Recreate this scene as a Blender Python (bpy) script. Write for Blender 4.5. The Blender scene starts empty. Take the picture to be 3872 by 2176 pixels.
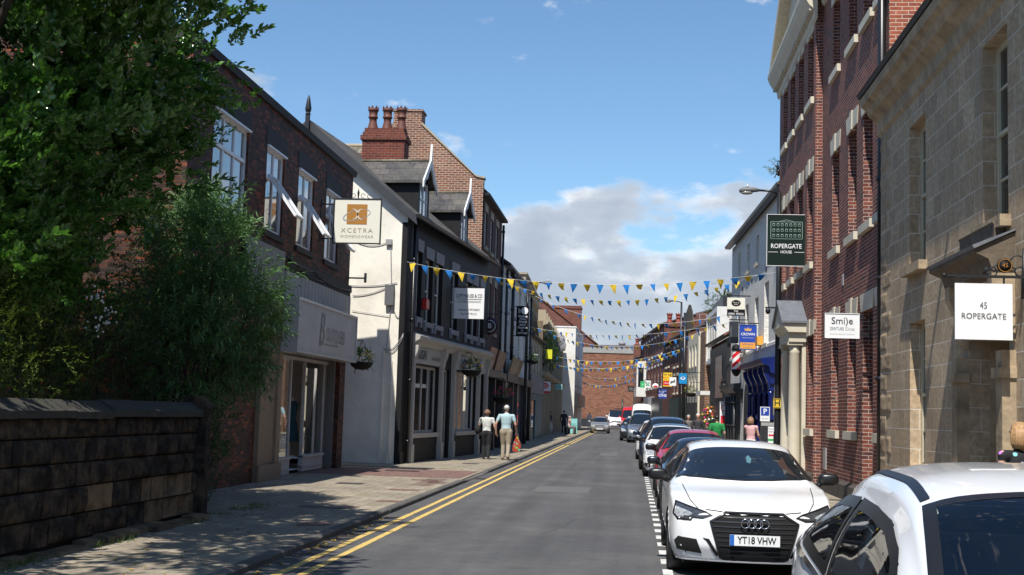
import bpy, bmesh, math, random
import numpy as np
from mathutils import Vector, Matrix, noise
from mathutils.bvhtree import BVHTree
R = math.radians
scene = bpy.context.scene
# ---------------------------------------------------------------- camera
cam_d = bpy.data.cameras.new("camera"); cam = bpy.data.objects.new("camera", cam_d)
scene.collection.objects.link(cam); scene.camera = cam
cam_d.sensor_width = 36.0; cam_d.lens = 44.72; cam_d.clip_start = 0.1; cam_d.clip_end = 3000
def cam_matrix(yaw, pitch, roll, loc):
    f = Vector((-math.sin(yaw)*math.cos(pitch), math.cos(yaw)*math.cos(pitch), math.sin(pitch)))
    r0 = Vector((math.cos(yaw), math.sin(yaw), 0)); u0 = r0.cross(f)
    r = math.cos(roll)*r0 + math.sin(roll)*u0; u = -math.sin(roll)*r0 + math.cos(roll)*u0
    m = Matrix((r, u, -f)).transposed().to_4x4(); m.translation = loc
    return m
cam.matrix_world = cam_matrix(R(5.533), R(5.530), R(1.718), Vector((0, 0, 1.64)))
# ---------------------------------------------------------------- world, sun, exposure
SUN = Vector((-0.13, -0.645, 1.0)).normalized()
elev = math.asin(SUN.z); azim = math.atan2(SUN.x, SUN.y)
scene.view_settings.view_transform = 'Standard'; scene.view_settings.look = 'None'
scene.view_settings.gamma = 1.0; scene.view_settings.exposure = 0.36
w = bpy.data.worlds.new("World"); scene.world = w; w.use_nodes = True
nt = w.node_tree; nt.nodes.clear()
def N(nt, t, **k):
    n = nt.nodes.new(t)
    for a, b in k.items():
        if a.startswith('i_'): n.inputs[a[2:].replace('_', ' ')].default_value = b
        else: setattr(n, a, b)
    return n
def math_n(nt, op, a, b=None, c=None, clamp=False):
    n = nt.nodes.new('ShaderNodeMath'); n.operation = op; n.use_clamp = clamp
    for i, v in enumerate((a, b, c)):
        if v is None: continue
        if isinstance(v, (int, float)): n.inputs[i].default_value = v
        else: nt.links.new(v, n.inputs[i])
    return n.outputs[0]
def ramp_n(nt, fac, stops):
    n = nt.nodes.new('ShaderNodeValToRGB'); e = n.color_ramp.elements
    while len(e) < len(stops): e.new(0.5)
    for i, (p, c) in enumerate(stops):
        e[i].position = p; e[i].color = (c, c, c, 1) if isinstance(c, (int, float)) else (*c, 1)
    nt.links.new(fac, n.inputs[0]); return n.outputs[0]
def mix_n(nt, fac, a, b, mode='MIX'):
    n = nt.nodes.new('ShaderNodeMix'); n.data_type = 'RGBA'; n.blend_type = mode
    def put(s, v):
        if isinstance(v, (int, float)): s.default_value = v
        elif isinstance(v, tuple): s.default_value = (*v, 1)
        else: nt.links.new(v, s)
    put(n.inputs[0], fac); put(n.inputs[6], a); put(n.inputs[7], b)
    return n.outputs[2]
sky = N(nt, 'ShaderNodeTexSky', sky_type='NISHITA', sun_disc=False)
sky.sun_elevation = elev; sky.sun_rotation = azim; sky.air_density = 1.0; sky.dust_density = 0.1; sky.ozone_density = 3.0
tc = N(nt, 'ShaderNodeTexCoord'); sep = N(nt, 'ShaderNodeSeparateXYZ'); nt.links.new(tc.outputs['Generated'], sep.inputs[0])
az = math_n(nt, 'ARCTAN2', sep.outputs[0], sep.outputs[1]); el = math_n(nt, 'ARCSINE', sep.outputs[2])
cmb = N(nt, 'ShaderNodeCombineXYZ'); nt.links.new(az, cmb.inputs[0]); nt.links.new(math_n(nt, 'MULTIPLY', el, 2.2), cmb.inputs[1])
nz = N(nt, 'ShaderNodeTexNoise'); nz.inputs['Scale'].default_value = 11; nz.inputs['Detail'].default_value = 8; nz.inputs['Roughness'].default_value = 0.55
mp = N(nt, 'ShaderNodeMapping'); mp.inputs['Location'].default_value = (2.31, 0.4, 0.7)
nt.links.new(cmb.outputs[0], mp.inputs[0]); nt.links.new(mp.outputs[0], nz.inputs['Vector'])
# cumulus bank near the horizon: cover falls off with height
cover = ramp_n(nt, el, [(0.0, 0.42), (0.09, 0.37), (0.15, 0.20), (0.195, -0.04), (0.24, -0.3)])
cover = math_n(nt, 'ADD', nz.outputs[0], cover)
cov = nt.nodes.new('ShaderNodeMapRange'); cov.inputs[1].default_value = 0.60; cov.inputs[2].default_value = 0.74; cov.interpolation_type = 'SMOOTHSTEP'
nt.links.new(cover, cov.inputs[0])
nz2 = N(nt, 'ShaderNodeTexNoise'); nz2.inputs['Scale'].default_value = 16; nz2.inputs['Detail'].default_value = 6
mp2 = N(nt, 'ShaderNodeMapping'); mp2.inputs['Location'].default_value = (2.31, 0.43, 0.7)
nt.links.new(cmb.outputs[0], mp2.inputs[0]); nt.links.new(mp2.outputs[0], nz2.inputs['Vector'])
shade = math_n(nt, 'SUBTRACT', math_n(nt, 'MULTIPLY', cover, 1.6), nz2.outputs[0])
ccol = ramp_n(nt, shade, [(0.46, (7.6, 7.6, 7.7)), (0.57, (5.4, 5.6, 6.0)), (0.68, (3.9, 4.3, 4.9)), (0.9, (3.2, 3.6, 4.3))])
# thin wisps higher up
nz3 = N(nt, 'ShaderNodeTexNoise'); nz3.inputs['Scale'].default_value = 5; nz3.inputs['Detail'].default_value = 5
nt.links.new(cmb.outputs[0], nz3.inputs['Vector'])
wisp = nt.nodes.new('ShaderNodeMapRange'); wisp.inputs[1].default_value = 0.60; wisp.inputs[2].default_value = 0.85; wisp.inputs[4].default_value = 0.12
nt.links.new(nz3.outputs[0], wisp.inputs[0])
skyc = mix_n(nt, wisp.outputs[0], mix_n(nt, 1.0, sky.outputs[0], (0.80, 0.94, 1.0), 'MULTIPLY'), (5.0, 5.4, 6.2))
skyc = mix_n(nt, math_n(nt, 'MULTIPLY', cov.outputs[0], 0.93), skyc, ccol)
bg = N(nt, 'ShaderNodeBackground'); bg.inputs[1].default_value = 0.115
nt.links.new(skyc, bg.inputs[0]); out = N(nt, 'ShaderNodeOutputWorld'); nt.links.new(bg.outputs[0], out.inputs[0])
sd = bpy.data.lights.new("sun", 'SUN'); sd.energy = 5.0; sd.angle = R(0.53); sd.color = (1.0, 0.955, 0.88)
so = bpy.data.objects.new("sun", sd); scene.collection.objects.link(so)
so.rotation_euler = (-SUN).to_track_quat('-Z', 'Y').to_euler(); so.location = SUN*60
# ---------------------------------------------------------------- materials
MATS = {}
def pmat(name, col, rough=0.7, spec=0.5, metal=0.0, coat=0.0, var=0.0, vscale=3.0, bump=0.0, bscale=40.0, dirt=None, dscale=0.8, damt=0.5):
    """plain procedural material: base colour broken up by noise, optional dirt colour in blotches, optional bump"""
    if name in MATS: return MATS[name]
    m = bpy.data.materials.new(name); m.use_nodes = True; nt = m.node_tree; p = nt.nodes['Principled BSDF']
    p.inputs['Roughness'].default_value = rough; p.inputs['Specular IOR Level'].default_value = spec
    p.inputs['Metallic'].default_value = metal; p.inputs['Coat Weight'].default_value = coat
    p.inputs['Coat Roughness'].default_value = 0.04
    p.inputs['Base Color'].default_value = (*col, 1)
    if var or bump or dirt:
        tc = N(nt, 'ShaderNodeTexCoord')
    c = col
    if var:
        n = N(nt, 'ShaderNodeTexNoise'); n.inputs['Scale'].default_value = vscale; n.inputs['Detail'].default_value = 6; n.inputs['Roughness'].default_value = 0.65
        nt.links.new(tc.outputs['Object'], n.inputs['Vector'])
        f = ramp_n(nt, n.outputs[0], [(0.3, 1 - var), (0.7, 1 + var)])
        c = mix_n(nt, 1.0, c, f, 'MULTIPLY')
    if dirt:
        n = N(nt, 'ShaderNodeTexNoise'); n.inputs['Scale'].default_value = dscale; n.inputs['Detail'].default_value = 7; n.inputs['Roughness'].default_value = 0.7
        nt.links.new(tc.outputs['Object'], n.inputs['Vector'])
        f = ramp_n(nt, n.outputs[0], [(0.45, 0.0), (0.72, damt)])
        c = mix_n(nt, f, c, dirt)
    if not isinstance(c, tuple): nt.links.new(c, p.inputs['Base Color'])
    if bump:
        n = N(nt, 'ShaderNodeTexNoise'); n.inputs['Scale'].default_value = bscale; n.inputs['Detail'].default_value = 5
        nt.links.new(tc.outputs['Object'], n.inputs['Vector'])
        b = N(nt, 'ShaderNodeBump'); b.inputs['Strength'].default_value = bump; b.inputs['Distance'].default_value = 0.01
        nt.links.new(n.outputs[0], b.inputs['Height']); nt.links.new(b.outputs[0], p.inputs['Normal'])
    MATS[name] = m; return m
def wall_uv(nt, flat=False):
    tc = N(nt, 'ShaderNodeTexCoord'); s = N(nt, 'ShaderNodeSeparateXYZ'); nt.links.new(tc.outputs['Object'], s.inputs[0])
    c = N(nt, 'ShaderNodeCombineXYZ')
    if flat:
        nt.links.new(s.outputs[1], c.inputs[0]); nt.links.new(s.outputs[0], c.inputs[1])
    else:
        g = N(nt, 'ShaderNodeTexCoord'); sn = N(nt, 'ShaderNodeSeparateXYZ'); nt.links.new(g.outputs['Normal'], sn.inputs[0])
        ax = math_n(nt, 'ABSOLUTE', sn.outputs[0]); ay = math_n(nt, 'ABSOLUTE', sn.outputs[1])
        f = math_n(nt, 'GREATER_THAN', ax, ay); az = math_n(nt, 'ABSOLUTE', sn.outputs[2])
        u = math_n(nt, 'ADD', math_n(nt, 'MULTIPLY', s.outputs[1], f), math_n(nt, 'MULTIPLY', s.outputs[0], math_n(nt, 'SUBTRACT', 1.0, f)))
        h = math_n(nt, 'GREATER_THAN', az, 0.8)
        v = math_n(nt, 'ADD', s.outputs[2], math_n(nt, 'MULTIPLY', h, math_n(nt, 'SUBTRACT', s.outputs[0], s.outputs[2])))
        u = math_n(nt, 'ADD', u, math_n(nt, 'MULTIPLY', h, math_n(nt, 'SUBTRACT', s.outputs[1], u)))
        nt.links.new(u, c.inputs[0]); nt.links.new(v, c.inputs[1])
    return tc, c.outputs[0]
def brick_mat(name, cols, mortar, bw=0.225, bh=0.075, ms=0.010, rough=0.85, spec=0.3, bump=0.6, stain=None, samt=0.5, sscale=0.5, flat=False, coat=0.0, off=0.5, wobble=0.0):
    """brick / block / paver masonry: every unit takes its own tone from a ramp"""
    if name in MATS: return MATS[name]
    m = bpy.data.materials.new(name); m.use_nodes = True; nt = m.node_tree; p = nt.nodes['Principled BSDF']
    p.inputs['Roughness'].default_value = rough; p.inputs['Specular IOR Level'].default_value = spec; p.inputs['Coat Weight'].default_value = coat
    tc, uv = wall_uv(nt, flat)
    if wobble:
        nn = N(nt, 'ShaderNodeTexNoise'); nn.inputs['Scale'].default_value = 2.5; nt.links.new(tc.outputs['Object'], nn.inputs['Vector'])
        va = N(nt, 'ShaderNodeVectorMath'); va.operation = 'MULTIPLY_ADD'
        nt.links.new(nn.outputs[1], va.inputs[0]); va.inputs[1].default_value = (wobble,)*3; nt.links.new(uv, va.inputs[2]); uv = va.outputs[0]
    b = N(nt, 'ShaderNodeTexBrick'); b.offset = off
    for k, v in (('Scale', 1.0), ('Mortar Size', ms), ('Brick Width', bw), ('Row Height', bh), ('Mortar Smooth', 0.3), ('Bias', 0.0)): b.inputs[k].default_value = v
    b.inputs['Color1'].default_value = (0, 0, 0, 1); b.inputs['Color2'].default_value = (1, 1, 1, 1); b.inputs['Mortar'].default_value = (0.5, 0.5, 0.5, 1)
    nt.links.new(uv, b.inputs['Vector'])
    n = len(cols); tone = ramp_n(nt, b.outputs['Color'], [((i + 0.5)/n, c) for i, c in enumerate(cols)])
    fn = N(nt, 'ShaderNodeTexNoise'); fn.inputs['Scale'].default_value = 14; fn.inputs['Detail'].default_value = 6; nt.links.new(tc.outputs['Object'], fn.inputs['Vector'])
    tone = mix_n(nt, 1.0, tone, ramp_n(nt, fn.outputs[0], [(0.3, 0.72), (0.7, 1.25)]), 'MULTIPLY')
    c = mix_n(nt, b.outputs['Fac'], tone, mortar)
    if stain:
        sn = N(nt, 'ShaderNodeTexNoise'); sn.inputs['Scale'].default_value = sscale; sn.inputs['Detail'].default_value = 8; sn.inputs['Roughness'].default_value = 0.7
        nt.links.new(tc.outputs['Object'], sn.inputs['Vector'])
        c = mix_n(nt, ramp_n(nt, sn.outputs[0], [(0.40, 0.0), (0.66, samt)]), c, stain)
    nt.links.new(c, p.inputs['Base Color'])
    if bump:
        hgt = math_n(nt, 'SUBTRACT', math_n(nt, 'MULTIPLY', fn.outputs[0], 0.4), b.outputs['Fac'])
        bp = N(nt, 'ShaderNodeBump'); bp.inputs['Strength'].default_value = bump; bp.inputs['Distance'].default_value = 0.012
        nt.links.new(hgt, bp.inputs['Height']); nt.links.new(bp.outputs[0], p.inputs['Normal'])
    MATS[name] = m; return m
def glass_mat(name, tint=(0.75, 0.8, 0.8), refl=1.0):
    if name in MATS: return MATS[name]
    m = bpy.data.materials.new(name); m.use_nodes = True; nt = m.node_tree; nt.nodes.remove(nt.nodes['Principled BSDF'])
    o = nt.nodes['Material Output']; t = N(nt, 'ShaderNodeBsdfTransparent'); t.inputs[0].default_value = (*tint, 1)
    g = N(nt, 'ShaderNodeBsdfGlossy'); g.inputs['Roughness'].default_value = 0.015; g.inputs[0].default_value = (0.95, 0.97, 1, 1)
    fr = N(nt, 'ShaderNodeFresnel'); fr.inputs[0].default_value = 1.6
    f = math_n(nt, 'ADD', math_n(nt, 'MULTIPLY', fr.outputs[0], 1.6*refl), 0.05*refl, clamp=True)
    mx = N(nt, 'ShaderNodeMixShader'); nt.links.new(f, mx.inputs[0]); nt.links.new(t.outputs[0], mx.inputs[1]); nt.links.new(g.outputs[0], mx.inputs[2])
    nt.links.new(mx.outputs[0], o.inputs[0]); MATS[name] = m; return m
def leaf_mat(name, c1, c2, rough=0.35, spec=0.6, trans=0.25):
    if name in MATS: return MATS[name]
    m = bpy.data.materials.new(name); m.use_nodes = True; nt = m.node_tree; p = nt.nodes['Principled BSDF']; o = nt.nodes['Material Output']
    geo = N(nt, 'ShaderNodeNewGeometry'); col = mix_n(nt, ramp_n(nt, geo.outputs['Random Per Island'], [(0.0, 0.0), (1.0, 1.0)]), c1, c2)
    nt.links.new(col, p.inputs['Base Color']); p.inputs['Roughness'].default_value = rough; p.inputs['Specular IOR Level'].default_value = spec
    t = N(nt, 'ShaderNodeBsdfTranslucent'); nt.links.new(mix_n(nt, 1.0, col, (1.3, 1.5, 0.6), 'MULTIPLY'), t.inputs[0])
    mx = N(nt, 'ShaderNodeMixShader'); mx.inputs[0].default_value = trans
    nt.links.new(p.outputs[0], mx.inputs[1]); nt.links.new(t.outputs[0], mx.inputs[2]); nt.links.new(mx.outputs[0], o.inputs[0])
    MATS[name] = m; return m
# ---------------------------------------------------------------- geometry helpers
COL = scene.collection; LOCAL = set()   # things whose parts are modelled round their own origin
class Fr:
    """wall frame: s runs along u on the ground, d points outwards, z is up"""
    def __init__(self, O, u=(0, 1), n=(1, 0)): self.O = O; l = math.hypot(*u); self.u = (u[0]/l, u[1]/l); l = math.hypot(*n); self.n = (n[0]/l, n[1]/l)
    def p(self, s, z, d=0.0): return (self.O[0] + self.u[0]*s + self.n[0]*d, self.O[1] + self.u[1]*s + self.n[1]*d, z)
W0 = Fr((0, 0), (1, 0), (0, 1))
def FL(X): return Fr((X, 0), (0, 1), (1, 0))      # wall along the street facing right
def FRt(X): return Fr((X, 0), (0, 1), (-1, 0))    # wall along the street facing left
def FC(Y, X=0): return Fr((X, Y), (1, 0), (0, -1))  # wall facing the camera, s = world x
class MB:
    def __init__(self): self.v = []; self.f = []; self.m = []; self.mi = 0; self.smooth = False; self.sm = []
    def add(self, vs, fs):
        b = len(self.v); self.v += [tuple(x) for x in vs]
        for f in fs: self.f.append(tuple(b + i for i in f)); self.m.append(self.mi); self.sm.append(self.smooth)
        return self
    def box(self, fr, s0, s1, z0, z1, d0, d1):
        vs = [fr.p(s, z, d) for s in (s0, s1) for z in (z0, z1) for d in (d0, d1)]
        return self.add(vs, [(0, 1, 3, 2), (4, 6, 7, 5), (0, 4, 5, 1), (2, 3, 7, 6), (0, 2, 6, 4), (1, 5, 7, 3)])
    def quad(self, *ps): return self.add(ps, [tuple(range(len(ps)))])
    def prism(self, fr, poly, d0, d1):
        """polygon of (s, z) extruded from d0 to d1"""
        n = len(poly); vs = [fr.p(s, z, d0) for s, z in poly] + [fr.p(s, z, d1) for s, z in poly]
        return self.add(vs, [tuple(range(n)), tuple(range(2*n - 1, n - 1, -1))] + [(i, (i + 1) % n, n + (i + 1) % n, n + i) for i in range(n)])
    def run(self, fr, prof, s0, s1):
        """profile of (d, z) run along s: cornices, gutters, sills"""
        n = len(prof); vs = [fr.p(s0, z, d) for d, z in prof] + [fr.p(s1, z, d) for d, z in prof]
        return self.add(vs, [tuple(range(n)), tuple(range(2*n - 1, n - 1, -1))] + [(i, (i + 1) % n, n + (i + 1) % n, n + i) for i in range(n)])
    def tube(self, pts, r, n=8, cap=True):
        pts = [Vector(p) for p in pts]; rs = r if isinstance(r, (list, tuple)) else [r]*len(pts); vs = []; fs = []
        prev = None
        for i, p in enumerate(pts):
            t = (pts[min(i + 1, len(pts) - 1)] - pts[max(i - 1, 0)]).normalized()
            a = Vector((0, 0, 1)) if abs(t.z) < 0.9 else Vector((1, 0, 0))
            if prev is not None: a = prev
            x = (a - t*a.dot(t)).normalized(); prev = x; y = t.cross(x)
            for k in range(n):
                th = 2*math.pi*k/n; vs.append(p + (x*math.cos(th) + y*math.sin(th))*rs[i])
        for i in range(len(pts) - 1):
            for k in range(n): fs.append((i*n + k, i*n + (k + 1) % n, (i + 1)*n + (k + 1) % n, (i + 1)*n + k))
        if cap: fs += [tuple(range(n)), tuple(range((len(pts) - 1)*n, len(pts)*n))]
        s = self.smooth; self.smooth = True; self.add(vs, fs); self.smooth = s; return self
    def lathe(self, c, prof, n=16, axis='z', cap=True):
        """prof of (r, h) round c"""
        vs = []; fs = []
        for r, h in prof:
            for k in range(n):
                a = 2*math.pi*k/n; x, y = r*math.cos(a), r*math.sin(a)
                vs.append({'z': (c[0] + x, c[1] + y, c[2] + h), 'x': (c[0] + h, c[1] + x, c[2] + y), 'y': (c[0] + x, c[1] + h, c[2] + y)}[axis])
        for i in range(len(prof) - 1):
            for k in range(n): fs.append((i*n + k, i*n + (k + 1) % n, (i + 1)*n + (k + 1) % n, (i + 1)*n + k))
        if cap: fs += [tuple(range(n)), tuple(range((len(prof) - 1)*n, len(prof)*n))]
        s = self.smooth; self.smooth = True; self.add(vs, fs); self.smooth = s; return self
    def ball(self, c, r, n=10, m=7):
        vs = []; fs = []; r = r if isinstance(r, (tuple, list)) else (r, r, r)
        for i in range(m + 1):
            ph = math.pi*i/m
            for k in range(n):
                th = 2*math.pi*k/n; vs.append((c[0] + r[0]*math.sin(ph)*math.cos(th), c[1] + r[1]*math.sin(ph)*math.sin(th), c[2] + r[2]*math.cos(ph)))
        for i in range(m):
            for k in range(n): fs.append((i*n + k, i*n + (k + 1) % n, (i + 1)*n + (k + 1) % n, (i + 1)*n + k))
        s = self.smooth; self.smooth = True; self.add(vs, fs); self.smooth = s; return self
    def wall(self, fr, s0, s1, z0, z1, ops=(), th=0.22, d=0.0):
        """wall face at d with rectangular openings (s0,s1,z0,z1) and their reveals going in by th"""
        S = sorted({s0, s1} | {x for o in ops for x in o[:2]}); Z = sorted({z0, z1} | {x for o in ops for x in o[2:4]})
        S = [x for x in S if s0 - 1e-6 <= x <= s1 + 1e-6]; Z = [x for x in Z if z0 - 1e-6 <= x <= z1 + 1e-6]
        def hole(i, j):
            s = (S[i] + S[i + 1])/2; z = (Z[j] + Z[j + 1])/2
            return any(o[0] < s < o[1] and o[2] < z < o[3] for o in ops)
        for i in range(len(S) - 1):
            for j in range(len(Z) - 1):
                if not hole(i, j): self.quad(fr.p(S[i], Z[j], d), fr.p(S[i + 1], Z[j], d), fr.p(S[i + 1], Z[j + 1], d), fr.p(S[i], Z[j + 1], d))
        for o in ops:
            a, b, c, e = o[:4]; t = d - th
            self.quad(fr.p(a, c, d), fr.p(a, e, d), fr.p(a, e, t), fr.p(a, c, t)); self.quad(fr.p(b, c, d), fr.p(b, e, d), fr.p(b, e, t), fr.p(b, c, t))
            self.quad(fr.p(a, e, d), fr.p(b, e, d), fr.p(b, e, t), fr.p(a, e, t))
            if c > z0 + 1e-6: self.quad(fr.p(a, c, d), fr.p(b, c, d), fr.p(b, c, t), fr.p(a, c, t))
        return self
    def mesh(self, name, mats, off=None):
        me = bpy.data.meshes.new(name)
        v = self.v if off is None else [(a[0] - off[0], a[1] - off[1], a[2] - off[2]) for a in self.v]
        me.from_pydata(v, [], self.f)
        for m in (mats if isinstance(mats, (list, tuple)) else [mats]): me.materials.append(m)
        me.polygons.foreach_set('material_index', self.m); me.polygons.foreach_set('use_smooth', self.sm)
        bm = bmesh.new(); bm.from_mesh(me)
        if any(self.sm): bmesh.ops.remove_doubles(bm, verts=bm.verts, dist=1e-5)
        bmesh.ops.recalc_face_normals(bm, faces=bm.faces); bm.to_mesh(me); bm.free()
        me.update(); return me
def link(o, parent=None):
    COL.objects.link(o)
    if parent is not None:
        o.parent = parent
        if parent.parent is None and parent.name not in LOCAL: o.matrix_parent_inverse = parent.matrix_basis.inverted()
    return o
SPLIT = {'door_pilasters', 'shop_pilasters', 'door_brackets', 'navy_columns', 'shop_columns', 'shop_windows', 'window_display', 'raised_lettering', 'pilasters', 'posts', 'seats', 'caps', 'columns', 'plinth', 'vent', 'shopfront', 'shopfronts', 'air_intake', 'bumper_slot', 'fog_recess', 'shop_fascia', 'conduit', 'cables', 'door_reveal', 'pilaster', 'roof_strip', 'front_wall_', 'panels', 'chimney_cap', 'porch', 'wall_', 'steering_', 'shutter_box', 'bracket', 'panel_gaps_', 'eyes', 'rules', 'green_panel', 'shopfront_frame', 'underbody_', 'end_wall_', 'canopy', 'brick_band_', 'bay_pane', 'glazing_bars', 'wiper', 'black_front', 'shop_panes'}
ONE = {'door_pilasters': 'door_pilaster', 'shop_pilasters': 'shop_pilaster', 'door_brackets': 'door_bracket', 'navy_columns': 'navy_column', 'shop_columns': 'shop_column', 'shop_windows': 'shop_window', 'pilasters': 'pilaster', 'posts': 'post', 'seats': 'seat', 'caps': 'cap', 'columns': 'column', 'cables': 'cable', 'eyes': 'eye', 'rules': 'rule', 'panels': 'panel', 'shop_panes': 'shop_pane', 'glazing_bars': 'glazing_bar'}
def clusters(mb, gap=.03):
    """split a builder into lumps that do not touch"""
    n = len(mb.v); par = list(range(n))
    def fd(i):
        while par[i] != i: par[i] = par[par[i]]; i = par[i]
        return i
    for f in mb.f:
        for a in f[1:]: par[fd(a)] = fd(f[0])
    bb = {}
    for i, v in enumerate(mb.v):
        r = fd(i); b = bb.setdefault(r, [list(v), list(v)])
        for k in range(3): b[0][k] = min(b[0][k], v[k]); b[1][k] = max(b[1][k], v[k])
    G = [[{r}, b] for r, b in bb.items()]; ch = True
    while ch:
        ch = False
        for i in range(len(G)):
            for j in range(len(G) - 1, i, -1):
                a, b = G[i][1], G[j][1]
                if all(a[0][k] - gap <= b[1][k] and b[0][k] - gap <= a[1][k] for k in range(3)):
                    G[i][0] |= G[j][0]; G[i][1] = [[min(a[0][k], b[0][k]) for k in range(3)], [max(a[1][k], b[1][k]) for k in range(3)]]; G.pop(j); ch = True
    out = []
    for g, _ in G:
        m = MB(); mp = {}
        for f, mi, sm in zip(mb.f, mb.m, mb.sm):
            if fd(f[0]) in g:
                for i in f:
                    if i not in mp: mp[i] = len(m.v); m.v.append(mb.v[i])
                m.f.append(tuple(mp[i] for i in f)); m.m.append(mi); m.sm.append(sm)
        out.append(m)
    return out
def part(name, mb, mats, parent, label=None):
    if name in SPLIT and isinstance(mb, MB):
        cl = clusters(mb)
        if len(cl) > 1:
            for c in cl[1:]: _part(ONE.get(name, name), c, mats, parent)
            return _part(ONE.get(name, name), cl[0], mats, parent, label)
    return _part(name, mb, mats, parent, label)
def _part(name, mb, mats, parent, label=None):
    o = bpy.data.objects.new(name, mb.mesh(name, mats) if isinstance(mb, MB) else mb); link(o, parent)
    if label: o['label'] = label
    return o
def tag(o, label, cat, group=None, kind=None):
    if label: o['label'] = label
    if cat: o['category'] = cat
    if group: o['group'] = group
    if kind: o['kind'] = kind
    return o
def thing(name, label, cat, loc, group=None, rz=0.0):
    o = bpy.data.objects.new(name, None); o.empty_display_size = 0.3; o.location = loc; o.rotation_euler = (0, 0, rz); COL.objects.link(o)
    o.matrix_basis = Matrix.Translation(Vector(loc)) @ Matrix.Rotation(rz, 4, 'Z')
    return tag(o, label, cat, group)
def single(name, mb, mats, loc, label, cat, group=None, kind=None):
    o = bpy.data.objects.new(name, mb.mesh(name, mats, loc)); o.location = loc; COL.objects.link(o)
    return tag(o, label, cat, group, kind)
def struct(name, mb, mats):
    o = bpy.data.objects.new(name, mb.mesh(name, mats)); COL.objects.link(o); o['kind'] = 'structure'; return o
def copy_thing(root, loc, rz=None, label=None):
    r = root.copy(); COL.objects.link(r); r.location = loc
    if rz is not None: r.rotation_euler = (0, 0, rz)
    if label: r['label'] = label
    for c in list(root.children):
        d = c.copy(); COL.objects.link(d); d.parent = r
        for g in list(c.children):
            e = g.copy(); COL.objects.link(e); e.parent = d
    return r
_tc = {}
def text_geo(s, size=1.0, xs=1.0, sp=1.0, bold=0.0, align='CENTER', shear=0.0):
    """outline of a line of lettering, baseline centred on 0,0"""
    k = (s, size, xs, sp, bold, align, shear)
    if k not in _tc:
        cu = bpy.data.curves.new('lettering', 'FONT'); cu.body = s; cu.size = size; cu.align_x = align; cu.align_y = 'CENTER'
        cu.space_character = sp; cu.offset = bold*size; cu.shear = shear; cu.resolution_u = 3
        o = bpy.data.objects.new('lettering', cu); me = bpy.data.meshes.new_from_object(o)
        _tc[k] = ([(v.co.x*xs, v.co.y) for v in me.vertices], [tuple(p.vertices) for p in me.polygons])
        bpy.data.objects.remove(o); bpy.data.curves.remove(cu); bpy.data.meshes.remove(me)
    return _tc[k]
def put_text(mb, fr, s, z, d, txt, size, flip=False, vert=False, **kw):
    """lettering on a wall frame at (s, z), standing d off it; flip when s runs right to left for the reader"""
    vs, fs = text_geo(txt, size, **kw); g = -1 if flip else 1
    if vert: pts = [fr.p(s - g*y, z + x, d) for x, y in vs]
    else: pts = [fr.p(s + g*x, z + y, d) for x, y in vs]
    mb.add(pts, fs); return mb
def tri_ring(mb, fr, s, z, d, r0, r1, n=28, sx=1.0):
    vs = []
    for k in range(n):
        a = 2*math.pi*k/n; vs += [fr.p(s + r0*sx*math.cos(a), z + r0*math.sin(a), d), fr.p(s + r1*sx*math.cos(a), z + r1*math.sin(a), d)]
    mb.add(vs, [(2*k, 2*k + 1, (2*k + 3) % (2*n), (2*k + 2) % (2*n)) for k in range(n)]); return mb
def disc(mb, fr, s, z, d, r, n=28, sx=1.0):
    mb.add([fr.p(s + r*sx*math.cos(2*math.pi*k/n), z + r*math.sin(2*math.pi*k/n), d) for k in range(n)], [tuple(range(n))]); return mb
rnd = random.Random(7)
# palette
M_black = pmat('black_gloss_paint', (0.012, 0.012, 0.013), 0.35, var=0.15)
M_iron = pmat('black_ironwork', (0.012, 0.013, 0.015), 0.5, bump=0.2)
M_white = pmat('white_gloss_paint', (0.72, 0.71, 0.68), 0.45, var=0.06, dirt=(0.35, 0.33, 0.3), dscale=4, damt=0.25)
M_upvc = pmat('white_upvc', (0.78, 0.79, 0.8), 0.35, var=0.03)
M_cream = pmat('cream_masonry_paint', (0.66, 0.60, 0.46), 0.6, var=0.06, dirt=(0.4, 0.36, 0.28), dscale=2.5, damt=0.3, bump=0.2)
M_sash = pmat('cream_sash_paint', (0.55, 0.50, 0.36), 0.5, var=0.06)
M_grey = pmat('grey_paint', (0.30, 0.29, 0.29), 0.5, var=0.08)
M_lead = pmat('weathered_lead', (0.16, 0.17, 0.19), 0.55, metal=0.2, var=0.25, vscale=6)
M_pane = pmat('window_pane', (0.012, 0.016, 0.02), 0.04, 0.9, var=0.1)
M_pane_pale = pmat('net_curtained_pane', (0.26, 0.27, 0.28), 0.06, 0.8, coat=1.0, var=0.25, vscale=2.5)
M_dark = pmat('dark_interior', (0.010, 0.010, 0.011), 0.9)
M_slate = brick_mat('roof_slate', [(0.05, 0.05, 0.055), (0.075, 0.07, 0.07), (0.10, 0.09, 0.085)], (0.03, 0.03, 0.03), 0.3, 0.22, 0.01, stain=(0.16, 0.15, 0.12), samt=0.5, sscale=1.5)
M_stoneslate = brick_mat('stone_roof_slate', [(0.10, 0.085, 0.06), (0.16, 0.135, 0.10), (0.21, 0.19, 0.15)], (0.04, 0.035, 0.03), 0.5, 0.3, 0.015, stain=(0.28, 0.27, 0.2), samt=0.6, sscale=2.0)
G_shop = glass_mat('shop_glass', (0.72, 0.78, 0.78), 1.0)
G_car = glass_mat('car_glass', (0.66, 0.72, 0.70), 0.6)
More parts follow.
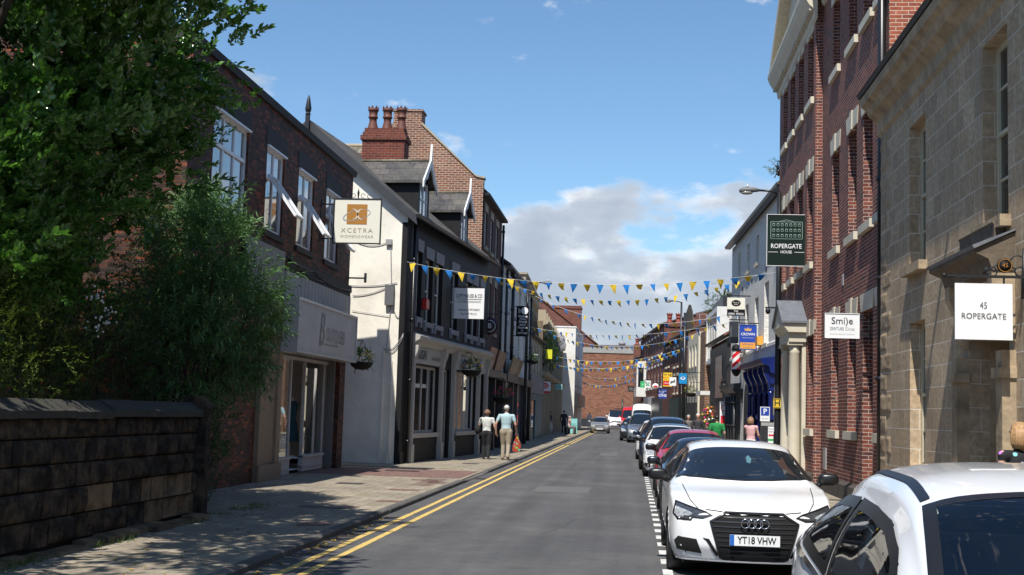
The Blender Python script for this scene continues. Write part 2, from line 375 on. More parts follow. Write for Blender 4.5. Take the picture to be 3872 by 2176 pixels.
# ---------------------------------------------------------------- ground
M_asphalt = pmat('asphalt', (0.080, 0.080, 0.083), 0.85, 0.35, var=0.28, vscale=60, bump=0.7, bscale=120, dirt=(0.125, 0.12, 0.115), dscale=0.5, damt=0.8)
M_patch = pmat('asphalt_patch', (0.115, 0.115, 0.115), 0.9, 0.3, var=0.2, vscale=60)
M_paver = brick_mat('buff_pavers', [(0.26, 0.22, 0.16), (0.31, 0.265, 0.195), (0.285, 0.245, 0.18), (0.34, 0.295, 0.225)], (0.12, 0.10, 0.085), 0.42, 0.21, 0.006, stain=(0.14, 0.125, 0.115), samt=0.5, sscale=0.7, flat=True, bump=0.4)
M_redpaver = brick_mat('red_pavers', [(0.17, 0.085, 0.07), (0.22, 0.12, 0.10), (0.19, 0.11, 0.095)], (0.10, 0.08, 0.07), 0.21, 0.105, 0.006, stain=(0.13, 0.115, 0.105), samt=0.4, flat=True, bump=0.4)
M_kerb = brick_mat('kerb_stone', [(0.10, 0.095, 0.09), (0.15, 0.14, 0.13), (0.12, 0.115, 0.105)], (0.04, 0.04, 0.04), 0.9, 5.0, 0.01, stain=(0.07, 0.065, 0.06), samt=0.6, flat=True)
M_yellow = pmat('worn_yellow_line', (0.62, 0.43, 0.12), 0.8, var=0.12, vscale=20, dirt=(0.20, 0.17, 0.11), dscale=9, damt=0.75)
M_wline = pmat('worn_white_line', (0.6, 0.6, 0.58), 0.8, var=0.15, vscale=12, dirt=(0.18, 0.18, 0.17), dscale=9, damt=0.6)
ZR = -0.07
nt = M_asphalt.node_tree; p_ = nt.nodes['Principled BSDF']; src = p_.inputs['Base Color'].links[0].from_socket
tc_ = N(nt, 'ShaderNodeTexCoord'); m_ = N(nt, 'ShaderNodeMapping'); m_.inputs['Scale'].default_value = (1.6, 0.05, 1); n_ = N(nt, 'ShaderNodeTexNoise'); n_.inputs['Scale'].default_value = 1.3; n_.inputs['Detail'].default_value = 4
nt.links.new(tc_.outputs['Object'], m_.inputs[0]); nt.links.new(m_.outputs[0], n_.inputs['Vector'])
m2_ = N(nt, 'ShaderNodeTexNoise'); m2_.inputs['Scale'].default_value = 7; m2_.inputs['Detail'].default_value = 8; m2_.inputs['Roughness'].default_value = .75; nt.links.new(tc_.outputs['Object'], m2_.inputs['Vector'])
c_ = mix_n(nt, 1.0, src, ramp_n(nt, n_.outputs[0], [(0.35, 0.84), (0.65, 1.14)]), 'MULTIPLY'); nt.links.new(mix_n(nt, 1.0, c_, ramp_n(nt, m2_.outputs[0], [(0.3, 0.82), (0.7, 1.16)]), 'MULTIPLY'), p_.inputs['Base Color'])
struct('ground', MB().quad((-900, -300, ZR - 0.03), (900, -300, ZR - 0.03), (900, 1500, ZR - 0.03), (-900, 1500, ZR - 0.03)), pmat('far_ground', (0.12, 0.115, 0.10), 0.9, var=0.3, vscale=0.4))
struct('road', MB().quad((-3.93, -14, ZR), (2.62, -14, ZR), (2.62, 154, ZR), (-3.93, 154, ZR)), M_asphalt)
pp = MB()
for x0, x1, y0, y1 in ((-2.1, -0.9, 27.4, 29.6), (-1.3, -0.6, 52, 56), (-3.6, -2.2, 68, 69)):
    pp.quad((x0, y0, ZR + .004), (x1, y0, ZR + .004), (x1, y1, ZR + .004), (x0, y1, ZR + .004))
struct('road_repair_patches', pp, M_patch)
pc = MB(); rc = random.Random(9)
for x, y, L, a in ((-1.2, 18, 3.2, 1.7), (-1.9, 34, 4.5, 1.62)):
    pt = (x, y); n = int(L/.22)
    for k in range(n):
        a += rc.uniform(-.35, .35); a = a*.8 + 1.55*.2; q2 = (pt[0] + .22*math.cos(a), pt[1] + .22*math.sin(a)); w_ = rc.uniform(.006, .014)
        pc.quad((pt[0] - w_, pt[1], ZR + .002), (pt[0] + w_, pt[1], ZR + .002), (q2[0] + w_, q2[1], ZR + .002), (q2[0] - w_, q2[1], ZR + .002)); pt = q2
struct('road_cracks', pc, pmat('tar_crack', (0.055, 0.055, 0.056), 0.8))
for k, (x, y) in enumerate(((-3.72, 16.6), (-3.72, 31.5), (-3.72, 58))):
    g_ = MB().box(W0, x - .13, x + .13, ZR - .01, ZR + .004, y, y + .42)
    for i in range(6): g_.box(W0, x - .11, x + .11, ZR + .004, ZR + .012, y + .03 + i*.065, y + .06 + i*.065)
    single('drain_grating', g_, pmat('rusty_cast_iron', (0.045, 0.035, 0.028), 0.7, var=.3, vscale=20), (x, y, ZR), ('nearest', 'middle', 'farthest')[k] + ' cast iron drain grating in the left gutter beside the yellow lines', 'drain', 'gutter drain gratings')
for nm, xs in (('double_yellow_lines', (-3.52, -3.28)),):
    b = MB(); r2 = random.Random(3)
    for x in xs:
        y = -8.0
        while y < 132:
            y2 = y + 1.5; j = lambda: r2.uniform(-.006, .006)
            b.quad((x - .045 + j(), y, ZR + .004), (x + .045 + j(), y, ZR + .004), (x + .045 + j(), y2, ZR + .004), (x - .045 + j(), y2, ZR + .004)); y = y2 - 0.0
    struct(nm, b, M_yellow)
b = MB(); y = 2.0
while y < 75:
    b.quad((.37, y, ZR + .004), (.48, y, ZR + .004), (.48, y + .5, ZR + .004), (.37, y + .5, ZR + .004)); y += 1.0
struct('parking_bay_line', b, M_wline)
def pavement(name, x0, x1, y0, y1, m, z=0.0):
    b = MB(); b.box(W0, x0, x1, ZR - 0.02, z, y0, y1); return struct(name, b, m)
pavement('pavement_left', -9.6, -4.0, -14, 29.6, M_paver)
pavement('pavement_crossing', -9.6, -4.0, 29.6, 35.1, M_paver, -0.02)
pavement('pavement_left', -9.6, -4.0, 35.1, 154, M_paver)
pavement('pavement_right', 2.75, 9.5, -14, 154, M_paver)
r2 = random.Random(11); b = MB()
for x, y, sx, sy in [(-4.55, 17.2, .42, .6), (-4.9, 20.4, .5, .42), (-4.4, 22.0, .42, .42), (-4.8, 25.2, .6, .42), (-4.5, 28.0, .42, .6), (-5.0, 28.9, .6, .4)]:
    b.quad((x, y, .004), (x + sx, y, .004), (x + sx, y + sy, .004), (x, y + sy, .004))
for k in range(7): b.quad((-4.7 + .0*k, 27.0 + .42*k - .0, .004), (-4.25, 27.0 + .42*k, .004), (-4.25, 27.2 + .42*k, .004), (-4.7, 27.2 + .42*k, .004))
struct('red_paver_patches', b, M_redpaver)
struct('red_paver_crossing', MB().quad((-9.4, 30.6, -.016), (-4.1, 30.6, -.016), (-4.1, 34.4, -.016), (-9.4, 34.4, -.016)), M_redpaver)
def kerb(y0, y1, z0, z1, x0=-4.0, x1=-3.86):
    b = MB(); y = y0; r = random.Random(int(y0*7) + 5); n = max(1, round((y1 - y0)/.9)); L = (y1 - y0)/n
    for k in range(n):
        a, c = y0 + k*L, y0 + (k + 1)*L - .012; za = z0 + (z1 - z0)*k/n + .006 + r.uniform(-.004, .004); zc = z0 + (z1 - z0)*(k + 1)/n + .006 + r.uniform(-.004, .004); j = r.uniform(-.008, .008)
        s = .02 if x1 > x0 else -.02
        pr = [(x0, ZR - .02), (x1 + j, ZR - .02), (x1 + j, za - .02), (x1 + j - s, za), (x0, za)]
        vs = [(x, a, z) for x, z in pr] + [(x, c, z + (zc - za if z > -.05 else 0)) for x, z in pr]
        b.add(vs, [(0, 1, 2, 3, 4), (9, 8, 7, 6, 5)] + [(i, (i + 1) % 5, 5 + (i + 1) % 5, 5 + i) for i in range(5)])
    return b
b = kerb(-14, 29.6, 0, 0); b2 = kerb(29.6, 30.6, 0, -.045); b3 = kerb(30.6, 34.2, -.045, -.045); b4 = kerb(34.2, 35.1, -.045, 0); b5 = kerb(35.1, 154, 0, 0)
for q in (b2, b3, b4, b5): b.add(q.v, q.f)
struct('kerb_left', b, M_kerb)
struct('kerb_right', kerb(-14, 154, 0, 0, 2.75, 2.61), M_kerb)
# worn covers and a gully, set flush
b = MB()
for x, y, sx, sy in [(-5.35, 20.2, .9, .45), (-6.2, 26.6, .55, .5), (-6.4, 33.0, .9, .3), (-5.1, 38.5, .5, .5)]: b.quad((x, y, .006), (x + sx, y, .006), (x + sx, y + sy, .006), (x, y + sy, .006))
struct('inspection_covers', b, pmat('cast_iron_cover', (0.05, 0.047, 0.045), 0.6, var=0.3, vscale=30, bump=0.8, bscale=50))
# ---------------------------------------------------------------- window and wall builders
def window(b, fr, s0, s1, z0, z1, depth=0.1, fm=None, pm=None, bars=(1, 1), mid=None, fw=0.06, bw=0.03, sill=None, sm=None, lint=None, lm=None, so=0.08, wedge=0.0, tbar=None):
    """frame (with its glazing bars) as part 'window'; pane, sill and lintel as its sub-parts"""
    fm = fm or M_white; pm = pm or M_pane; m = MB()
    d0, d1 = -depth - .05, -depth
    m.box(fr, s0, s0 + fw, z0, z1, d0, d1); m.box(fr, s1 - fw, s1, z0, z1, d0, d1)
    m.box(fr, s0 + fw, s1 - fw, z0, z0 + fw, d0, d1); m.box(fr, s0 + fw, s1 - fw, z1 - fw, z1, d0, d1)
    a, c, e, f = s0 + fw, s1 - fw, z0 + fw, z1 - fw
    if mid is not None: zm = z0 + (z1 - z0)*mid; m.box(fr, a, c, zm - .025, zm + .025, d0 + .004, d1 + .012)
    nx, nz_ = bars
    for i in range(1, nx): s = a + (c - a)*i/nx; m.box(fr, s - bw/2, s + bw/2, e, f, d0 + .006, d1 - .004)
    for i in range(1, nz_): z = e + (f - e)*i/nz_; m.box(fr, a, c, z - bw/2, z + bw/2, d0 + .008, d1 - .006)
    w = part('window', m, fm, b)
    part('pane', MB().quad(fr.p(a, e, d0 + .02), fr.p(c, e, d0 + .02), fr.p(c, f, d0 + .02), fr.p(a, f, d0 + .02)), pm, w)
    if sill: part('sill', MB().box(fr, s0 - sill, s1 + sill, z0 - .14, z0 - .002, -depth, so), sm or M_white, w)
    if lint:
        q = MB(); h = lint; e1 = .12
        q.prism(fr, [(s0 - e1, z1 + .002), (s1 + e1, z1 + .002), (s1 + e1 + wedge, z1 + h), (s0 - e1 - wedge, z1 + h)], -.05, .025)
        if wedge:
            mdl = (s0 + s1)/2; q.prism(fr, [(mdl - .09, z1 - .004), (mdl + .09, z1 - .004), (mdl + .13, z1 + h + .03), (mdl - .13, z1 + h + .03)], -.05, .05)
        part('lintel', q, lm or sm or M_white, w)
    return w
def gutter(b, fr, s0, s1, z, d=.12, m=None): return part('gutter', MB().run(fr, [(0, z - .02), (d*.3, z - .1), (d, z - .09), (d + .03, z), (d, z + .01), (0, z + .01)], s0, s1), m or M_black, b)
def downpipe(b, fr, s, z0, z1, d=.07, r=.045, m=None, hopper=False):
    q = MB(); q.tube([fr.p(s, z0, d), fr.p(s, z1, d)], r)
    z = z0 + .6
    while z < z1: q.tube([fr.p(s, z - .04, d), fr.p(s, z + .04, d)], r*1.35); z += 1.8
    if hopper: q.box(fr, s - .11, s + .11, z1 - .05, z1 + .2, 0.003, .2)
    return part('downpipe', q, m or M_black, b)
def solid(b, fr, s0, s1, z0, z1, depth, m, name='side_wall'):
    """end walls, back wall and flat top behind a facade"""
    q = MB()
    q.quad(fr.p(s0, z0, 0), fr.p(s0, z1, 0), fr.p(s0, z1, -depth), fr.p(s0, z0, -depth)); q.quad(fr.p(s1, z0, 0), fr.p(s1, z1, 0), fr.p(s1, z1, -depth), fr.p(s1, z0, -depth))
    q.quad(fr.p(s0, z0, -depth), fr.p(s0, z1, -depth), fr.p(s1, z1, -depth), fr.p(s1, z0, -depth)); q.quad(fr.p(s0, z1 - .02, -.01), fr.p(s1, z1 - .02, -.01), fr.p(s1, z1 - .02, -depth), fr.p(s0, z1 - .02, -depth))
    return part(name, q, m, b)
def chimney_pots(b, pts, z, h=.7, r=.13, m=None):
    for x, y in pts:
        q = MB(); q.lathe((x, y, z), [(r*1.3, 0), (r*1.25, h*.08), (r*.85, h*.35), (r*.85, h*.5), (r*1.1, h*.52), (r*1.1, h*.57), (r*.95, h*.6), (r*1.0, h*.8), (r*1.25, h*.83), (r*1.2, h*.87), (r*1.15, h*.9)], 12)
        for k in range(8):
            a = math.pi*k/4; c, s = math.cos(a), math.sin(a); t = (-s*r*.38, c*r*.38)
            q.add([(x + c*r*1.15 + t[0], y + s*r*1.15 + t[1], z + h*.9), (x + c*r*1.15 - t[0], y + s*r*1.15 - t[1], z + h*.9), (x + c*r*1.2, y + s*r*1.2, z + h*1.03), (x + c*r*1.0, y + s*r*1.0, z + h*.9)], [(0, 1, 2), (0, 2, 3), (1, 2, 3)])
        part('chimney_pot', q, m or pmat('terracotta_pot', (0.13, 0.045, 0.03), 0.6, var=0.25, vscale=5), b)
# ---------------------------------------------------------------- LEFT: low stone wall under the trees
M_sootstone = pmat('soot_black_sandstone', (0.028, 0.025, 0.022), 0.95, 0.1, var=0.6, vscale=5, bump=1.0, bscale=14, dirt=(0.17, 0.12, 0.075), dscale=4.2, damt=0.75)
M_tanstone = pmat('worn_tan_sandstone', (0.20, 0.14, 0.085), 0.95, 0.1, var=0.35, vscale=4, bump=1.0, bscale=10, dirt=(0.035, 0.03, 0.026), dscale=2.6, damt=1.0)
sw = thing('stone_wall', 'low soot-blackened sandstone garden wall with sloping coping beside the left pavement', 'wall', (-6.4, 12, 0))
def stone_block(q, fr, s0, s1, z0, z1, r, dep, mi):
    nx, nz_ = 12, 8; q.mi = mi; ph = r.uniform(0, 99); vs = []; fs = []
    for i in range(nx + 1):
        for j in range(nz_ + 1):
            u, v = i/nx, j/nz_; e = min(u, 1 - u)*(s1 - s0)/.03, min(v, 1 - v)*(z1 - z0)/.03; k = min(1, e[0])*min(1, e[1])
            n3 = noise.noise(Vector((s0 + u*(s1 - s0), z0 + v*(z1 - z0), ph))*3.0)
            vs.append(fr.p(s0 + u*(s1 - s0), z0 + v*(z1 - z0), -.016 + k**.3*(.016 + dep) + n3*.022*k + noise.noise(Vector((s0 + u*(s1 - s0), z0 + v*(z1 - z0), ph))*9.0)*.010*k))
    for i in range(nx):
        for j in range(nz_): a = i*(nz_ + 1) + j; fs.append((a, a + 1, a + nz_ + 2, a + nz_ + 1))
    q.smooth = True; q.add(vs, fs); q.smooth = False
q = MB(); r2 = random.Random(21); fr = FL(-6.1); rows = [0.06, .36, .66, .93, 1.2, 1.42]
for j in range(5):
    s = 2.0 - .2*j
    while s < 17.55:
        L = r2.uniform(.28, .75); e = min(s + L, 17.6)
        tan = (j == 0 and r2.random() < .22) or (j == 1 and r2.random() < .12) or (j in (0, 1) and 15.4 < s < 17.2)
        stone_block(q, fr, s + .008, e - .008, rows[j] + .008 + (r2.uniform(0, .03) if j == 0 else 0), rows[j + 1] - .008, r2, r2.uniform(-.02, .03) - (.05 if 15.2 < s < 17.2 and j < 2 else 0), 1 if tan else 0); s = e
part('stonework', q, [M_sootstone, M_tanstone], sw)
part('core', MB().box(fr, 1.8, 17.62, -.05, 1.42, -.45, -.10), pmat('wall_core', (0.02, 0.018, 0.016), 0.95, bump=0.5), sw)
q = MB(); s = 1.8
while s < 17.7:
    e = min(s + r2.uniform(.9, 1.4), 17.75); z = r2.uniform(-.012, .012)
    q.run(fr, [(.07, 1.42 + z), (.075, 1.50 + z), (-.12, 1.62 + z), (-.40, 1.60 + z), (-.5, 1.42 + z)], s + .006, e - .006); s = e
part('coping', q, pmat('coping_stone', (0.045, 0.040, 0.034), 0.9, var=0.35, vscale=5, bump=0.8, bscale=20, dirt=(0.04, 0.05, 0.025), dscale=3, damt=0.5), sw)
q = MB(); s = 1.5
while s < 17.6:
    e = min(s + r2.uniform(.5, .9), 17.6); h = r2.uniform(.03, .10); d = r2.uniform(.12, .24)
    q.run(fr, [(0.0, 0), (d + .03, 0), (d, h*.7), (d*.6, h), (0, h*1.1)], s + .01, e - .01); s = e
part('footing', q, M_tanstone, sw)
part('end_post', MB().box(fr, 17.63, 17.86, 0, 1.55, -.3, .1).run(fr, [(.12, 1.55), (.0, 1.72), (-.2, 1.72), (-.32, 1.55)], 17.62, 17.88), M_sootstone, sw)
# ---------------------------------------------------------------- LEFT A: dark brick shop
M_brickA = brick_mat('dark_engineering_brick', [(0.035, 0.017, 0.012), (0.085, 0.030, 0.018), (0.15, 0.045, 0.022), (0.06, 0.024, 0.016), (0.30, 0.075, 0.03)], (0.06, 0.05, 0.042), stain=(0.02, 0.014, 0.012), samt=0.55, sscale=0.9, rough=0.7)
M_brickA2 = pmat('blackened_lintel_brick', (0.014, 0.012, 0.012), 0.7, var=0.3, vscale=12, bump=0.4)
frA = FL(-7.8)
A = thing('brick_shop', 'two-storey dark red brick shop with flat parapet and grey shopfront behind the buddleia', 'building', (-7.8, 27.5, 0))
opsA = [(22.5, 24.62, 5.3, 7.08), (25.92, 27.3, 5.3, 7.08), (28.5, 29.98, 5.3, 7.08), (31.2, 32.62, 5.3, 7.08), (27.85, 33.5, 0, 3.6)]
q = MB().wall(frA, 21.2, 34.13, 0, 8.02, opsA, .12)
q.wall(frA, 17.9, 21.2, 0, 2.6, (), .12)
part('wall', q, M_brickA, A)
q = MB(); fg = FC(34.13); q.quad((-7.8, 34.13, 0), (-7.8, 34.13, 8.02), (-16, 34.13, 8.02), (-16, 34.13, 0)); q.quad((-7.8, 21.2, 0), (-7.8, 21.2, 8.02), (-16, 21.2, 8.02), (-16, 21.2, 0))
q.quad((-16, 21.2, 0), (-16, 34.13, 0), (-16, 34.13, 8.02), (-16, 21.2, 8.02)); q.quad((-7.85, 21.2, 7.8), (-7.85, 34.1, 7.8), (-16, 34.1, 7.8), (-16, 21.2, 7.8))
q.box(frA, 17.9, 18.1, 0, 2.6, -8, -.01)
part('side_wall', q, M_brickA, A)
part('parapet_coping', MB().run(frA, [(.07, 7.93), (.09, 8.08), (-.28, 8.12), (-.28, 7.93)], 21.12, 34.2), M_brickA2, A)
part('brick_band', MB().box(frA, 27.9, 34.15, 4.6, 4.72, .001, .05).box(frA, 27.9, 34.16, 4.72, 4.9, .001, .08), M_brickA2, A)
for i, o in enumerate(opsA[:4]):
    w = window(A, frA, *o[:4], depth=.05, fm=M_upvc, pm=M_pane_pale, bars=(3 if i == 0 else 2, 1), fw=.07, bw=.07)
    zt = 6.45; q = MB().box(frA, o[0] + .07, o[1] - .07, zt - .035, zt + .035, -.098, -.04); part('transom', q, M_upvc, w)
    part('lintel', MB().box(frA, o[0] - .12, o[1] + .12, 7.11, 7.5, -.03, .012), M_brickA2, w)
    part('hood', MB().box(frA, o[0] - .03, o[1] + .03, 7.06, 7.10, -.05, .05), M_upvc, w)
    part('sill', MB().box(frA, o[0] - .08, o[1] + .08, 5.16, 5.29, -.05, .05), M_brickA2, w)
    if i > 0:   # top-hung lights pushed open
        a = o[0] + .06; c = (o[0] + o[1])/2; ang = R(36 if i == 1 else 34); L = 1.08; f = Fr((frA.p(0, 0, .0)[0], 0), (0, 1), (1, 0)); ca, sa = math.cos(ang), math.sin(ang)
        def hp(s, t, k): return (-7.8 + t*sa + k*ca, s, zt - t*ca + k*sa)
        q = MB()
        for (u0, u1, t0, t1) in ((a, a + .06, 0, L), (c - .06, c, 0, L), (a + .06, c - .06, 0, .06), (a + .06, c - .06, L - .06, L)):
            q.add([hp(s, t, k) for s in (u0, u1) for t in (t0, t1) for k in (0, .06)], [(0, 1, 3, 2), (4, 6, 7, 5), (0, 4, 5, 1), (2, 3, 7, 6), (0, 2, 6, 4), (1, 5, 7, 3)])
        part('open_light', q, M_upvc, w); part('pane', MB().quad(hp(a + .06, .06, .03), hp(c - .06, .06, .03), hp(c - .06, L - .06, .03), hp(a + .06, L - .06, .03)), M_pane_pale, w)
q = MB()
for (a, za, c, zc, sg) in ((26.9, 5.0, 29.8, 4.82, .08), (29.8, 4.82, 34.1, 4.78, .10), (27.4, 5.02, 31.0, 4.7, .15)): q.tube([frA.p(a + (c - a)*k/8, za + (zc - za)*k/8 - sg*4*(k/8)*(1 - k/8), .10) for k in range(9)], .012, 5)
part('cables', q, M_iron, A); part('wall_bracket', MB().box(frA, 34.0, 34.04, 5.1, 5.14, .0, .45).box(frA, 33.97, 34.07, 5.0, 5.26, .45, .5), M_iron, A)
# pilaster and shopfront
M_beige = pmat('beige_stone_pilaster', (0.24, 0.18, 0.125), 0.8, var=0.12, vscale=3, bump=0.2)
part('pilaster', MB().box(frA, 25.95, 26.25, 0, 3.1, .002, .10).box(frA, 27.25, 27.55, 0, 3.1, .002, .10).box(frA, 26.25, 27.25, 0, 3.1, .002, .04).box(frA, 25.9, 27.6, 0, .35, .101, .15).box(frA, 25.9, 27.6, 3.1, 3.9, .002, .14), M_beige, A)
M_shopgrey = pmat('pale_grey_shopfront', (0.47, 0.46, 0.45), 0.5, var=0.05, dirt=(0.22, 0.21, 0.2), dscale=2, damt=0.3)
M_clad = pmat('ribbed_grey_cladding', (0.40, 0.385, 0.355), 0.6, var=0.10, vscale=3, dirt=(0.2, 0.19, 0.17), dscale=1.5, damt=0.4)
q = MB(); s = 27.6
while s < 34.1: q.box(frA, s, min(s + .3, 34.12), 3.55, 4.6, .002, .07); q.box(frA, s + .3, s + .33, 3.55, 4.6, .001, .05); s += .33
part('cladding', q, M_clad, A)
fs = part('fascia', MB().box(frA, 27.3, 33.25, 2.8, 3.98, .10, .45), M_shopgrey, A)
part('fascia_trim', MB().box(frA, 27.27, 33.28, 3.94, 4.0, .12, .48).box(frA, 27.27, 33.28, 2.78, 2.84, .12, .48).box(frA, 33.2, 33.27, 2.84, 3.94, .12, .48).box(frA, 27.28, 27.35, 2.84, 3.94, .12, .48), pmat('silver_trim', (0.5, 0.5, 0.5), 0.35, metal=0.4), fs)
M_silver = pmat('silver_lettering', (0.17, 0.17, 0.175), 0.4, 0.5)
q = MB(); put_text(q, frA, 29.5, 3.38, .462, 'B', 1.15, xs=.75, shear=.25); put_text(q, frA, 30.95, 3.32, .462, 'OUTIQUE88', .50, xs=.72, bold=-.012); q.box(frA, 29.8, 31.2, 3.08, 3.10, .455, .465)
part('lettering', q, M_silver, fs)
part('dark_board', MB().box(frA, 24.3, 27.1, 3.95, 4.95, .102, .16), pmat('purple_black_board', (0.05, 0.035, 0.045), 0.4, var=0.5, vscale=3), A)
sfr = MB()
zt = 2.78
for s in (27.9, 29.72, 31.0, 33.0): sfr.box(frA, s - .035, s + .035, .38, zt, -.35, -.28)
sfr.box(frA, 27.86, 33.5, zt - .08, zt, -.36, -.27)
for a, c in ((27.86, 29.78), (30.95, 33.05)): sfr.box(frA, a, c, 0, .38, -.36, -.26); sfr.box(frA, a, c, .34, .40, -.37, -.22); sfr.box(frA, a, c, .10, .13, -.37, -.245)
part('shopfront_frame', sfr, M_shopgrey, A)
part('shop_window', MB().quad(*[frA.p(s, z, -.31) for s, z in ((27.93, .39), (29.7, .39), (29.7, 2.7), (27.93, 2.7))]), G_shop, A)
part('shop_window', MB().quad(*[frA.p(s, z, -.31) for s, z in ((31.03, .39), (32.97, .39), (32.97, 2.7), (31.03, 2.7))]), G_shop, A)
part('shop_door', MB().box(frA, 29.8, 30.9, 0.02, .2, -1.3, -1.25).box(frA, 29.8, 29.88, .2, 2.4, -1.3, -1.25).box(frA, 30.82, 30.9, .2, 2.4, -1.3, -1.25).box(frA, 29.8, 30.9, 2.4, 2.6, -1.3, -1.25), M_shopgrey, A)
part('shutter_box', MB().box(frA, 27.85, 33.5, 2.8, 3.6, -.4, -.02).box(frA, 33.3, 33.42, 0, 2.8, -.3, -.1), pmat('shutter_grey', (0.15, 0.145, 0.14), 0.5, var=0.1), A)
q = MB()   # shop interior
q.quad((-10.8, 27.6, .05), (-10.8, 33.6, .05), (-10.8, 33.6, 2.8), (-10.8, 27.6, 2.8)); q.quad((-8.1, 27.6, .3), (-10.8, 27.6, .3), (-10.8, 27.6, 2.8), (-8.1, 27.6, 2.8)); q.quad((-8.1, 33.6, .3), (-10.8, 33.6, .3), (-10.8, 33.6, 2.8), (-8.1, 33.6, 2.8)); q.quad((-8.1, 27.6, .06), (-8.1, 33.6, .06), (-10.8, 33.6, .06), (-10.8, 27.6, .06)); q.quad((-8.1, 27.6, 2.75), (-8.1, 33.6, 2.75), (-10.8, 33.6, 2.75), (-10.8, 27.6, 2.75))
q.box(frA, 27.95, 29.68, .3, .36, -1.1, -.37); q.box(frA, 31.05, 32.95, .3, .36, -1.1, -.37)
part('interior', q, pmat('shop_interior', (0.7, 0.69, 0.66), 0.8, var=0.2), A)
def mannequin(s, d, col, h=1.35):
    c = frA.p(s, .36, d); q = MB(); q.tube([(c[0], c[1], c[2]), (c[0], c[1], c[2] + .6)], .02)
    t = single('mannequin', q.lathe(c, [(.02, .5), (.14, .55), (.15, .75), (.11, .95), (.15, 1.15), (.17, 1.3), (.06, 1.38), (.05, 1.46), (.0, 1.47)], 12).lathe(c, [(.16, 0), (.16, .02)], 12), M_cream, c, None, None)
    g_ = part('dress', MB().lathe((0, 0, 0), [(.23, .35), (.20, .55), (.165, .75), (.125, .95), (.165, 1.15), (.18, 1.3), (.10, 1.36)], 14, cap=False), pmat('dress_' + col[0], col[1], 0.8, var=0.2), None); g_.parent = t
    return t
tag(mannequin(31.35, -.7, ('teal', (0.015, 0.07, 0.10))), 'shop mannequin in a teal sleeveless dress behind the boutique window', 'mannequin')
tag(mannequin(28.9, -.8, ('ochre', (0.35, 0.18, 0.04))), 'shop mannequin in an ochre top in the nearer boutique window', 'mannequin')
# ---------------------------------------------------------------- LEFT B: black fronted building with white gable
M_render = pmat('cream_white_render', (0.80, 0.76, 0.66), 0.75, 0.3, var=0.05, vscale=1.5, bump=0.5, bscale=8, dirt=(0.42, 0.38, 0.31), dscale=0.9, damt=0.45)
M_blackwall = pmat('black_painted_wall', (0.0125, 0.012, 0.013), 0.6, 0.25, var=0.25, vscale=4, bump=0.4, bscale=12)
M_stucco = pmat('aged_white_joinery', (0.44, 0.42, 0.39), 0.5, var=0.1, vscale=3, dirt=(0.22, 0.2, 0.17), dscale=3, damt=0.4)
M_lgrey = pmat('pale_grey_lintel', (0.27, 0.265, 0.28), 0.7, var=0.08)
O = (-6.72, 36.84); frB = Fr(O, (1.07, 11.96), (11.96, -1.07)); frBg = Fr(O, (-11.96, 1.07), (-1.07, -11.96))
B = thing('black_and_white_building', 'black painted shop building with a cream white gable end, two dormers and white shopfronts', 'building', (O[0], O[1], 0))
bw_ = [(1.25, 1.85, 4.4, 6.42), (2.3, 3.22, 4.32, 6.32), (3.55, 4.55, 4.32, 6.32), (5.78, 6.85, 4.32, 6.28), (8.1, 9.05, 4.32, 6.2), (9.25, 10.1, 4.32, 6.2), (10.5, 11.3, 4.32, 6.2)]
shop_ops = [(1.0, 4.4, .87, 2.95), (5.05, 6.0, 0, 2.95), (7.0, 10.3, .87, 2.95), (10.9, 11.6, 0, 2.95)]
part('front_wall', MB().wall(frB, 0, 12.2, 0, 7.35, bw_ + shop_ops, .2), M_blackwall, B)
part('gable_wall', MB().quad(*[frBg.p(s, z, 0) for s, z in ((0.0, 0), (0.0, 7.35), (3.15, 10.05), (6.4, 7.3), (6.4, 0))]), M_render, B)
part('corner_strip', MB().box(frBg, -.004, .16, 0, 7.1, .001, .012).box(frB, -.01, .25, 0, .35, .001, .05), M_blackwall, B)
part('back_wall', MB().quad(*[frB.p(12.2, z, d) for d, z in ((0, 0), (0, 7.3), (-3.15, 10.05), (-6.4, 7.3), (-6.4, 0))]).quad(*[frB.p(s, z, -6.4) for s, z in ((0, 0), (12.2, 0), (12.2, 7.35), (0, 7.35))]), M_render, B)
part('roof', MB().run(frB, [(.28, 7.22), (.28, 7.32), (-3.15, 10.2), (-6.7, 7.3), (-6.7, 7.2), (-3.15, 10.08)], -.25, 12.25), M_slate, B)
q = MB(); q.prism(frBg, [(-.34, 7.0), (-.30, 7.30), (3.15, 10.19), (3.15, 9.86)], .20, .26); q.prism(frBg, [(6.7, 7.0), (6.65, 7.28), (3.15, 10.19), (3.15, 9.86)], .20, .26)
part('bargeboard', q, pmat('charcoal_bargeboard', (0.035, 0.037, 0.042), 0.5, var=0.2), B)
c = frBg.p(3.15, 9.7, .30); part('finial', MB().box(frBg, 3.09, 3.21, 9.75, 10.3, .27, .36).lathe((c[0], c[1], 10.3), [(.07, 0), (.085, .05), (.05, .08), (.085, .12), (.10, .2), (.05, .5), (.01, .62)], 8), M_iron, B)
q = MB()   # mossy verge and eaves gutter
gutter(B, frB, -.25, 12.2, 7.30, .14).location = Vector((frB.n[0]*.26, frB.n[1]*.26, 0))
downpipe(B, frB, .55, .05, 7.1, .09, .05, hopper=False)
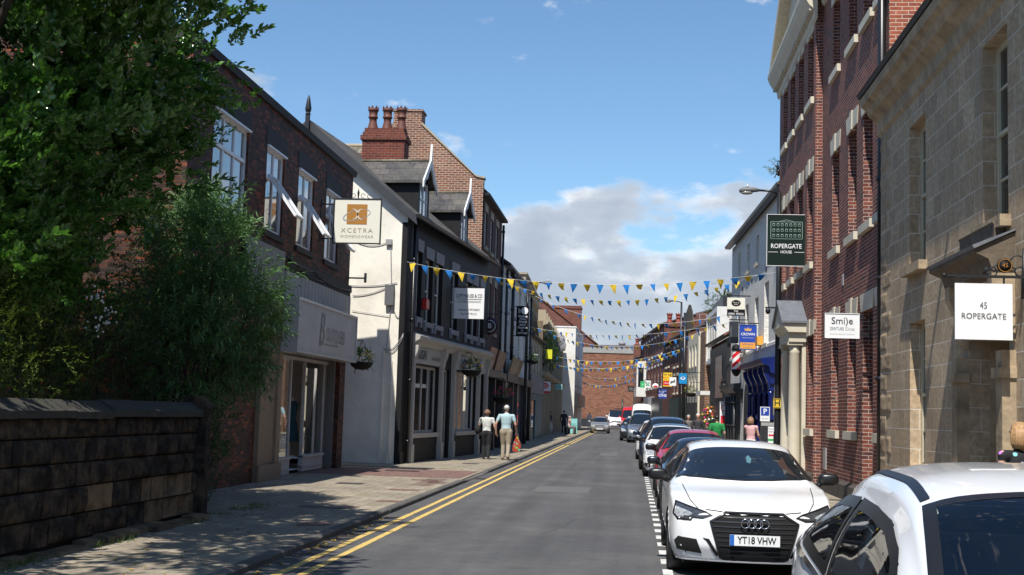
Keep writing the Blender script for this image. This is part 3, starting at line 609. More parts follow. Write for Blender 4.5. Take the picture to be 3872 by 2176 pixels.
for i, (s0, s1, z0, z1) in enumerate(bw_):
    w = window(B, frB, s0, s1, z0, z1, depth=.14, fm=M_white, pm=M_pane, bars=(1, 1), mid=.5, fw=.08)
    part('lintel', MB().prism(frB, [(s0 - .02, z1 + .002), (s1 + .02, z1 + .002), (s1 + .06, z1 + .36), (s0 - .06, z1 + .36)], -.05, .035), M_lgrey, w)
    part('sill', MB().box(frB, s0 - .06, s1 + .06, z0 - .16, z0 - .003, -.1, .07).box(frB, s0 - .05, s0 + .10, z0 - .3, z0 - .16, 0, .06).box(frB, s1 - .10, s1 + .05, z0 - .3, z0 - .16, 0, .06), M_lgrey, w)
# shopfront joinery
q = MB(); q.run(frB, [(0.001, 3.5), (.10, 3.52), (.16, 3.62), (.30, 3.70), (.32, 3.80), (.02, 3.92), (.001, 3.92)], .75, 12.15)
part('shop_cornice', q, M_stucco, B)
part('shop_fascia', MB().box(frB, .95, 4.75, 3.0, 3.5, .001, .06).box(frB, 6.75, 11.9, 3.0, 3.5, .001, .06), M_stucco, B)
q = MB()
for s in (.92, 4.62, 6.35, 10.45, 11.85):
    q.box(frB, s - .16, s + .16, 0, .55, .001, .16); q.box(frB, s - .12, s + .12, .55, 3.0, .001, .12); q.box(frB, s - .05, s + .05, .6, 2.9, .121, .14)
    q.run(Fr(frB.p(s - .13, 0)[:2], frB.u, frB.n), [(0.001, 2.9), (.14, 2.95), (.16, 3.15), (.24, 3.35), (.26, 3.52), (.001, 3.52)], 0, .26)
part('shop_pilasters', q, M_stucco, B)
for (s0, s1, z0, z1) in shop_ops:
    door = z0 == 0
    w = window(B, frB, s0, s1, max(z0, .02), z1, depth=.10, fm=M_stucco, pm=G_shop if not door else M_pane, bars=(1 if door else 4 if s1 - s0 > 3.3 else 3, 1), fw=.08, bw=.07, sill=.0 if door else .04, sm=M_stucco)
    if not door: part('stallriser', MB().box(frB, s0 + .1, s1 - .1, 0, .24, .001, .03), M_blackwall, w)
q = MB()
for (s0, s1) in ((1.0, 4.4), (7.0, 10.3)):
    q.quad(*[frB.p(s, z, -1.6) for s, z in ((s0, .8), (s1, .8), (s1, 2.95), (s0, 2.95))]); q.quad(*[frB.p(s, .86, d) for s, d in ((s0, -.2), (s1, -.2), (s1, -1.6), (s0, -1.6))]); q.quad(*[frB.p(s1, z, d) for z, d in ((.86, -.2), (.86, -1.6), (2.95, -1.6), (2.95, -.2))])
part('window_display', q, pmat('display_backing', (0.2, 0.2, 0.2), 0.8, var=0.4, vscale=2), B)
q = MB(); put_text(q, frB, 2.0, 3.26, .085, 'SUGAR', .40, xs=.85, bold=.02); put_text(q, frB, 3.75, 3.2, .085, 'HAIR & BEAUTY', .16, bold=.01)
part('raised_lettering', q, M_iron, B)
# dormers
for sc in (1.92, 7.66):
    dm = part('dormer', MB().box(frB, sc - .62, sc - .5, 7.45, 8.66, -1.9, -.04).box(frB, sc + .5, sc + .62, 7.45, 8.66, -1.9, -.04).prism(frB, [(sc - .6, 8.6), (sc + .6, 8.6), (sc, 9.2)], -.12, -.06), M_blackwall, B)
    q = MB()
    for g in (-1, 1):
        a = [(sc + g*.80, 8.50), (sc + g*.80, 8.58), (sc, 9.33), (sc, 9.25)]; q.prism(frB, a, -2.1, .12)
    part('dormer_roof', q, M_slate, dm)
    q = MB(); q.tube([frB.p(sc, 9.34, -2.1), frB.p(sc, 9.34, .12)], .05, 6); part('ridge_tiles', q, M_stoneslate, dm)
    q = MB()
    for g in (-1, 1): q.prism(frB, [(sc + g*.86, 8.36), (sc + g*.86, 8.56), (sc, 9.40), (sc, 9.12), (sc + g*.3, 8.86), (sc + g*.42, 8.68), (sc + g*.6, 8.62)], .12, .17)
    q.prism(frB, [(sc - .07, 9.3), (sc + .07, 9.3), (sc, 9.85)], .11, .18)
    part('bargeboard', q, M_white, dm)
    window(B, frB, sc - .5, sc + .5, 7.48, 8.66, depth=.06, fm=M_white, pm=M_pane_pale, bars=(2, 2), fw=.09, bw=.05)
    part('lead_flashing', MB().run(frB, [(.0, 7.48), (.22, 7.34), (.2, 7.30), (-.02, 7.42)], sc - .6, sc + .6), M_lead, dm)
# chimney with three crown pots
M_brickCh = brick_mat('red_chimney_brick', [(0.16, 0.035, 0.022), (0.20, 0.05, 0.03), (0.13, 0.03, 0.022)], (0.20, 0.12, 0.09), 0.225, 0.085, 0.010, stain=(0.07, 0.03, 0.025), samt=0.5)
ch = part('chimney', MB().box(W0, -9.1, -7.68, 8.6, 10.72, 40.9, 41.75).box(W0, -9.16, -7.62, 10.45, 10.6, 40.84, 41.81).box(W0, -9.05, -7.73, 10.721, 10.86, 40.95, 41.7), M_brickCh, B)
chimney_pots(ch, [(-8.85, 41.3), (-8.36, 41.3), (-7.88, 41.3)], 10.84, .82, .15)
# small fittings on gable
part('meter_box', MB().box(frBg, .32, .58, 4.62, 5.22, .002, .16), pmat('grey_meter_box', (0.12, 0.12, 0.125), 0.5), B)
part('junction_box', MB().box(frBg, .45, .63, 6.42, 6.58, .002, .1), M_grey, B)
part('conduit', MB().box(frBg, .56, .60, 0.25, 3.3, .002, .05).box(frBg, .30, .34, 0.25, 3.0, .002, .04).box(frBg, .53, .63, 0, .3, .003, .1).box(frBg, .27, .37, 0, .3, .003, .1), M_render, B)
q = MB()
def cable(mb, p0, p1, sag, r=.012, n=8):
    p0, p1 = Vector(p0), Vector(p1); mb.tube([p0.lerp(p1, i/n) - Vector((0, 0, sag*4*(i/n)*(1 - i/n))) for i in range(n + 1)], r, 5); return mb
G = lambda s, z, d=.03: frBg.p(s, z, d)
cable(q, G(.5, 6.5), G(.42, 5.2), 0); cable(q, G(.42, 4.65), G(.5, 3.3), .1); cable(q, G(.35, 4.65), G(.15, 4.3), .15); cable(q, G(.55, 3.3), G(.0, 3.75), .25); cable(q, G(.6, 3.35), G(.0, 3.8), .2); cable(q, G(.3, 5.3), G(1.6, 4.9), .1); cable(q, G(.25, 5.3), G(1.7, 5.2), .05); cable(q, G(.6, 6.5), G(1.7, 6.6), .15); cable(q, G(.45, 4.3), G(1.6, 4.45), .0, .008)
part('cables', q, M_grey, B)
part('alarm_box', MB().prism(frB, [(1.98, 4.72), (2.35, 4.70), (2.35, 4.98), (2.1, 5.05), (1.98, 4.98)], .003, .14), pmat('red_alarm', (0.5, 0.02, 0.02), 0.4), B)
# ---------------------------------------------------------------- LEFT C: tall Georgian brick house
M_brickGable = brick_mat('lime_pointed_red_brick', [(0.20, 0.065, 0.035), (0.28, 0.10, 0.055), (0.15, 0.05, 0.035), (0.24, 0.12, 0.075)], (0.44, 0.355, 0.27), 0.25, 0.09, 0.016, stain=(0.10, 0.055, 0.04), samt=0.35, sscale=0.7, wobble=0.03)
M_brickC = brick_mat('georgian_front_brick', [(0.09, 0.035, 0.025), (0.13, 0.05, 0.035), (0.06, 0.028, 0.022)], (0.12, 0.09, 0.07), stain=(0.03, 0.02, 0.018), samt=0.4)
M_sandtrim = pmat('sandstone_trim', (0.36, 0.30, 0.21), 0.8, var=0.12, bump=0.3)
C_ = thing('georgian_brick_house', 'tall red brick house with a steep lime-pointed gable behind the black fronted shops', 'building', (-6.0, 49, 0))
frC = FL(-6.0); fcC = FC(49.02)
part('gable_wall', MB().prism(fcC, [(-6.0, 3), (-6.0, 10.68), (-6.3, 10.76), (-8.55, 12.86), (-8.55, 13.36), (-9.68, 13.36), (-9.68, 12.9), (-13, 9.8), (-13, 3)], -.35, 0), M_brickGable, C_)
part('chimney_cap', MB().box(fcC, -9.72, -8.5, 13.36, 13.44, -.9, .04).box(fcC, -9.68, -8.55, 12.0, 13.36, -.85, -.351), M_brickGable, C_)
part('gable_coping', MB().prism(fcC, [(-5.95, 10.68), (-5.95, 10.75), (-6.32, 10.83), (-8.52, 12.92), (-8.56, 12.84), (-6.3, 10.76)], -.4, .05), M_sandtrim, C_)
cw = [(s0, s1, z0, z1) for s0, s1 in ((49.9, 50.7), (52.0, 52.8), (54.1, 54.9)) for z0, z1 in ((8.15, 9.55), (4.9, 6.9))]
part('front_wall', MB().wall(frC, 49.03, 56.5, 0, 10.1, cw, .16), M_brickC, C_); solid(C_, frC, 49.4, 56.5, 0, 10.1, 6.5, M_brickC)
for o in cw: window(C_, frC, *o, depth=.06, fm=M_white, pm=M_pane_pale, bars=(2, 3), mid=.5, fw=.08, sill=.05, sm=M_sandtrim, lint=.3, lm=M_sandtrim)
part('roof', MB().run(frC, [(.25, 10.05), (.25, 10.15), (-3.1, 12.9), (-6.8, 10.1), (-6.8, 10.0)], 49.36, 56.6), M_slate, C_)
gutter(C_, frC, 49.2, 56.6, 10.15, .22); downpipe(C_, frC, 56.2, 0, 9.9, .1, .055)
C2 = thing('stone_slate_roofed_house', 'house back with a long lichened stone slate roof behind the red chimney stack', 'building', (-11, 52, 0))
part('wall', MB().box(W0, -13.4, -9.7, 0, 10.7, 49.5, 56), M_brickGable, C2)
part('roof', MB().add([(-13.5, 49.2, 10.7), (-9.72, 49.2, 10.7), (-9.72, 52.2, 12.6), (-12.6, 52.2, 12.6), (-13.5, 56, 10.7), (-9.72, 56, 10.7)], [(0, 1, 2, 3), (3, 2, 5, 4), (0, 3, 4), (0, 4, 5, 1)]), M_stoneslate, C2)
part('ridge_tiles', MB().tube([(-12.6, 52.2, 12.62), (-9.72, 52.2, 12.62)], .09, 6), M_sandtrim, C2)
# ---------------------------------------------------------------- LEFT farther buildings
M_whitebrick = brick_mat('white_painted_brick', [(0.82, 0.79, 0.72), (0.86, 0.83, 0.76), (0.84, 0.81, 0.74)], (0.70, 0.67, 0.61), stain=(0.62, 0.59, 0.53), samt=0.45, ms=0.012, bump=1.0, sscale=1.2)
M_brickRed = brick_mat('victorian_red_brick', [(0.17, 0.045, 0.03), (0.23, 0.07, 0.045), (0.12, 0.035, 0.028)], (0.20, 0.15, 0.12), stain=(0.05, 0.025, 0.02), samt=0.4)
M_brickTan = brick_mat('brown_modern_brick', [(0.20, 0.10, 0.06), (0.27, 0.15, 0.09), (0.16, 0.08, 0.05), (0.30, 0.17, 0.10)], (0.33, 0.25, 0.18), 0.45, 0.15, 0.018, stain=(0.12, 0.07, 0.05), samt=0.3)
M_sand = brick_mat('weathered_sandstone_ashlar', [(0.24, 0.18, 0.11), (0.31, 0.24, 0.15), (0.20, 0.155, 0.105)], (0.12, 0.09, 0.06), 0.7, 0.32, 0.012, stain=(0.09, 0.07, 0.05), samt=0.55)
M_tile = brick_mat('clay_roof_tiles', [(0.20, 0.065, 0.035), (0.27, 0.10, 0.06), (0.15, 0.05, 0.035)], (0.05, 0.025, 0.02), 0.25, 0.2, 0.012, stain=(0.14, 0.09, 0.06), samt=0.5, sscale=1.5)
def bulk(name, label, fr, s0, s1, z1, depth, m, ops=(), sm=None, fm=None, pm=None, bars=(2, 2), lint=0.25, roof=None, rm=None, ridge=2.6, shop=None, gut=None, z0=0, group=None, mid=.5, dep=.08, th=.2):
    t = thing(name, label, 'building', fr.p(s0, 0), group)
    allops = list(ops) + ([(s0 + .4, s1 - .4, .0, shop)] if shop else [])
    part('front_wall', MB().wall(fr, s0, s1, z0, z1, allops, th), m, t); solid(t, fr, s0, s1, z0, z1, depth, m)
    for o in ops: window(t, fr, *o, depth=dep, fm=fm, pm=pm, bars=bars, mid=mid, fw=.08, sill=.06, sm=sm, lint=lint, lm=sm)
    if roof: part('roof', MB().run(fr, [(.3, z1 - .02), (.3, z1 + .08), (-depth/2, z1 + ridge), (-depth - .3, z1 + .08), (-depth - .3, z1 - .02), (-depth/2, z1 + ridge - .12)], s0 - .1, s1 + .1), roof, t)
    if roof: part('gable_end', MB().prism(Fr(fr.p(s0, 0)[:2], (-fr.n[0], -fr.n[1]), (-fr.u[0], -fr.u[1])), [(0, z1 - .03), (depth/2, z1 + ridge - .14), (depth, z1 - .03)], -(s1 - s0), 0), m, t)
    if gut: gutter(t, fr, s0, s1, z1 + .06, .3 if roof else .12)
    return t
frD = FL(-5.85)
dw = [(a, a + .85, z0, z1) for a in (58.0, 61.2, 64.4, 67.6) for z0, z1 in ((6.2, 7.6), (4.35, 5.6))]
D = bulk('white_painted_house', 'white painted brick house with black drainpipes above the signboarded shop on the left', frD, 56.52, 71.4, 8.15, 7, M_whitebrick, dw, M_lgrey, roof=M_slate, gut=True, lint=.2)
downpipe(D, frD, 59.6, 4, 8.0, .14, .08, hopper=True); downpipe(D, frD, 57.0, 0, 8.0, .1, .06); downpipe(D, frD, 70.9, 0, 8, .1, .06)
M_shopblk = pmat('charcoal_shopfront', (0.03, 0.032, 0.036), 0.4, var=0.2)
part('shopfront', MB().box(frD, 56.6, 71.3, 2.95, 3.3, .002, .3).box(frD, 56.6, 57.0, 0, 2.95, .002, .2).box(frD, 60.4, 60.8, 0, 2.95, .002, .2).box(frD, 62.6, 63.0, 0, 2.95, .002, .2).box(frD, 66.6, 67.1, 0, 2.95, .002, .2).box(frD, 70.9, 71.3, 0, 2.95, .002, .2), M_shopblk, D)
part('shop_windows', MB().box(frD, 57.1, 60.3, .5, 2.9, .002, .05).box(frD, 63.1, 66.5, .5, 2.9, .002, .05), pmat('pale_shop_window', (0.3, 0.33, 0.35), 0.08, 0.8, coat=1, var=0.4, vscale=1.5), D)
frC0 = FL(-5.98)
part('shopfront', MB().box(frC0, 49.2, 56.4, 2.95, 3.25, .002, .4).box(frC0, 49.2, 49.5, 0, 2.95, .002, .3).box(frC0, 52.6, 52.9, 0, 2.95, .002, .3).box(frC0, 56.1, 56.4, 0, 2.95, .002, .3).box(frC0, 49.6, 52.5, .6, 2.9, .002, .08), M_shopblk, C_)
def signboard(host, fr, s0, s1, z0, z1, col, lab):
    q = MB(); q.prism(Fr(fr.p(s0, 0)[:2], (fr.n[0], fr.n[1]), (-fr.u[0], -fr.u[1])), [(.12, z0), (.40, z1), (.35, z1 + .03), (.07, z0 + .03)], -(s1 - s0), 0)
    return part('picture_board', q, pmat('picture_board_' + lab, col, 0.35, var=0.9, vscale=2.2, dirt=(0.5, 0.3, 0.12), dscale=2.8, damt=0.8), host)
signboard(C_, frC0, 50.0, 52.4, 3.0, 4.15, (0.24, 0.05, 0.03), 'red'); signboard(C_, frC0, 53.2, 56.2, 3.0, 4.15, (0.16, 0.06, 0.03), 'brown'); signboard(D, frD, 58.2, 63.4, 3.1, 4.1, (0.20, 0.13, 0.06), 'gold')
frF = FL(-5.85)
F_ = bulk('tan_rendered_shop', 'two-storey tan rendered shop with grey fascia and teal shopfront', frF, 71.42, 82, 5.95, 6, pmat('tan_render', (0.40, 0.34, 0.26), 0.8, var=0.1, bump=0.2, dirt=(0.25, 0.2, 0.15), damt=0.4), [(a, a + .9, 4.1, 5.4) for a in (73, 75.4, 77.8, 80.2)], M_sandtrim, roof=M_slate, gut=True, ridge=1.2, lint=.15)
q = MB().box(frF, 71.5, 81.9, 2.7, 3.75, .002, .18); fx = part('fascia', q, pmat('slate_grey_fascia', (0.17, 0.165, 0.18), 0.5, var=0.05), F_)
q = MB(); put_text(q, frF, 79, 3.3, .19, 'ithica', .7, bold=.01); part('lettering', q, pmat('pale_blue_lettering', (0.4, 0.5, 0.62), 0.5), fx)
M_teal = pmat('teal_paint', (0.012, 0.10, 0.14), 0.45, var=0.1)
part('shopfront', MB().box(frF, 71.5, 81.9, 2.3, 2.69, .002, .12).box(frF, 71.5, 72.2, 0, 2.3, .002, .12).box(frF, 76, 81.9, 0, 2.3, .002, .1), M_teal, F_)
part('shop_window', MB().box(frF, 72.3, 75.9, .5, 2.25, .002, .04), M_pane, F_)
part('corner_pilaster', MB().box(frF, 71.45, 72.4, 0, 2.7, .121, .16), M_shopblk, F_)
E0, E1 = (-6.5, 72.5), (-7.2, 97); frE = Fr(E0, (E1[0] - E0[0], E1[1] - E0[1]), (E1[1] - E0[1], E0[0] - E1[0]))
E_ = bulk('stone_office_building', 'tall pale stone building with banded parapet rising behind the tan shop', frE, 4, 23, 9.3, 7, M_sand, [(a, a + 1.0, z0, z1) for a in (5.5, 8, 10.5, 13, 15.5, 18, 20.5) for z0, z1 in ((6.9, 8.4), (4.2, 6.0))], M_sandtrim, lint=.3)
part('parapet', MB().run(frE, [(.001, 8.75), (.25, 8.9), (.3, 9.05), (.001, 9.12)], 3.9, 23).box(frE, 4, 23, 9.31, 9.9, -.3, .02).run(frE, [(.1, 9.9), (.12, 10.02), (-.4, 10.02), (-.4, 9.9)], 3.9, 23).run(frE, [(.001, 6.35), (.18, 6.45), (.18, 6.6), (.001, 6.65)], 4, 23), M_sandtrim, E_)
part('end_wall', MB().box(frE, 3.9, 4.3, 7, 9.9, -3.2, -.31), M_sandtrim, E_)
G0, G1 = (-5.85, 82.05), (-6.6, 118); frG = Fr(G0, (G1[0] - G0[0], G1[1] - G0[1]), (G1[1] - G0[1], G0[0] - G1[0]))
gw = [(a, a + 1.1, z0, z1) for a in range(2, 34, 3) for z0, z1 in ((4.6, 6.5), (0.9, 3.2))]
G_ = bulk('ornate_stone_bank', 'ornate carved sandstone facade with pilasters and cornices at the far left', frG, 0, 35.8, 7.5, 8, M_sand, gw, M_sandtrim, lint=.35, pm=M_pane)
q = MB()
for z in (3.9, 7.2): q.run(frG, [(.001, z), (.3, z + .12), (.36, z + .3), (.001, z + .36)], -.05, 35.7)
for a in range(1, 36, 3):
    for z0, z1 in ((0, 3.9), (4.3, 7.2)): q.box(frG, a - .02, a + .45, z0, z1, .002, .16)
    q.box(frG, a, a + .42, 7.57, 8.3, -.4, .12)
part('pilasters', q, M_sandtrim, G_)
for k, (s_, z_) in enumerate(((15.5, 7.2), (18.2, 6.9))):
    q = MB(); c = frG.p(s_, z_, .45); q.lathe(c, [(.0, .0), (.3, .03), (.5, .12)], 16, 'y', cap=False).tube([c, frG.p(s_, z_ - .3, .02)], .03)
    single('satellite_dish', q, M_lgrey, c, ('nearer' if k == 0 else 'farther') + ' of two pale satellite dishes high on the ornate stone facade', 'satellite dish', 'satellite dishes on the stone facade')
single('yellow_board', MB().box(FC(81), -5.55, -5.15, 5.0, 5.55, -.05, 0).box(FC(81), -5.9, -5.15, 5.56, 5.6, -.05, 0), pmat('lemon_yellow_board', (0.62, 0.62, 0.02), .6), (-5.4, 81, 5), 'small lemon yellow board below the ivy on the left', 'board')
frH = FL(-5.35)
H_ = bulk('white_corner_building', 'tall narrow white painted building with bare gable closing the left side', frH, 118, 136, 9.5, 8, pmat('white_render_far', (0.70, 0.68, 0.62), 0.8, var=0.04, dirt=(0.55, 0.5, 0.42), damt=0.5), [(a, a + 1.0, z0, z1) for a in (119.5, 123.5, 127.5, 131.5) for z0, z1 in ((6.9, 8.4), (4.2, 5.8))], M_lgrey, lint=0)
part('shopfront', MB().box(frH, 118.2, 135.8, 2.2, 3.4, .002, .35).box(frH, 118.3, 124, 0, 2.2, .002, .1), M_shopblk, H_)
part('coping', MB().box(W0, -13.4, -5.3, 9.5, 9.62, 117.95, 136), M_white, H_)
I_ = thing('tiled_brick_hall', 'red brick building with steep clay tiled roof and chimney behind the white corner building', 'building', (-12, 172, 0))
part('wall', MB().prism(FC(172), [(-20.2, 0), (-20.2, 10.9), (-12.9, 17), (-5.2, 11.1), (-5.2, 0)], -14, 0), M_brickRed, I_)
part('roof', MB().prism(FC(172), [(-20.6, 10.8), (-12.9, 17.3), (-4.8, 11.0), (-4.8, 10.85), (-12.9, 17.05)], -14.2, .2), M_tile, I_)
part('chimney', MB().box(W0, -11.4, -7.3, 12, 16.4, 176, 178).box(W0, -11.5, -7.2, 16.0, 16.2, 175.9, 178.1), M_brickRed, I_)
J_ = thing('blank_brick_building', 'large windowless brown brick wall closing the end of the street', 'building', (-3, 158, 0))
part('wall', MB().box(W0, -7.5, 5, -.5, 9.1, 158, 170), brick_mat('red_brown_blank_brick', [(0.22, 0.085, 0.05), (0.28, 0.12, 0.07), (0.17, 0.065, 0.04)], (0.25, 0.155, 0.10), 0.5, 0.19, 0.02, stain=(0.12, 0.06, 0.04), samt=0.3), J_)
part('parapet', MB().box(W0, -7.6, 5.1, 9.1, 9.75, 157.9, 170), pmat('concrete_band', (0.3, 0.29, 0.27), 0.8, var=0.1), J_)
K_ = thing('far_house', 'distant house with slate roof and tiny grey cupola above the blank wall', 'building', (-2, 180, 0))
part('wall', MB().box(W0, -9, 1.5, 0, 8.5, 175, 185), M_brickRed, K_); part('roof', MB().prism(Fr((0, 175), (1, 0), (0, -1)), [(-9.4, 8.5), (-8, 11.0), (0.8, 11.0), (1.9, 8.5)], -10, .3), pmat('far_slate', (0.16, 0.13, 0.13), 0.8, var=0.2), K_)
part('cupola', MB().lathe((-1.6, 180, 10.9), [(.45, 0), (.45, .5), (.6, .55), (.2, .9), (.05, 1.1), (.02, 1.6)], 8), M_lgrey, K_)
b = MB()
for k in range(16): b.box(W0, -6.4 + k*.5, -6.32 + k*.5, 0, 1.1, 155.9, 156)
b.box(W0, -6.5, 1.5, 0, .95, 156.01, 156.1)
single('dark_railing', b, M_shopblk, (-3, 156, 0), 'low dark railing along the foot of the blank brick wall at the street end', 'railing')
# ---------------------------------------------------------------- RIGHT 1: honey sandstone house
M_ashlar = brick_mat('honey_sandstone_ashlar', [(0.46, 0.345, 0.225), (0.54, 0.415, 0.28), (0.38, 0.285, 0.185), (0.49, 0.36, 0.225)], (0.68, 0.62, 0.52), 0.50, 0.31, 0.009, stain=(0.27, 0.205, 0.14), samt=0.55, sscale=0.9, wobble=0.008, bump=0.5, rough=0.9)
M_rust = pmat('rusticated_sandstone', (0.40, 0.30, 0.195), 0.9, 0.2, var=0.25, vscale=4, bump=1.0, bscale=11, dirt=(0.10, 0.075, 0.05), dscale=2.2, damt=0.6)
M_stonetrim = pmat('worn_sandstone_dressing', (0.42, 0.325, 0.215), 0.9, 0.2, var=0.22, vscale=4, bump=0.8, bscale=16, dirt=(0.09, 0.07, 0.05), dscale=1.8, damt=0.6)
fr1 = FRt(4.35)
S1 = thing('sandstone_house', 'honey coloured sandstone townhouse with heavy eaves cornice and cream sash windows', 'building', (4.35, 16, 0))
w1 = [(19.5, 20.62, 4.08, 6.35), (15.25, 16.33, 4.1, 6.42), (11.0, 12.1, 4.1, 6.42), (19.55, 20.6, .95, 3.2), (11.0, 12.1, .95, 3.2)]
d1 = (15.25, 17.05, 0, 2.72)
part('front_wall', MB().wall(fr1, 6, 23, 0, 7.1, w1 + [d1], .26), M_ashlar, S1)
part('end_wall', MB().quad((4.35, 23, 0), (4.35, 23, 7.1), (13, 23, 7.1), (13, 23, 0)).quad((4.35, 6, 0), (4.35, 6, 7.1), (13, 6, 7.1), (13, 6, 0)).quad((13, 6, 0), (13, 6, 7.1), (13, 23, 7.1), (13, 23, 0)), M_ashlar, S1)
q = MB()
r2 = random.Random(5)
for j in range(20):   # tooth-edged quoins at the corner
    z = j*.355; L = .95 if j % 2 else .55; stone_block(q, fr1, 23 - L, 22.99, z + .004, min(z + .351, 7.08), r2, .012, 0)
part('quoins', q, M_rust, S1)
part('cornice', MB().run(fr1, [(.001, 6.72), (.05, 6.78), (.06, 6.98), (.14, 7.06), (.2, 7.10), (.26, 7.22), (.34, 7.28), (.36, 7.42), (.30, 7.46), (-.3, 7.5), (-.3, 6.9), (.001, 6.85)], 6, 23.08), M_stonetrim, S1)
part('gutter', MB().run(fr1, [(.28, 7.47), (.38, 7.43), (.42, 7.5), (.40, 7.53), (.28, 7.53)], 6, 23.12), M_iron, S1)
part('roof', MB().run(fr1, [(.3, 7.50), (-4.2, 9.6), (-8.6, 7.5), (-8.6, 7.42), (.2, 7.42)], 6, 23), M_slate, S1)
part('floodlight', MB().box(fr1, 16.2, 16.3, 7.15, 7.2, .05, .75).box(fr1, 16.05, 16.45, 7.1, 7.2, .62, .9), M_iron, S1)
for o in w1:
    w = window(S1, fr1, *o, depth=.17, fm=M_sash, pm=M_pane, bars=(2, 1), mid=.5, fw=.09, bw=.03, sill=.10, sm=M_stonetrim, so=.13)
    h = o[3] - o[2]; q = MB()
    for f_ in (.25, .75): q.box(fr1, o[0] + .09, o[1] - .09, o[2] + h*f_ - .015, o[2] + h*f_ + .015, -.20, -.18)
    part('glazing_bars', q, M_sash, w)
    part('blind', MB().quad(*[fr1.p(s, z, -.3) for s, z in ((o[0], o[2]), (o[1], o[2]), (o[1], o[3]), (o[0], o[3]))]), pmat('pale_blind', (0.3, 0.3, 0.28), 0.8), w)
q = MB()   # door case
q.box(fr1, 17.05, 17.3, 0, 2.5, .001, .16).box(fr1, 15.0, 15.25, 0, 2.5, .001, .16).box(fr1, 17.0, 17.33, 2.18, 2.3, .001, .2).box(fr1, 14.97, 15.3, 2.18, 2.3, .001, .2)
q.box(fr1, 17.02, 17.31, 0, .4, .001, .2).box(fr1, 14.99, 15.28, 0, .4, .001, .2)
part('door_pilasters', q, M_stonetrim, S1)
dr = part('door', MB().box(fr1, 15.27, 17.03, 0, 2.7, -.75, -.7), pmat('brown_door', (0.07, 0.045, 0.028), 0.6, var=0.2), S1)
part('door_reveal', MB().quad(fr1.p(17.05, 0, -.26), fr1.p(17.05, 2.72, -.26), fr1.p(17.05, 2.72, -.7), fr1.p(17.05, 0, -.7)).quad(fr1.p(15.25, 0, -.26), fr1.p(15.25, 2.72, -.26), fr1.p(15.25, 2.72, -.7), fr1.p(15.25, 0, -.7)).quad(fr1.p(15.25, 2.72, -.26), fr1.p(17.05, 2.72, -.26), fr1.p(17.05, 2.72, -.7), fr1.p(15.25, 2.72, -.7)), M_stonetrim, S1)
part('door_panels', MB().box(fr1, 16.25, 16.35, 0, 2.6, -.69, -.62).box(fr1, 15.4, 16.1, .3, 1.2, -.699, -.67).box(fr1, 15.4, 16.1, 1.4, 2.4, -.699, -.67), M_sash, dr)
part('canopy', MB().run(fr1, [(.002, 3.42), (.26, 3.42), (.30, 3.55), (.46, 3.62), (.46, 3.68), (.002, 3.86)], 15.0, 17.25).run(fr1, [(.002, 3.87), (.14, 3.84), (.14, 4.0), (.16, 4.03), (.002, 4.05)], 15.35, 16.95), pmat('sooty_canopy_stone', (0.13, 0.10, 0.07), .9, var=.4, vscale=5, bump=.6), S1)
part('canopy_lead', MB().run(fr1, [(.47, 3.66), (.49, 3.70), (.002, 3.90), (.002, 3.88)], 14.96, 17.29), M_lead, S1)
part('door_brackets', MB().run(fr1, [(.001, 2.6), (.1, 2.7), (.14, 3.0), (.26, 3.25), (.26, 3.42), (.001, 3.42)], 17.03, 17.23).run(fr1, [(.001, 2.6), (.1, 2.7), (.14, 3.0), (.26, 3.25), (.26, 3.42), (.001, 3.42)], 15.02, 15.22), M_stonetrim, S1)
part('name_plaque', MB().box(fr1, 14.2, 14.6, 1.5, 2.0, .002, .02), pmat('bronze_plaque', (0.12, 0.06, 0.04), 0.4), S1)
# ---------------------------------------------------------------- RIGHT 2: big red brick office with portico
M_brickH = brick_mat('glazed_red_brick', [(0.17, 0.056, 0.044), (0.22, 0.070, 0.050), (0.12, 0.045, 0.042), (0.07, 0.034, 0.040), (0.26, 0.092, 0.062), (0.19, 0.055, 0.038)], (0.44, 0.35, 0.285), 0.225, 0.075, 0.0085, rough=0.8, spec=0.15, stain=(0.12, 0.04, 0.035), samt=0.35, sscale=0.45)
M_brickHb = brick_mat('bright_red_brick', [(0.33, 0.075, 0.035), (0.40, 0.11, 0.055), (0.26, 0.06, 0.035)], (0.50, 0.38, 0.28), 0.225, 0.075, 0.010, rough=0.8, stain=(0.12, 0.05, 0.035), samt=0.35)
M_stonec = pmat('cream_painted_stone', (0.58, 0.53, 0.41), 0.65, var=0.05, bump=0.15, dirt=(0.36, 0.33, 0.27), dscale=2, damt=0.4)
fr2, fr2c = FRt(4.5), FRt(4.33)
S2 = thing('red_brick_office', 'three-storey glazed red brick office with cream lintels, pediment and columned portico', 'building', (4.5, 31, 0))
cA = [23.6, 25.12, 26.88, 29.1]; cB = [32.1, 33.95, 35.75, 37.45]; hw = .5
def ops2(cs, zs): return [(c - hw, c + hw, a, z) for c in cs for a, z in zs]
up = [(5.5, 7.74), (9.62, 11.3)]
oA = ops2(cA, up) + ops2([23.6, 26.88, 29.1], [(1.42, 3.78)]) + [(24.55, 25.6, 0, 3.78)]
oB = ops2(cB, up) + ops2([31.85, 36.2, 37.5], [(1.42, 3.7)])
part('front_wall', MB().wall(fr2, 23.02, 31.2, 0, 12.35, oA, .30), M_brickH, S2)
part('centre_bay_wall', MB().wall(fr2c, 31.2, 38.9, 0, 12.35, oB, .30).quad(fr2c.p(31.2, 0, 0), fr2c.p(31.2, 12.35, 0), fr2.p(31.2, 12.35, 0), fr2.p(31.2, 0, 0)).quad(fr2c.p(38.9, 0, 0), fr2c.p(38.9, 12.35, 0), fr2.p(38.9, 12.35, -.5), fr2.p(38.9, 0, -.5)), M_brickH, S2)

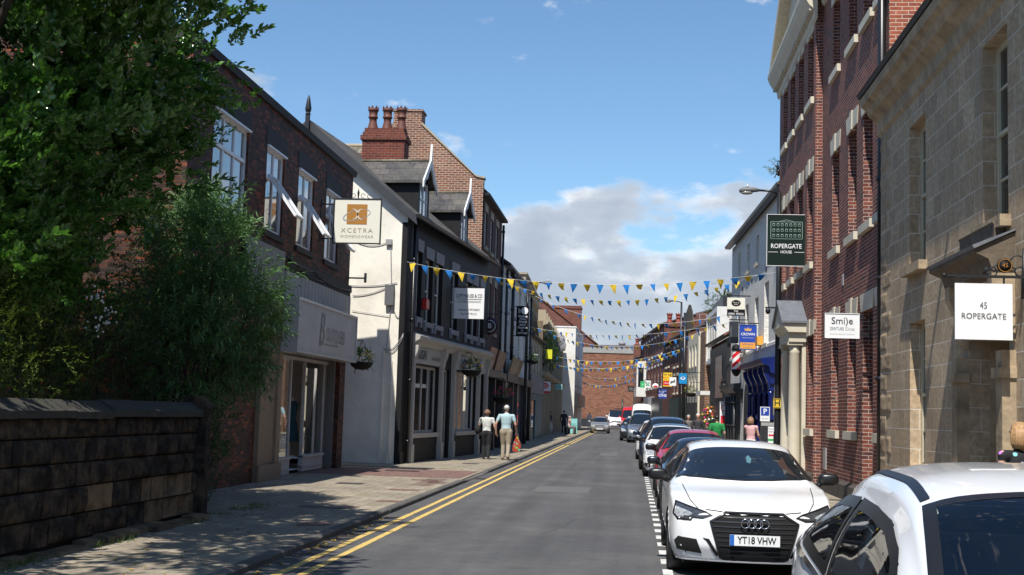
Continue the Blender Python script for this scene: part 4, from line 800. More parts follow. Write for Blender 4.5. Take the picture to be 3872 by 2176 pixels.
part('end_wall', MB().quad((4.5, 23.02, 6.6), (4.5, 23.02, 14.5), (15, 23.02, 14.5), (15, 23.02, 6.6)).quad((15, 23.02, 0), (15, 38.9, 0), (15, 38.9, 12.3), (15, 23.02, 12.3)).quad((4.5, 38.9, 0), (15, 38.9, 0), (15, 38.9, 12.3), (4.5, 38.9, 12.3)), M_brickHb, S2)
part('roof', MB().run(fr2, [(0, 12.5), (-5, 15), (-10.5, 12.5)], 23.4, 38.9), M_slate, S2)
# bright reveals inside every opening face
for fr, ops in ((fr2, oA), (fr2c, oB)):
    for o in ops:
        z0w = o[2]; grd = o[3] < 4
        if o[2] == 0:
            d_ = part('entrance_door', MB().box(fr, o[0], o[1], 0, 3.78, -.5, -.45), M_pane, S2); part('door_jamb', MB().box(fr, o[1] - .09, o[1], 0, 2.4, -.44, -.32), pmat('oxblood_paint', (0.20, 0.02, 0.018), 0.5), d_)
            part('notice', MB().box(fr, o[1] - .30, o[1] - .13, 1.2, 2.5, -.45, -.43), M_grey, d_)
            part('lintel', MB().prism(fr, [(o[0] - .1, 3.79), (o[1] + .1, 3.79), (o[1] + .22, 4.14), (o[0] - .22, 4.14)], -.05, .03), M_stonec, d_)
            continue
        w = window(S2, fr, *o, depth=.22, fm=M_stonec, pm=M_pane, bars=(1, 2), mid=.5, fw=.07, lint=.36, lm=M_stonec, wedge=.10)
        part('sill', MB().box(fr, o[0] - .12, o[1] + .12, o[2] - .17, o[2] - .002, -.2, .085), M_stonec, w)
q = MB(); q.run(fr2, [(.001, 11.75), (.06, 11.8), (.10, 12.0), (.2, 12.1), (.32, 12.2), (.36, 12.35), (.36, 12.42), (.001, 12.5)], 23.0, 31.0); part('cornice', q, M_stonec, S2)
q = MB(); q.run(fr2c, [(.001, 11.45), (.05, 11.5), (.08, 11.68), (.2, 11.78), (.30, 11.95), (.36, 12.1), (.36, 12.2), (.001, 12.25)], 30.95, 39.2)
s = 31.0
while s < 39.1: q.box(fr2c, s, s + .09, 11.66, 11.8, .081, .2); s += .2
part('dentil_cornice', q, M_stonec, S2)
fp = Fr(fr2c.O, fr2c.u, fr2c.n); q = MB(); q.prism(fp, [(30.95, 12.26), (39.2, 12.26), (35.05, 14.6)], -.3, .02); q.prism(fp, [(30.85, 12.26), (31.35, 12.26), (35.05, 14.45), (38.8, 12.26), (39.3, 12.26), (35.05, 14.85)], .021, .32)
for k in range(20):
    t = k/20; q.box(fp, 31.3 + 3.7*t, 31.4 + 3.7*t, 12.25 + 2.1*t - .02, 12.36 + 2.1*t, .022, .2); q.box(fp, 38.8 - 3.7*t, 38.9 - 3.7*t, 12.25 + 2.1*t - .02, 12.36 + 2.1*t, .022, .2)
part('pediment', q, M_stonec, S2)
downpipe(S2, fr2, 23.2, 0, 13.0, .1, .075)
# portico
q = MB()
for s in (32.75, 34.35):
    c = fr2c.p(s, 0, .27); q.lathe(c, [(.2, 0), (.2, .12), (.17, .2), (.155, .3), (.15, 1.4), (.13, 3.3), (.15, 3.34), (.13, 3.38), (.17, 3.5)], 20); q.box(fr2c, s - .19, s + .19, 3.5, 3.58, .08, .46); q.box(fr2c, s - .2, s + .2, 0, .12, .07, .47)
    q.box(fr2c, s - .15, s + .15, .0, 3.58, .002, .1)
part('columns', q, M_stonec, S2)
q = MB(); q.box(fr2c, 32.52, 34.58, 3.58, 3.82, .002, .44); q.run(fr2c, [(.002, 3.82), (.46, 3.82), (.52, 3.9), (.6, 3.98), (.6, 4.04), (.002, 4.04)], 32.42, 34.68); q.prism(fr2c, [(32.42, 4.041), (34.68, 4.041), (33.55, 4.62)], .002, .58)
part('entablature', q, M_stonec, S2)
part('portico_roof', MB().prism(fr2c, [(32.36, 4.045), (32.36, 4.1), (33.55, 4.72), (34.74, 4.1), (34.74, 4.045), (33.55, 4.64)], .002, .64), M_lead, S2)
part('front_door', MB().box(fr2c, 33.0, 34.1, 0, 3.3, .003, .05), pmat('dark_green_door', (0.01, 0.03, 0.02), 0.4), S2)
part('plinth', MB().run(fr2, [(.002, 0), (.09, 0), (.09, .3), (.002, .36)], 23.0, 31.1).run(fr2c, [(.002, 0), (.09, 0), (.09, .3), (.002, .36)], 31.2, 38.9), pmat('sooty_plinth', (0.06, 0.05, 0.042), 0.9, var=0.4, bump=0.5), S2)
part('vent', MB().box(fr2, 27.9, 28.1, 4.55, 4.8, .002, .02).box(fr2, 30.2, 30.6, .5, 1.0, .002, .03), M_grey, S2)
# ---------------------------------------------------------------- RIGHT 3: white painted brick building with navy shopfront
fr3 = Fr((5.7575, 0), (-.03, 1), (-1, -.03))
t3 = [(45.7, 46.5, 7.2, 8.2), (48.4, 49.2, 7.2, 8.25), (51.4, 52.3, 7.1, 8.3)]; f3 = [(42.95, 44.1, 4.15, 6.25), (45.65, 46.7, 4.15, 5.95), (48.6, 49.6, 4.2, 5.95), (51.4, 52.4, 4.2, 5.95)]
S3 = bulk('white_brick_building', 'white painted brick three-storey building with ornate navy blue shopfront', fr3, 39.25, 54.6, 8.8, 8, M_whitebrick, t3 + f3, M_cream, roof=M_slate, gut=True, ridge=2.2, lint=0, fm=M_cream, pm=M_pane, dep=.28, th=.36)
for s in (43.6, 47.5, 50.5): part('wall_anchor', MB().box(fr3, s - .06, s + .06, 6.6, 6.75, .002, .04), M_iron, S3)
part('string_course', MB().run(fr3, [(.001, 3.95), (.06, 4.0), (.06, 4.1), (.001, 4.15)], 39.3, 54.6), M_whitebrick, S3)
M_navy = pmat('navy_gloss_paint', (0.006, 0.016, 0.12), 0.25, 0.6, var=0.1)
nf = part('navy_shopfront', MB().run(fr3, [(.001, 3.05), (.15, 3.1), (.2, 3.3), (.42, 3.4), (.46, 3.55), (.001, 3.62)], 41.3, 47.3).box(fr3, 41.4, 47.2, 0, .45, .002, .16).box(fr3, 41.4, 47.2, 2.75, 3.05, .002, .14), M_navy, S3)
q = MB()
for s in (41.6, 42.9, 44.3, 45.7, 47.0):
    q.box(fr3, s - .14, s + .14, 0, 1.0, .003, .2); q.lathe(fr3.p(s, 1.0, .1), [(.1, 0), (.08, .1), (.075, 1.4), (.11, 1.5)], 10); q.box(fr3, s - .14, s + .14, 1.6, 1.75, .003, .2)
    q.run(fr3, [(.002, 2.5), (.16, 2.55), (.2, 2.8), (.34, 3.1), (.36, 3.3), (.002, 3.3)], s - .12, s + .12)
part('navy_columns', q, M_navy, S3); part('shop_panes', MB().box(fr3, 41.7, 46.9, .46, 2.74, .001, .03), M_pane, S3)
q = MB(); n = 14; s0, s1 = 48.0, 49.6; pts = [(s0, 0), (s0, 2.2)] + [((s0 + s1)/2 - .8*math.cos(math.pi*k/n), 2.2 + .8*math.sin(math.pi*k/n)) for k in range(1, n)] + [(s1, 2.2), (s1, 0)]
q.prism(fr3, pts, .002, .02); part('arched_doorway', q, M_dark, S3)
part('doorway_sign', MB().box(fr3, 50.0, 50.3, 2.2, 2.75, .002, .1), M_iron, S3); part('box_light', MB().box(fr3, 44.3, 44.9, 4.14, 4.44, .002, .2), pmat('orange_box', (0.7, 0.35, 0.05), 0.5), S3)
part('black_barber_front', MB().run(fr3, [(.002, 2.55), (.2, 2.6), (.45, 2.8), (.5, 2.95), (.002, 3.0)], 50.8, 54.5).box(fr3, 50.9, 54.5, 0, 2.5, .002, .08), M_shopblk, S3)
q = MB()
for s in (51.2, 52.2, 53.2, 54.2):
    q.tube([fr3.p(s, 0, .2), fr3.p(s, 2.5, .2)], .06, 8); q.box(fr3, s - .09, s + .09, 1.3, 1.36, .1, .3); q.box(fr3, s - .1, s + .1, 2.2, 2.27, .1, .3)
part('shop_columns', q, pmat('black_columns_pale_bands', (0.05, 0.05, 0.055), 0.4), S3)
# ---------------------------------------------------------------- RIGHT 4...: low tiled shop, white oriel block, brick blocks
fr4 = Fr((5.7575, 0), (-.03, 1), (-1, -.03))
S4 = bulk('tiled_black_shop', 'low black fronted shop with clay tile eaves roof between the white buildings on the right', fr4, 54.65, 63.9, 5.1, 5, M_brickRed, [], roof=M_tile, gut=True, ridge=1.6)
part('black_front', MB().box(fr4, 55.2, 63.5, .3, 4.9, .002, .06).box(fr4, 54.9, 55.2, 0, 5.0, .002, .12), M_shopblk, S4)
part('tall_window', MB().box(fr4, 57.5, 60.5, 2.5, 4.4, .061, .09), pmat('brown_glass', (0.16, 0.11, 0.07), 0.15, 0.8, var=0.3), S4); part('door_glass', MB().box(fr4, 55.8, 57.0, .2, 2.3, .061, .08), M_pane, S4)
fr4b = FRt(4.9)
S4b = bulk('rendered_house_behind', 'pale rendered house with black flared eaves set back above the tiled shop', fr4b, 55, 64.5, 7.4, 6, M_whitebrick, [(57, 58, 6.0, 7.1), (61, 62, 6.0, 7.1)], M_lgrey, roof=M_slate, gut=True, ridge=1.5)
part('dormer', MB().box(fr4b, 56.2, 58.2, 7.5, 8.9, -3, -.1).run(fr4b, [(.3, 8.9), (.3, 9.05), (-3, 9.2), (-3, 8.9)], 55.9, 58.5), M_lgrey, S4b)
p5 = (4.28, 66.5); q5 = (4.05, 76.2); fr5 = Fr(p5, (q5[0] - p5[0], q5[1] - p5[1]), (-(q5[1] - p5[1]), q5[0] - p5[0]))
S5 = thing('modern_brick_block', 'modern brown brick block with a white boxed first-floor window bay', 'building', (4.5, 73, 0))
part('wall', MB().box(fr5, 0, 6.7, 0, 7.0, -7, -1.0).box(fr5, 6.7, 10.3, 0, 6.6, -7, .05), M_brickTan, S5)
bx = part('window_bay', MB().box(fr5, 0, 6.7, 4.55, 4.75, -.99, .0).box(fr5, 0, 6.7, 7.1, 7.35, -.99, 0).box(fr5, 0, .2, 4.75, 7.1, -.99, 0).box(fr5, 6.5, 6.7, 4.75, 7.1, -.99, 0), M_white, S5)
window(S5, fr5, .25, 6.45, 4.8, 7.05, depth=.06, fm=M_white, pm=M_pane, bars=(6, 1), mid=.4, fw=.08)
part('ground_floor', MB().box(fr5, .3, 6.3, 0, 4.5, -.98, -.8), M_shopblk, S5)
q = MB()
for s in (.4, 1.9, 3.4, 4.9): q.box(fr5, s, s + .12, 2.9, 4.54, -.3, -.12)
part('posts', q, M_shopblk, S5); part('porch', MB().box(fr5, 0, .3, 0, 2.9, -.9, .3).box(fr5, -.1, 3.2, 2.75, 2.95, -.9, .8), M_white, S5)
part('dark_cornice', MB().box(fr5, .1, 6.6, 7.36, 7.9, -6.9, -.3), M_shopblk, S5)
# street bends left from here
PA, PB = (4.05, 79.8), (.15, 135); frR = Fr(PA, (PB[0] - PA[0], PB[1] - PA[1]), (-(PB[1] - PA[1]), PB[0] - PA[0]))
def yy(Y): return (Y - PA[1])/(PB[1] - PA[1])*math.hypot(PB[0] - PA[0], PB[1] - PA[1])
S6 = bulk('cream_shop_building', 'cream painted narrow shop building beyond the brown brick block', frR, yy(80), yy(85.8), 6.9, 7, M_cream, [(yy(81) + 1.6*k, yy(81) + 1.6*k + .7, z0, z1) for k in range(3) for z0, z1 in ((4.9, 6.2), (3.1, 4.2))], M_cream, lint=0)
part('shopfront', MB().box(frR, yy(80.2), yy(85.6), 0, 2.5, .002, .1), M_shopblk, S6)
S7 = bulk('red_brick_shops', 'dark red brick shops with green lit fronts in the distance on the right', frR, yy(85.85), yy(96), 7.2, 8, M_brickRed, [(yy(87) + 2.3*k, yy(87) + 2.3*k + .9, z0, z1) for k in range(4) for z0, z1 in ((5.2, 6.5), (3.3, 4.5))], M_cream, roof=M_slate, ridge=1.8, lint=.2)
part('shopfront', MB().box(frR, yy(86), yy(95.9), 0, 2.9, .002, .2), pmat('dark_green_shopfront', (0.02, 0.05, 0.04), 0.5, var=0.6, vscale=0.6), S7)
S8 = bulk('tall_chimney_gable_house', 'red brick house with a chimney stack of red pots beside the far terrace', frR, yy(96.05), yy(102.5), 7.1, 8, M_brickRed, [(yy(98), yy(98) + .9, 5.4, 6.8), (yy(100), yy(100) + .9, 5.4, 6.8)], M_cream, roof=M_slate, ridge=.9, lint=.2)
ch = part('chimney', MB().box(W0, 2.5, 4.6, 7.0, 8.9, 100.5, 101.6).box(W0, 2.4, 4.7, 8.6, 8.75, 100.4, 101.7), M_brickRed, S8); chimney_pots(ch, [(2.8, 101), (3.5, 101), (4.2, 101)], 8.9, .8, .2, pmat('red_clay_pot', (0.25, 0.05, 0.03), 0.6))
S9 = bulk('far_victorian_terrace', 'three-storey red brick Victorian terrace with white windows at the far right', frR, yy(102.6), yy(127), 8.9, 9, M_brickRed, [(yy(104) + 3.0*k, yy(104) + 3.0*k + 1.1, z0, z1) for k in range(8) for z0, z1 in ((6.7, 8.2), (4.0, 5.7))], M_white, roof=M_slate, gut=True, ridge=1.6, lint=.2, pm=M_pane_pale)
part('shopfronts', MB().box(frR, yy(102.8), yy(110), 0, 3.1, .002, .3).box(frR, yy(118), yy(126.8), 0, 2.9, .002, .3), M_shopblk, S9); part('pale_shopfront', MB().box(frR, yy(110.2), yy(117.8), 0, 3.2, .002, .35), M_lgrey, S9)
part('bay_window', MB().prism(Fr(frR.p(yy(119.5), 0)[:2], frR.u, frR.n), [(0, 3.3), (3, 3.3), (3, 6.6), (0, 6.6)], .01, .9), M_white, S9)
part('bay_pane', MB().box(frR, yy(119.8), yy(119.8) + 2.4, 4.2, 6.0, .901, .91).box(frR, yy(119.5) - .01, yy(119.5), 4.2, 6.0, .25, .75), M_pane, S9)
S10 = bulk('low_brown_house', 'lower brown brick house with small chimney next to the blank end wall', frR, yy(127.1), yy(136), 7.3, 8, M_brickTan, [(yy(128.5), yy(128.5) + 1, 4.2, 5.8), (yy(132), yy(132) + 1, 4.2, 5.8)], M_sandtrim, roof=M_slate, ridge=1.0)
ch = part('chimney', MB().box(W0, .0, 1.7, 7, 9.1, 137, 138), M_brickRed, S10); chimney_pots(ch, [(.4, 137.5), (1.3, 137.5)], 9.1, .7, .2, pmat('red_clay_pot', (0.25, 0.05, 0.03), 0.6))
S11 = thing('flat_roofed_brick_block', 'orange brown brick roof block with chimney pots rising behind the white bay', 'building', (7, 84, 0))
part('wall', MB().box(W0, 4.9, 9.5, 0, 8.0, 82, 92), M_brickTan, S11); part('coping', MB().box(W0, 4.8, 9.6, 8.0, 8.12, 81.9, 92.1), M_lgrey, S11)
ch = part('chimney', MB().box(W0, 5.9, 7.6, 8.12, 8.4, 83, 84), M_brickTan, S11); chimney_pots(ch, [(6.1, 83.5), (6.6, 83.5), (7.2, 83.5)], 8.4, .55, .16, M_iron)
part('aerial', MB().tube([(5.3, 82.4, 8.0), (5.3, 82.4, 10.4)], .02).tube([(4.9, 82.4, 10.2), (5.7, 82.4, 10.2)], .015).tube([(5.0, 82.2, 9.9), (5.6, 82.6, 9.9)], .015), M_grey, S11)
S12 = thing('brick_stack_house', 'red brick house with a stone pinnacle and rooftop railings behind the right-hand shops', 'building', (4.5, 96, 0))
part('wall', MB().box(W0, 4.3, 9, 0, 8.3, 93, 104), M_brickRed, S12); part('stack', MB().box(W0, 4.6, 5.8, 8.3, 9.3, 95, 96.5), M_brickRed, S12)
part('pinnacle', MB().prism(FC(93), [(3.75, 6.5), (4.3, 6.5), (4.25, 9.2), (4.1, 9.7), (3.95, 9.7), (3.8, 9.2)], -.6, 0), pmat('black_stone', (0.04, 0.036, 0.032), 0.9, var=0.3), S12)
q = MB()
for k in range(7): q.tube([(4.3 + .5*k, 94, 8.3), (4.3 + .5*k, 94, 9.1)], .02, 5)
q.tube([(4.3, 94, 9.1), (7.3, 94, 9.1)], .02, 5); q.tube([(4.3, 94, 8.7), (7.3, 94, 8.7)], .02, 5); part('roof_railing', q, M_grey, S12)
# ---------------------------------------------------------------- vegetation
def leaf_proto(L, Wd, fold=.25, droop=.15):
    """one leaf along +x: base, two side points, tip, mid rib; folded and drooping"""
    v = [(0, 0, 0), (L*.3, Wd*.5, fold*Wd), (L*.7, Wd*.42, fold*Wd - droop*L*.35), (L, 0, -droop*L), (L*.7, -Wd*.42, fold*Wd - droop*L*.35), (L*.3, -Wd*.5, fold*Wd), (L*.35, 0, 0), (L*.7, 0, -droop*L*.45)]
    f = [(0, 6, 1), (6, 7, 2, 1), (7, 3, 2), (0, 5, 6), (6, 5, 4, 7), (7, 4, 3)]
    return np.array(v), f
def spray_proto(r, n, L, Wd, twig, opp=False, tipup=.5, droop=.15, fold=.25):
    V = []; F = []; lv, lf = leaf_proto(L, Wd, fold, droop); b = 0
    for i in range(n):
        t = (i + .5)/n; pos = np.array([twig*t, 0, -twig*.25*t*t]); a = (math.pi*(i % 2) + (i//2)*1.57 if opp else i*2.4) + r.uniform(-.3, .3)
        el = R(25 + 45*(t if not opp else .2)) ; sc = r.uniform(.75, 1.1)*(1 - .3*abs(t - .6))
        d = Vector((math.sin(el), math.cos(a)*math.cos(el), math.sin(a)*math.cos(el)*.8 + tipup*.4)).normalized()
        up = Vector((-.2, 0, 1)); y = up.cross(d).normalized(); z = d.cross(y)
        M = np.array([d, y, z]).T*sc; V.append(lv @ M.T + pos); F += [tuple(b + k for k in f) for f in lf]; b += len(lv)
    s = .006; V.append(np.array([(0, s, 0), (0, -s, 0), (twig, 0, -twig*.25)])); F.append((b, b + 1, b + 2))
    return np.vstack(V), F
def scatter_mesh(name, protos, mats, pts, dirs, scales, r):
    """bake sprays into one leaf mesh"""
    VV = []; loops = []; starts = []; nb = 0; ls = 0
    pf = []
    for pv, f in protos:
        li = np.array([i for q in f for i in q]); ln = np.array([len(q) for q in f]); pf.append((pv, li, ln))
    LT = []
    for p, d, s in zip(pts, dirs, scales):
        pv, li, ln = pf[r.randrange(len(pf))]; x = Vector(d).normalized(); up = Vector((r.uniform(-.3, .3), r.uniform(-.3, .3), 1)); y = up.cross(x)
        if y.length < .1: y = Vector((0, 1, 0))
        y.normalize(); z = x.cross(y); M = np.array([x, y, z]).T*s
        VV.append(pv @ M.T + np.array(p)); loops.append(li + nb); LT.append(ln); nb += len(pv)
    V = np.vstack(VV); Lp = np.concatenate(loops); LT = np.concatenate(LT); me = bpy.data.meshes.new(name)
    me.vertices.add(len(V)); me.vertices.foreach_set('co', V.astype(np.float32).ravel()); me.loops.add(len(Lp)); me.loops.foreach_set('vertex_index', Lp.astype(np.int32))
    me.polygons.add(len(LT)); st = np.concatenate([[0], np.cumsum(LT)[:-1]]); me.polygons.foreach_set('loop_start', st.astype(np.int32)); me.polygons.foreach_set('loop_total', LT.astype(np.int32))
    me.polygons.foreach_set('use_smooth', np.ones(len(LT), dtype=bool)); me.update(calc_edges=True); me.validate()
    for m in (mats if isinstance(mats, list) else [mats]): me.materials.append(m)
    return me
def clumped(r, P, D, S, k, rad):
    """turn each point into a bunch of k sprays sharing one heading"""
    P2, D2, S2 = [], [], []
    for p, d, s in zip(P, D, S):
        for _ in range(k):
            P2.append(p + Vector((r.gauss(0, rad), r.gauss(0, rad), r.gauss(0, rad*.7)))); D2.append(d.normalized() + Vector((r.gauss(0, .25), r.gauss(0, .25), r.gauss(0, .2) + .35))); S2.append(s*r.uniform(.85, 1.15))
    return P2, D2, S2
def crown_pts(r, blobs, n, gap=.0, gs=1.1, shell=.5, outw=.8, up=.35, down=0.0, jit=.5):
    P = []; D = []; S = []; vol = [b[1][0]*b[1][1]*b[1][2] for b in blobs]; tot = sum(v**.8 for v in vol)
    for (c, rad), v in zip(blobs, vol):
        k = int(n*v**.8/tot)
        while k > 0:
            d = Vector((r.gauss(0, 1), r.gauss(0, 1), r.gauss(0, 1))).normalized(); q = shell + (1 - shell)*r.random()**.7
            lump = 1 + .28*noise.noise(d*2.2 + Vector(c)); p = Vector((c[0] + d.x*rad[0]*q*lump, c[1] + d.y*rad[1]*q*lump, c[2] + d.z*rad[2]*q*lump))
            if gap and noise.noise(p*gs) < gap - .5: k -= .2; continue
            P.append(p); dd = d*outw + Vector((r.gauss(0, jit), r.gauss(0, jit), r.gauss(0, jit) + up - down)); D.append(dd); S.append(r.uniform(.75, 1.2)); k -= 1
    return P, D, S
def limb(q, r, p0, p1, r0, r1, n=6, wob=.12):
    p0, p1 = Vector(p0), Vector(p1); pts = []; rs = []
    for i in range(n + 1):
        t = i/n; pts.append(p0.lerp(p1, t) + Vector((r.gauss(0, wob), r.gauss(0, wob), 0))*math.sin(math.pi*t)); rs.append(r0 + (r1 - r0)*t)
    q.tube(pts, rs, 7); return pts
M_bark = pmat('dark_bark', (0.035, 0.027, 0.02), 0.9, var=0.4, vscale=8, bump=0.8, bscale=30)
r5 = random.Random(5)
laurel = [spray_proto(r5, 12, .112, .064, .25) for _ in range(4)]
blobs = [((-7.7, 14.6, 4.9), (1.9, 2.2, 1.9)), ((-6.85, 16.0, 6.3), (1.7, 1.5, 1.6)), ((-8.3, 12.6, 4.0), (1.9, 2.0, 2.0)), ((-6.9, 12.8, 7.4), (2.0, 2.4, 1.2)),
         ((-5.8, 13.4, 7.3), (1.3, 2.0, 1.0)), ((-7.6, 13.8, 3.2), (1.4, 1.8, 1.2)), ((-8.8, 16.4, 7.0), (2.4, 1.8, 2.2)), ((-9.0, 16.5, 3.6), (1.8, 1.6, 1.8)), ((-6.75, 16.3, 5.0), (1.0, .9, .9))]
shade_blobs = [((-7.3, 8.8, 3.3), (1.4, 3.0, 1.5)), ((-5.5, 10.0, 7.4), (.9, 4.2, .6)), ((-4.6, 8.0, 7.2), (.8, 2.2, .5))]
T = thing('evergreen_tree', 'large glossy-leaved dark evergreen tree overhanging the stone wall at top left', 'tree', (-8.3, 14.3, 0))
q = MB(); b0 = limb(q, r5, (-8.3, 14.3, 0), (-8.2, 14.4, 3.2), .22, .16)
for tip in ((-7.4, 16.3, 6.6), (-8.6, 12, 5.5), (-6.6, 12.6, 7.3), (-5.2, 9.8, 7.2), (-8.2, 15, 8.6), (-7.5, 9, 5.2), (-7.1, 17.2, 5.0), (-9.2, 16.8, 7.6)):
    pts = limb(q, r5, (-8.25, 14.35, r5.uniform(1.8, 3.0)), tip, .10, .02, 7, .2)
    for k in (3, 4, 5, 6): limb(q, r5, pts[k], pts[k] + Vector((r5.uniform(-.9, .9), r5.uniform(-.9, .9), r5.uniform(-.2, .8))), .03, .008, 4, .08)
part('trunk', q, M_bark, T)
P, D, S = crown_pts(r5, blobs, 1500, gap=.2, gs=1.0, shell=.4, jit=.3); P, D, S = clumped(r5, P, D, S, 9, .17)
P2, D2, S2_ = crown_pts(r5, shade_blobs, 3000, gap=.2, gs=1.0, shell=.3); P += P2; D += D2; S += S2_
M_laurel = leaf_mat('glossy_laurel_leaf', (0.05, 0.13, 0.028), (0.13, 0.27, 0.055), rough=0.22, spec=1.0, trans=.25)
part('crown', scatter_mesh('crown', laurel, M_laurel, P, D, S, r5), None, T)
# buddleia at the end of the wall
bud = [spray_proto(r5, 16, .13, .027, .42, opp=True, tipup=-.1, droop=.35, fold=.1) for _ in range(4)]
T = thing('buddleia_bush', 'tall grey-green buddleia bush arching over the end of the stone wall', 'bush', (-7.2, 19.9, 0))
q = MB()
for k in range(16):
    a = r5.uniform(0, 6.28); rr = r5.uniform(.5, 1.2); limb(q, r5, (-7.2 + .1*math.cos(a), 19.9 + .1*math.sin(a), 0), (-7.0 + .8*rr*math.cos(a), 20.1 + .8*rr*math.sin(a), r5.uniform(2.6, 4.4)), .03, .008, 6, .08)
part('trunk', q, M_bark, T)
P, D, S = crown_pts(r5, [((-7.05, 20.2, 3.3), (1.2, 1.1, 1.5)), ((-7.2, 19.9, 2.4), (1.2, 1.2, 1.0)), ((-6.6, 20.4, 2.8), (.75, .8, 1.0)), ((-7.2, 20.2, 4.2), (.85, .8, .85))], 1900, gap=.2, gs=1.6, shell=.45, outw=1.0, up=.45, jit=.35)
part('crown', scatter_mesh('crown', bud, leaf_mat('buddleia_leaf', (0.055, 0.12, 0.042), (0.13, 0.235, 0.085), rough=.55, spec=.4, trans=.25), P, D, S, r5), None, T)
def bush(name, label, base, blobs, n, L, Wd, c1, c2, rough=.5, cat='bush', nl=10, tw=.22, **kw):
    T = thing(name, label, cat, base); pr = [spray_proto(r5, nl, L, Wd, tw) for _ in range(3)]; q = MB()
    for k in range(7):
        c, rad = blobs[k % len(blobs)]; limb(q, r5, (base[0] + r5.uniform(-.1, .1), base[1] + r5.uniform(-.1, .1), base[2]), (c[0] + r5.uniform(-.6, .6)*rad[0], c[1] + r5.uniform(-.6, .6)*rad[1], c[2] + rad[2]*.4), .025, .006, 5, .05)
    part('trunk', q, M_bark, T); P, D, S = crown_pts(r5, blobs, n, shell=.35, **kw)
    part('crown', scatter_mesh('crown', pr, leaf_mat(name + '_leaf', c1, c2, rough=rough, spec=.5), P, D, S, r5), None, T); return T
bush('yellow_green_bush', 'yellow-green small-leaved bush spilling over the coping at the far left', (-7.4, 13.3, 0), [((-7.0, 13.6, 2.1), (.9, 1.7, .85)), ((-7.3, 12.6, 2.4), (.9, 1.3, .9))], 1300, .045, .02, (0.05, 0.085, 0.012), (0.13, 0.17, 0.03))
T = bush('white_flowering_shrub', 'dark shrub with small clusters of white flowers behind the wall coping', (-7.5, 15.6, 0), [((-7.3, 15.6, 2.2), (.9, 1.2, .9))], 700, .05, .024, (0.02, 0.05, 0.012), (0.05, 0.09, 0.02))
q = MB()
for k in range(48):
    c = r5.choice([(-6.65, 15.2, 2.9), (-6.6, 15.5, 2.7), (-6.55, 15.0, 2.55)]); q.ball((c[0] + r5.gauss(0, .09), c[1] + r5.gauss(0, .12), c[2] + r5.gauss(0, .07)), r5.uniform(.011, .02), 6, 4)
part('flowers', q, M_white, T)['kind'] = 'stuff'
bush('dark_hedge_shrub', 'dense dark green shrub growing between the flowering shrub and the buddleia', (-7.6, 17.3, 0), [((-7.3, 17.3, 2.1), (1.0, 1.1, 1.0)), ((-8.0, 16.6, 2.6), (1.0, 1.2, 1.1)), ((-8.2, 18.2, 3.6), (1.2, 1.0, 1.2)), ((-9, 18.6, 2.2), (1.2, 1.2, 1.6))], 1900, .06, .026, (0.012, 0.032, 0.008), (0.035, 0.07, 0.018))
bush('trailing_creeper', 'straggly green creeper hanging down beside the end post of the wall', (-6.5, 18.3, 0), [((-6.15, 18.25, 1.35), (.3, .35, .5)), ((-6.1, 18.4, .7), (.2, .3, .4))], 110, .055, .03, (0.03, 0.07, 0.015), (0.06, 0.11, 0.025))
bush('rooftop_buddleia', 'self-sown bush sprouting from the roof of the orange brick block on the right', (5.6, 79.5, 7.3), [((5.4, 79.6, 8.6), (1.0, 1.0, .8)), ((6.2, 79.4, 8.2), (.8, .8, .6))], 340, .16, .05, (0.05, 0.09, 0.04), (0.10, 0.15, 0.07), tw=.4, gap=.2)
bush('wall_ivy', 'green ivy and buddleia clump growing high on the left building joint', (-5.9, 83, 4.6), [((-5.5, 83.5, 5.8), (.5, 1.2, 1.0)), ((-5.4, 84, 5.2), (.4, 1.0, .6))], 300, .13, .05, (0.03, 0.07, 0.02), (0.07, 0.12, 0.035), tw=.35)
bush('gutter_weed', 'pale weed sprouting from the gutter beside the lamp column on the right', (4.4, 39.5, 9.15), [((4.35, 39.6, 9.4), (.2, .2, .22))], 26, .07, .03, (0.12, 0.16, 0.10), (0.2, 0.25, 0.16), tw=.2)
# grass and weeds at the foot of the wall, fallen leaves
q = MB()
for k in range(2600):
    y = r5.uniform(9, 20.5); x = -6.02 + abs(r5.gauss(0, .11)) + (0 if y < 17.6 else -.25 + abs(r5.gauss(0, .25)))
    if noise.noise(Vector((x, y*1.2, 3))) < -.05 or x < -6.4 and y < 17.6: continue
    h = r5.uniform(.03, .10)*(.7 if y > 17.7 else 1); a = r5.uniform(0, 6.28); dx, dy = math.cos(a)*.006, math.sin(a)*.006; l = r5.gauss(0, .02)
    q.add([(x - dx, y - dy, 0), (x + dx, y + dy, 0), (x + l, y + l, h)], [(0, 1, 2)])
single('grass_tufts', q, leaf_mat('grass_blade', (0.05, 0.09, 0.02), (0.11, 0.15, 0.04), trans=.3), (-6, 14, 0), 'short green grass and weeds along the foot of the stone wall', 'grass', kind='stuff')
q = MB()
for k in range(210):
    if k % 3: x = -3.82 + abs(r5.gauss(0, .10)); y = r5.uniform(9, 20); z = ZR + .006
    else: x = r5.uniform(-5.9, -4.1); y = r5.uniform(9, 20); z = .01
    s = r5.uniform(.02, .045); a = r5.uniform(0, 6.28); c_, s_ = math.cos(a)*s, math.sin(a)*s
    q.add([(x - c_, y - s_, z), (x + s_*.5, y - c_*.5, z + .008), (x + c_, y + s_, z), (x - s_*.5, y + c_*.5, z + .012)], [(0, 1, 2, 3)])
single('fallen_leaves', q, leaf_mat('dry_leaf', (0.30, 0.17, 0.04), (0.45, 0.32, 0.06), rough=.7, trans=.1), (-4, 13, 0), 'yellow and brown fallen leaves scattered along the left kerb and gutter', 'leaves', kind='stuff')
